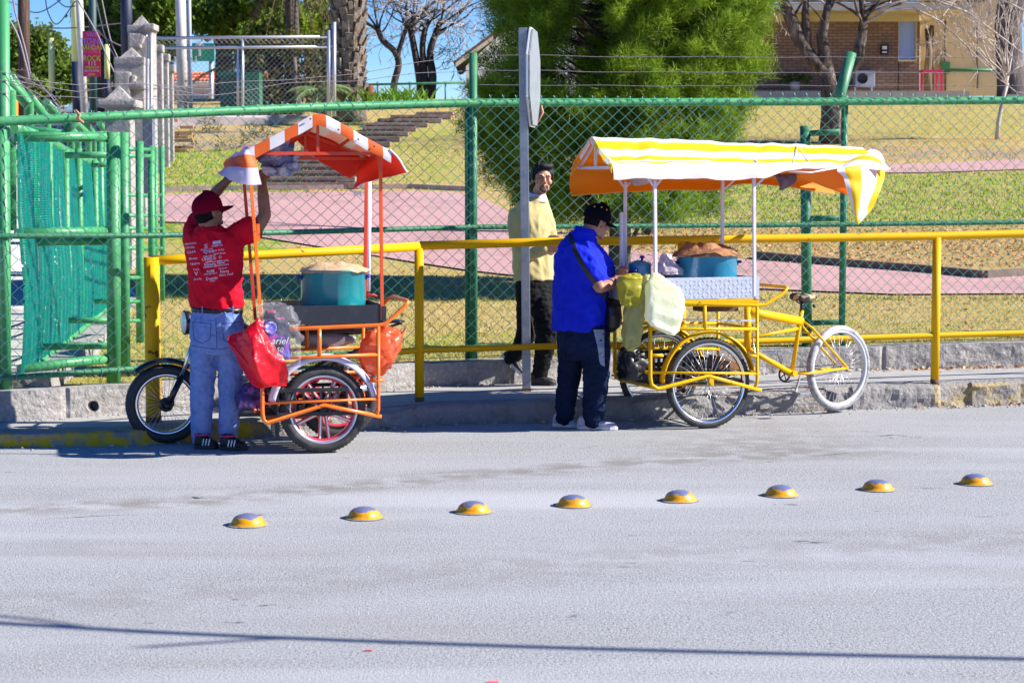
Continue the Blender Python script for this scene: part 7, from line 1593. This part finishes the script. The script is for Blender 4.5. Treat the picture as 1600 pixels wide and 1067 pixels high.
for i, (blb, lab) in enumerate(([[(40, 95, 46, 40, 80), (90, 110, 40, 36, 80), (20, 70, 30, 24, 80), (60, 70, 26, 18, 80), (110, 130, 26, 26, 79), (60, 140, 50, 26, 79)], 'rounded bright green ivy-covered mass at upper left beyond the street'], [[(185, 125, 22, 22, 68), (160, 150, 26, 16, 68), (175, 165, 24, 14, 66)], 'pale olive bush between the striped poles and the stone pillars'])):
    px0 = blb[0][0]; tree('ivy_tree', lab, P(px0, 195, blb[0][4]), [([P(px0, 200, blb[0][4]), P(px0, 130, blb[0][4])], .2, .1)], .8 if i == 0 else .4, blb, 90, .20, leafmat('ivy%d' % i, (.12, .20, .02) if i == 0 else (.20, .22, .10), (.20, .24, .04), (.12, .10, .03), .35), seed=12+i, nb=30)
def bare(lab, trunks, seeds, L_=1.5, depth=5, r=.07, up=.12, dens=1):
    b_ = trunks[0][0][0]; o = empty('bare_tree', b_); tag(o, lab, 'tree', 'trees beyond the terrace'); m = MB(); th = MB()
    for (pts, r0, r1), sd in zip(trunks, seeds):
        m.tube(catmull(pts, 3), list(np.linspace(r0, r1, (len(pts)-1)*3+1)), 9); rn = random.Random(sd)
        for k in range(3*dens): grow(m, pts[-1].lerp(pts[-2], rn.random()*.6), (rn.gauss(0, .8), rn.gauss(0, .6), .6), L_, r, depth, rn, .85, up*.3, .009, (2, 3), 4, .75, th)
    m.build('trunk', BARKD, o); th.build('twig', TWIG, o)['kind'] = 'stuff'
bare('leafless grey-twigged tree with a bent trunk right of the palm', [([P(614, 160, 58), P(616, 130, 58), P(623, 100, 58), P(616, 80, 58), P(598, 64, 58), P(590, 45, 58)], .11, .08), ([P(620, 95, 58), P(626, 70, 58), P(640, 30, 58)], .08, .06)], (3, 4), 1.3, 6, .035, dens=2)
bare('leafless grey-twigged tree with three dark trunks left of the big pine', [([P(660, 165, 60), P(655, 120, 60), P(648, 80, 60), P(640, 40, 60)], .13, .09), ([P(667, 165, 60), P(663, 110, 60), P(660, 70, 60), P(668, 30, 60)], .12, .08), ([P(672, 165, 60), P(676, 120, 60), P(672, 80, 60), P(690, 30, 60)], .14, .09)], (5, 6, 7), 1.4, 6, .035, dens=2)
bare('leafless tree of pale branches behind the palm', [([P(515, 170, 56), P(510, 100, 56), P(505, 60, 56), P(490, 20, 56)], .2, .12)], (9,), 1.4, 5, .05)
# spiky green plant, stump, thin green pipe rail on the crest
sp_ = P(612, 163, 46); rn = random.Random(3); m = MB()
for k in range(170):
    a = rn.random()*2*math.pi; q_ = sp_+V((rn.gauss(0, .42), rn.gauss(0, .25), 0)); d_ = V((math.cos(a)*.6, math.sin(a)*.5, 1)).normalized(); L_ = rn.uniform(.25, .55); s_ = V((-d_.y, d_.x, 0)).normalized()*.022; e = q_+d_*L_+V((math.cos(a), 0, -.3))*.08
    m.add([q_-s_, q_+s_, q_+d_*L_*.6+s_*.8, e, q_+d_*L_*.6-s_*.8], [(0, 1, 2, 3, 4)])
tag(m.build('spiky_plant', leafmat('lily', (.16, .34, .03), (.26, .42, .05))), 'clump of bright green strap-leaved plants on the crest beside the palm', 'plant')
m = MB(); m.tube([P(574, 165, 46), P(574, 150, 46), P(577, 140, 46), P(583, 135, 46)], [.10, .09, .08, .05], 8); m.tube([P(577, 150, 46), P(585, 146, 46)], [.08, .05], 8); tag(m.build('tree_stump', mk('redwood', (.24, .07, .035), .9, bump=(20, .8, .02))), 'small reddish-brown cut stump beside the palm trunk', 'stump')
m = MB(); m.tube([P(555, 133, 52), P(745, 129, 52)], .03, 6); 
for px in (590, 640, 696, 735): m.tube([P(px, 128, 52), P(px, 168, 52)], .025, 6)
tag(m.build('pipe_rail', M['green_dark']), 'thin green pipe rail along the skyline left of the big pine', 'rail')
# ---------------------------------------------------------------- tiled house on the left
h_ = empty('tiled_house', P(310, 175, 72)); tag(h_, 'low lilac-white house with an orange clay tile roof behind the terrace fence', 'house'); YT = 72
LW = mk('lilac_wall', (.58, .52, .66), .85, layers=[((.48, .44, .54), 1, .5, .7, 4)]); OT = mk('clay_tile', (.75, .19, .07), .75, layers=[((.60, .14, .05), 6, .5, .7, 4)])
wallbox(255, 420, 136, 190, YT, .3, LW, 'wall', h_); wallbox(262, 272, 140, 190, YT-.1, .3, LW, 'pillar', h_)
wallbox(258, 420, 129, 136, YT-.5, .3, M['white'], 'eave', h_)
for px0, px1 in ((300, 322), (325, 342)):
    w_ = wallbox(px0, px1, 147, 176, YT-.05, .1, mk('window_sky', (.20, .33, .55), .15), 'window', h_)
    for px in (px0, (px0+px1)/2, px1): wallbox(px-.5, px+.5, 147, 176, YT-.09, .05, M['steel'], 'window_frame', w_)
m = MB(); a, b = P(258, 129, YT-.7), P(420, 129, YT-.7); dz_ = (P(258, 110.5, YT-.7).z-a.z); nx = 26
for i in range(nx):
    x = a.x+(b.x-a.x)*(i+.5)/nx; wd = (b.x-a.x)/nx
    for k in range(3):
        p0_, p1_ = V((x, a.y+k*.5, a.z+dz_*k/3)), V((x, a.y+(k+1)*.5+.06, a.z+dz_*(k+1)/3-.01)); r0, r1 = wd*.5, wd*.42
        m.loft([[p0_+V((math.cos(t_)*r0, 0, math.sin(t_)*r0*.8+.05)) for t_ in np.linspace(0, math.pi, 7)]+[p0_+V((r0*.8*-1, 0, .0))], [p1_+V((math.cos(t_)*r1, 0, math.sin(t_)*r1*.8+.02)) for t_ in np.linspace(0, math.pi, 7)]+[p1_+V((r1*.8*-1, 0, 0))]], 0, True)
m.build('roof', OT, h_)
# green road sign
sgn = empty('direction_sign', P(300, 96, 68)); tag(sgn, 'green direction sign with white arrow half hidden behind the white pole', 'road sign'); SG = mk('sign_green', (.01, .30, .19), .5); a, b = P(262, 96, 68), P(335, 68, 68)
m = MB(); m.box(((a.x+b.x)/2, 68, (a.z+b.z)/2), (b.x-a.x, .08, b.z-a.z)); m.build('sign_plate', SG, sgn)
m = MB(); c_ = P(312, 88, 67.9); m.bar(c_, c_+V((0, 0, .42)), .07, .03, up=(0, 1, 0)); m.build('arrow_shaft', M['white'], sgn)
m = MB(); m.prism([c_+V((-.18, 0, .30)), c_+V((0, 0, .55)), c_+V((.18, 0, .30)), c_+V((0, 0, .42))], V((0, .03, 0))); m.build('arrow_head', M['white'], sgn)
text_mesh('a', .5, 'letter', M['white'], face_mat(P(272, 91, 67.9), (1, 0, 0)), sgn, ext=.01); text_mesh('u', .5, 'letter', M['white'], face_mat(P(303, 91, 67.9), (1, 0, 0)), sgn, ext=.01)
for px in (268, 330): m = MB(); m.tube([P(px, 96, 68.1), P(px, 190, 68.1)], .08, 8); m.build('post', GV, sgn)
# ---------------------------------------------------------------- poles
def pole(name, lab, pts, r, mats, Y, cat='pole', split=None, group=None):
    P3 = [P(px, py, Y) for px, py in pts]
    if split is None:
        m = MB(); m.tube(P3, r, 12); return tag(m.build(name, mats), lab, cat, group)
    o = empty(name, P3[-1]); tag(o, lab, cat, group); q_ = P3[0].lerp(P3[-1], split)
    m = MB(); m.tube([P3[0], q_], r, 12); m.build('upper_section', mats[0], o); m = MB(); m.tube([q_, P3[-1]], r*1.04, 12); m.build('lower_section', mats[1], o); return o
WOOD = mk('pole_wood', (.055, .032, .022), .95, layers=[((.12, .07, .05), (20, 20, 1.5), .5, .7, 5)], bump=((40, 40, 3), 1, .02)); YLP = mk('pale_yellow', (.66, .68, .28), .7); NVP = mk('navy_paint', (.012, .018, .05), .6); CP = mk('pole_concrete', (.58, .55, .52), .85, layers=[((.46, .44, .42), 3, .5, .7, 5)]); GPP = mk('bottle_green', (.02, .06, .06), .6)
pole('utility_pole', 'dark brown creosoted wooden utility pole at upper left', [(37, -60), (38, 200)], .12, WOOD, 40)
pole('utility_pole', 'weathered light green pole at the extreme left edge', [(5, -40), (8, 610)], .045, M['green_pipe'], 14.3)
pole('striped_pole', 'stand-alone yellow and black pole nearest the wooden utility pole', [(80, 60), (82, 175)], .09, (YLP, NVP), 55, split=.72, group='yellow and black poles')
pole('striped_pole', 'tallest yellow and black pole touching the leaning concrete pole', [(116, -60), (121, 185)], .11, (YLP, NVP), 48, split=.64, group='yellow and black poles')
pole('striped_pole', 'short yellow and black pole between the poster and the black pole', [(167, 70), (168, 160)], .07, (YLP, NVP), 50, split=.6, group='yellow and black poles')
pole('utility_pole', 'off-white slightly leaning concrete pole left of the magenta poster', [(121, -60), (132, 182)], .085, CP, 46)
gp_ = pole('lamp_post', 'dark bottle-green post carrying the magenta poster', [(144, -60), (146, 185)], .085, GPP, 44)
bp_ = pole('lamp_post', 'glossy black post with a black box in front of the stone pillars', [(196, -60), (199, 112)], .10, NVP, 34)
m = MB(); m.box(P(206, 102, 33.8), (.12, .14, .30), bev=.01); m.build('control_box', NVP, bp_)
pole('utility_pole', 'thick white octagonal concrete pole in front of the direction sign', [(281, -60), (285, 170)], .13, CP, 50)
pole('utility_pole', 'thin blue-grey steel pole beside the white concrete pole', [(294, -60), (298, 175)], .055, mk('bluegrey2', (.28, .34, .46), .5), 49)
# poster
a, b = P(130, 120, 43.8), P(156, 49, 43.8); pos = empty('poster', P(143, 120, 43.8)); tag(pos, 'magenta event poster with blue and green lettering hung on the dark green post', 'poster')
m = MB(); m.box(((a.x+b.x)/2, 43.8, (a.z+b.z)/2), (b.x-a.x, .02, b.z-a.z)); m.build('panel', mk('poster_red', (.42, .012, .06), .7, layers=[((.6, .03, .25), 1.6, .5, .62, 3)]), pos)
PBm, PGm, PRm, PLm = mk('p_blue', (.12, .16, .65), .7), mk('p_green', (.30, .42, .04), .7), mk('p_pink', (.65, .10, .18), .7), mk('p_lilac', (.45, .35, .6), .7)
for txt, py, sz, mt, sx in (('VIVE', 55, .12, PBm, 1), ('TECHNO', 66, .20, PBm, .60), ('BANDAS', 75, .15, PGm, .78), ('CUATRO', 81, .10, PRm, .9), ('ROCK', 92, .17, PGm, .8), ('3 7 5', 100, .12, PLm, .7), ('SABADO', 106, .085, PGm, .9), ('ENTRADA', 111, .07, PLm, 1), ('VIP', 117, .07, PGm, 1.6)):
    text_mesh(txt, sz, 'lettering', mt, face_mat(P(143.3, py, 43.77), (1, 0, 0)), pos, ext=.003, sx=sx)
# ---------------------------------------------------------------- carved stone pillars
SN = mk('cantera', (.36, .33, .31), .95, layers=[((.24, .22, .21), 6, .45, .7, 6), ((.46, .43, .40), 14, .55, .75, 5)], bump=(20, 1, .03, 8))
def pillar(lab, px, ys, ya, Y, sw, cw, blocks=()):
    o = empty('stone_pillar', P(px, 430, Y)); tag(o, lab, 'pillar', 'carved stone gate pillars'); k = Y/FPX; c_ = P(px, ys, Y)
    m = MB(); zb = terr(c_.x, Y)-.6 if Y > 20 else 0; m.box((c_.x, Y, (c_.z+zb)/2), (sw*k, sw*k, c_.z-zb), bev=.02); m.build('shaft', SN, o)
    m = MB(); m.box((c_.x, Y, c_.z+5*k), (cw*k, cw*k, 12*k), bev=.03); m.build('slab', SN, o)
    z1, z2 = c_.z+11*k, P(px, ya, Y).z; h2 = cw*k*.32; m = MB(); m.add([(c_.x-h2, Y-h2, z1), (c_.x+h2, Y-h2, z1), (c_.x+h2, Y+h2, z1), (c_.x-h2, Y+h2, z1), (c_.x, Y, z2)], [(0, 1, 4), (1, 2, 4), (2, 3, 4), (3, 0, 4), (3, 2, 1, 0)]); m.build('pyramid', SN, o)
    for bx0, bx1, by0, by1, tilt in blocks:
        a, b = P(bx0, by1, Y-.2), P(bx1, by0, Y-.2); m = MB(); m.box(((a.x+b.x)/2, Y-.1, (a.z+b.z)/2), (b.x-a.x, .5, b.z-a.z), Matrix.Rotation(R(tilt), 3, 'Y'), bev=.03); m.build('carved_block', SN, o)
pillar('nearest carved stone pillar with a pyramid on a broad slab, left of the brick pile', 187, 168, 134, 24.5, 40, 62)
pillar('middle carved stone pillar with a slab level with the black box', 206, 102, 74, 29, 46, 48, ((182, 206, 113, 160, 0), (204, 212, 118, 140, 20), (206, 228, 128, 140, 0)))
pillar('tallest carved stone pillar topped by twin pyramids behind the black post', 222, 52, 24, 34, 38, 40, ((203, 222, 53, 76, 0), (218, 226, 55, 70, 22), (226, 243, 38, 48, 0)))
pillar('slim stone pillar just right of the tallest one', 247, 82, 70, 36, 14, 18)
pillar('second slim stone pillar from the right of the group', 257, 96, 84, 37, 12, 17)
pillar('rightmost and shortest slim stone pillar beside the tiled house', 266, 113, 103, 38, 9, 16)
for px, w_ in ((229, 3), (236, 5)): m = MB(); a, b = P(px, 240, 28), P(px, 50, 33); m.tube([P(px, 300, 28), P(px, 55, 28)], w_*28/FPX/2, 10); tag(m.build('service_pipe', GV if w_ > 4 else CP), 'grey vertical pipe against the stone pillars, %s of the two' % ('wider' if w_ > 4 else 'thinner'), 'pipe')
m = MB(); m.box(P(233, 245, 24.8), (.12, .2, 1.0)); tag(m.build('gate_post', mk('slate', (.12, .13, .20), .7)), 'dark blue-grey flat gate post right of the nearest stone pillar', 'post')
# ---------------------------------------------------------------- car and street clutter at left
cr = empty('parked_car', P(118, 215, 58)); tag(cr, 'dark red car with a pale windscreen parked beyond the green fence at left', 'car'); Ycar = 58; RC = mk('car_red', (.30, .006, .03), .3, coat=.8)
def cbox(x0, x1, y0, y1, dy0, dy1, mat, nm_, bev=.08):
    a, b = P(x0, y1, Ycar), P(x1, y0, Ycar); m_ = MB(); m_.box(((a.x+b.x)/2, Ycar+(dy0+dy1)/2, (a.z+b.z)/2), (b.x-a.x, dy1-dy0, b.z-a.z), bev=bev); return m_.build(nm_, mat, cr)
a = lambda px, py, d: P(px, py, Ycar)+V((0, d, 0))
m = MB(); m.loft([[a(82, 205, 0), a(162, 205, 0), a(163, 184, 0), a(160, 176, 0), a(84, 176, 0), a(81, 184, 0)], [a(80, 207, 1.0), a(164, 207, 1.0), a(166, 180, 1.0), a(162, 171, 1.0), a(83, 171, 1.0), a(79, 180, 1.0)], [a(80, 207, 4.2), a(164, 207, 4.2), a(166, 180, 4.2), a(162, 171, 4.2), a(83, 171, 4.2), a(79, 180, 4.2)]], 0, True, sm=False); m.build('body', RC, cr)
m = MB(); m.loft([[a(86, 172, 1.0), a(158, 172, 1.0), a(150, 156, 1.7), a(93, 156, 1.7)], [a(86, 172, 3.9), a(158, 172, 3.9), a(150, 156, 3.4), a(93, 156, 3.4)]], 0, True, sm=False); m.build('windows', mk('car_glass', (.25, .38, .42), .1, coat=1), cr)
m = MB(); m.loft([[a(92, 156.5, 1.65), a(151, 156.5, 1.65), a(148, 154.5, 1.8), a(95, 154.5, 1.8)], [a(92, 156.5, 3.4), a(151, 156.5, 3.4), a(148, 154.5, 3.3), a(95, 154.5, 3.3)]], 0, True, sm=False); m.build('roof', mk('roof_lilac', (.40, .22, .42), .3), cr)
for px in (90, 155): m = MB(); m.box(P(px, 182, Ycar-.02), (.3, .1, .12), bev=.03); m.build('headlight', M['white'], cr)
m = MB(); m.box(P(122, 186, Ycar-.03), (.7, .06, .14)); m.build('grille', M['black'], cr)
for px in (92, 153):
    for dy in (.8, 3.4): m = MB(); p = P(px, 207, Ycar)+V((0, dy, .0)); m.lathe([(.001, -.11), (.20, -.11), (.31, -.09), (.31, .09), (.20, .11), (.001, .11)], p, (1, 0, 0), 20); m.build('wheel', M['rubber'], cr)
st = empty('kiosk', P(10, 190, 40)); tag(st, 'small orange and white street kiosk at the far left edge', 'kiosk'); m = MB(); a_, b_ = P(-30, 190, 40), P(22, 140, 40); m.box(((a_.x+b_.x)/2, 40.4, (a_.z+b_.z)/2), (b_.x-a_.x, .8, b_.z-a_.z), bev=.03); m.build('body', mk('kiosk_orange', (.85, .28, .02), .5), st)
m = MB(); m.box(P(3, 165, 39.97), (.22, .04, .4)); m.build('panel', M['white'], st)
m = MB(); c_ = P(33, 188, 42); m.lathe([(.001, 0), (.10, 0), (.10, .05), (.07, .08), (.07, .30), (.09, .33), (.06, .42), (.001, .45)], c_, (0, 0, 1), 14); m.tube([c_+V((-.12, 0, .25)), c_+V((.12, 0, .25))], .04, 8); tag(m.build('fire_hydrant', mk('hydrant', (.55, .02, .05), .5)), 'small red hydrant beside the kiosk at left', 'hydrant')
m = MB(); a_, b_ = P(25, 205, 50), P(100, 184, 50); m.box(((a_.x+b_.x)/2, 50.2, (a_.z+b_.z)/2), (b_.x-a_.x, .3, b_.z-a_.z)); tag(m.build('street_wall', mk('pale_wall', (.55, .48, .40), .9, bump=(10, .4, .01))), 'low pale wall across the street behind the green fence posts', 'wall')
m = MB(); a_, b_ = P(30, 235, 34), P(150, 196, 34); m.box(((a_.x+b_.x)/2-0, 34.2, (a_.z+b_.z)/2), (b_.x-a_.x, .12, b_.z-a_.z)); C.objects  # backdrop gate sheet
tag(m.build('street_gate', mk('blue_sheet', (.03, .05, .16), .7, layers=[((.25, .24, .26), .8, .5, .56, 3)])), 'dark blue sheet gate seen between the green pipes at left', 'gate')
# overhead wires
m = []
wires = [([(110, -10), (60, 20), (20, 5), (-30, -10)], 46), ([(118, 2), (90, 38), (75, 20), (70, -10)], 46), ([(118, 10), (100, 10), (80, -10)], 46), ([(0, 44), (60, 44), (118, 44), (200, 36)], 46), ([(122, 2), (150, 50), (172, 100), (185, 125)], 40), ([(150, 0), (165, 60), (180, 90), (187, 110)], 42), ([(158, -5), (172, 60), (184, 92), (188, 112)], 42), ([(150, 45), (168, 62), (195, 75)], 42), ([(-10, -5), (25, 50), (40, 100), (46, 125)], 30), ([(20, -5), (24, 20), (40, 80), (48, 120)], 32)]
wl = ['lowest sagging', 'looped', 'short upper', 'level', 'steep guy', 'left bundled', 'right bundled', 'short drooping', 'near slack', 'near straight']
for (w_, Y), wn in zip(wires, wl):
    mm = MB(); mm.tube(catmull([P(px, py, Y) for px, py in w_], 6), .014, 4); tag(mm.build('overhead_wire', M['barb']), wn+' overhead wire among the poles at upper left', 'wire', 'overhead wires at upper left')
# ---------------------------------------------------------------- ground litter and grass blades
g = np.random.default_rng(4); vs_, n_ = [], 0
def scatter(n, box, size, name, mat, lab, cat, f=None, z=.01, blade=False, seed=1):
    g = np.random.default_rng(seed); out = []
    x0, x1, y0, y1 = box
    tries = 0
    while len(out) < n and tries < n*8:
        tries += 1
        px, py = g.uniform(x0, x1), g.uniform(y0, y1)
        if f and not f(px, py): continue
        q_ = T(px, py)
        if q_.y < wall_y(q_.x)+.26: continue
        pass; s_ = size*(.6+.8*g.random())
        if blade:
            a = g.uniform(0, 6.28); d_ = V((math.cos(a), math.sin(a), 0))*(.006 if q_.y < 21 else .012); out.append((q_-d_, q_+d_, q_+V((g.normal()*.02, g.normal()*.02, s_))))
        else:
            n3 = V(g.normal(size=3)).normalized(); n3.z = abs(n3.z)+.8; n3.normalize(); a_ = n3.orthogonal().normalized(); a_ = Matrix.Rotation(g.uniform(0, 6.28), 3, n3)@a_; b_ = n3.cross(a_); q_.z += z+.01*g.random()
            out.append((q_-a_*s_, q_+b_*s_*.5, q_+a_*s_, q_-b_*s_*.5))
    k = len(out[0]); v = np.array([[tuple(p) for p in o_] for o_ in out]).reshape(-1, 3); o = leaf_mesh(name, (v, k), mat, loc=V((float(v[:, 0].mean()), float(v[:, 1].mean()), float(v[:, 2].min())))); return tag(o, lab, cat, kind='stuff')
LT = mk('dry_leaf', (.50, .22, .08), .8, layers=[((.62, .38, .20), 7, .45, .6, 3), ((.30, .12, .05), 9, .55, .65, 3)])
scatter(4200, (850, 1640, 358, 418), .026, 'leaf_litter', LT, 'dry brown leaves scattered on the grass beyond the lower path at right', 'leaves', seed=3)
for k_, (bx_, cl_) in enumerate((((240, 1640, 230, 470), (.52, .40, .15)), ((860, 1640, 265, 355), (.22, .36, .03)), ((700, 1640, 165, 250), (.55, .38, .13)), ((250, 480, 236, 300), (.24, .40, .03)))):
    scatter((9000, 5000, 3500, 1500, 1500)[k_], bx_, .045, 'grass_blades', mk('tuft%d' % k_, cl_, .8, transl=.3, spec=.1, layers=[(tuple(c*.6 for c in cl_), 2, .45, .6, 4)]), 'grass tufts of the park lawn, patch %s' % ('straw coloured below the path', 'green in the middle', 'golden near the house', 'green below the dirt bank', 'green beside the path')[k_], 'grass', blade=True, seed=20+k_, f=lambda px, py: not (300 < py < 432 and px < 790) and not (392 < py < 462 and px > 780))
scatter(900, (240, 1640, 165, 560), .03, 'leaf_litter', LT, 'sparse fallen leaves over the whole lawn', 'leaves', seed=4)
scatter(260, (240, 640, 300, 308), .03, 'leaf_litter', LT, 'line of orange leaves along the edge of the pink path', 'leaves', seed=5)
scatter(16000, (60, 1640, 465, 600), .03, 'grass_blades', mk('straw', (.50, .42, .14), .8, layers=[((.28, .32, .05), 1.4, .45, .6, 4)], transl=.3), 'short dry grass of the near lawn', 'grass', blade=True, seed=6)
# small rubble and leaves along kerb and wall foot
g = np.random.default_rng(8); m = MB()
for k in range(900):
    x = g.uniform(-3.6, 6); s_ = g.uniform(.004, .012)*(1 if g.random() < .93 else 2.2); wf = g.random() < .5
    y = (wall_y(x)-g.exponential(.04)-.02) if wf else kerb_y(x)-g.exponential(.05)-.01; z = pave_z(x)+.002 if wf else .001
    m.ball((x, y, z+s_*.4), (s_, s_*.8, s_*.6), 6)
tag(m.build('rubble', M['concrete']), 'crumbs of broken concrete along the kerb and the wall foot', 'rubble', kind='stuff')
v_ = []
for k in range(330):
    x = (g.normal(4.0, .45) if g.random() < .6 else g.uniform(-3, 6)); wf = g.random() < .7; y = wall_y(x)-g.exponential(.05)-.02 if wf else kerb_y(x)-g.exponential(.06)-.02; z = (pave_z(x) if wf else 0)+.012; a = g.uniform(0, 6.28); s_ = g.uniform(.012, .026)
    d_ = np.array([math.cos(a)*s_, math.sin(a)*s_, g.normal()*.006]); e = np.array([-math.sin(a)*s_*.5, math.cos(a)*s_*.5, g.normal()*.006]); c_ = np.array([x, y, z]); v_ += [c_-d_, c_+e, c_+d_, c_-e]
tag(leaf_mesh('leaf_litter', (np.array(v_), 4), LT, loc=(3, 17, .18)), 'dry leaves gathered at the foot of the low wall on the pavement', 'leaves', kind='stuff')
m = MB()
for px, py, s_ in ((576, 1015, .014), (770, 1065, .02)): q_ = G(px, py, .004); m = MB(); m.box(q_, (s_*2, s_*1.2, .004)); tag(m.build('scrap', mk('pink_scrap', (.8, .15, .2), .7)), 'tiny pink scrap on the near lane, %s' % ('beside the cable shadow' if px < 600 else 'at the bottom edge of the photo'), 'litter')

# cracks and tar marks in the asphalt
g = np.random.default_rng(12)
def crack(pts, wd, name='road_crack', mat=None):
    P3 = [G(px, py, .003) for px, py in pts]; q_ = []
    for a, b in zip(P3, P3[1:]):
        n = max(2, int((b-a).length/.03))
        for k in range(n): p_ = a.lerp(b, k/n); q_.append(p_+V((g.normal()*.006, g.normal()*.012, 0)))
    q_.append(P3[-1]); L_, R_ = [], []
    for i, p_ in enumerate(q_):
        w_ = wd*math.sin(math.pi*min(.97, max(.03, i/(len(q_)-1))))*(.4+g.random()); d_ = (q_[min(i+1, len(q_)-1)]-q_[max(i-1, 0)]).normalized(); s_ = V((-d_.y, d_.x, 0))*w_; L_.append(p_+s_); R_.append(p_-s_)
    m = MB(); m.grid([R_, L_], sm=False); return structure(m.build(name, mat or CRK))
WL = mk('worn_line', (.62, .62, .64), .9)
CRK = mk('crack', (.06, .06, .065), .95)
for pts, wd in (([(1345, 673), (1358, 675)], .004), ([(1368, 679), (1380, 681), (1395, 679), (1412, 680), (1424, 682)], .010), ([(1385, 683), (1400, 684)], .006), ([(1430, 681), (1440, 684)], .004), ([(298, 776), (306, 778), (322, 777)], .016), ([(490, 770), (505, 772), (520, 771)], .006),
                ([(620, 742), (700, 737), (760, 735)], .003), ([(1240, 715), (1330, 707), (1420, 704)], .003), ([(60, 812), (140, 806), (230, 803)], .004), ([(900, 700), (940, 696)], .004), ([(1190, 646), (1260, 643)], .005)): crack(pts, wd)
for pts, wd in (([(835, 723), (900, 721), (980, 718)], .004), ([(1000, 717.5), (1095, 715.5), (1133, 714.5)], .007), ([(1140, 713), (1152, 712.5)], .006), ([(1156, 712), (1184, 711)], .004), ([(1163, 730.5), (1175, 730)], .006)): crack(pts, wd, 'worn_line_mark', WL)
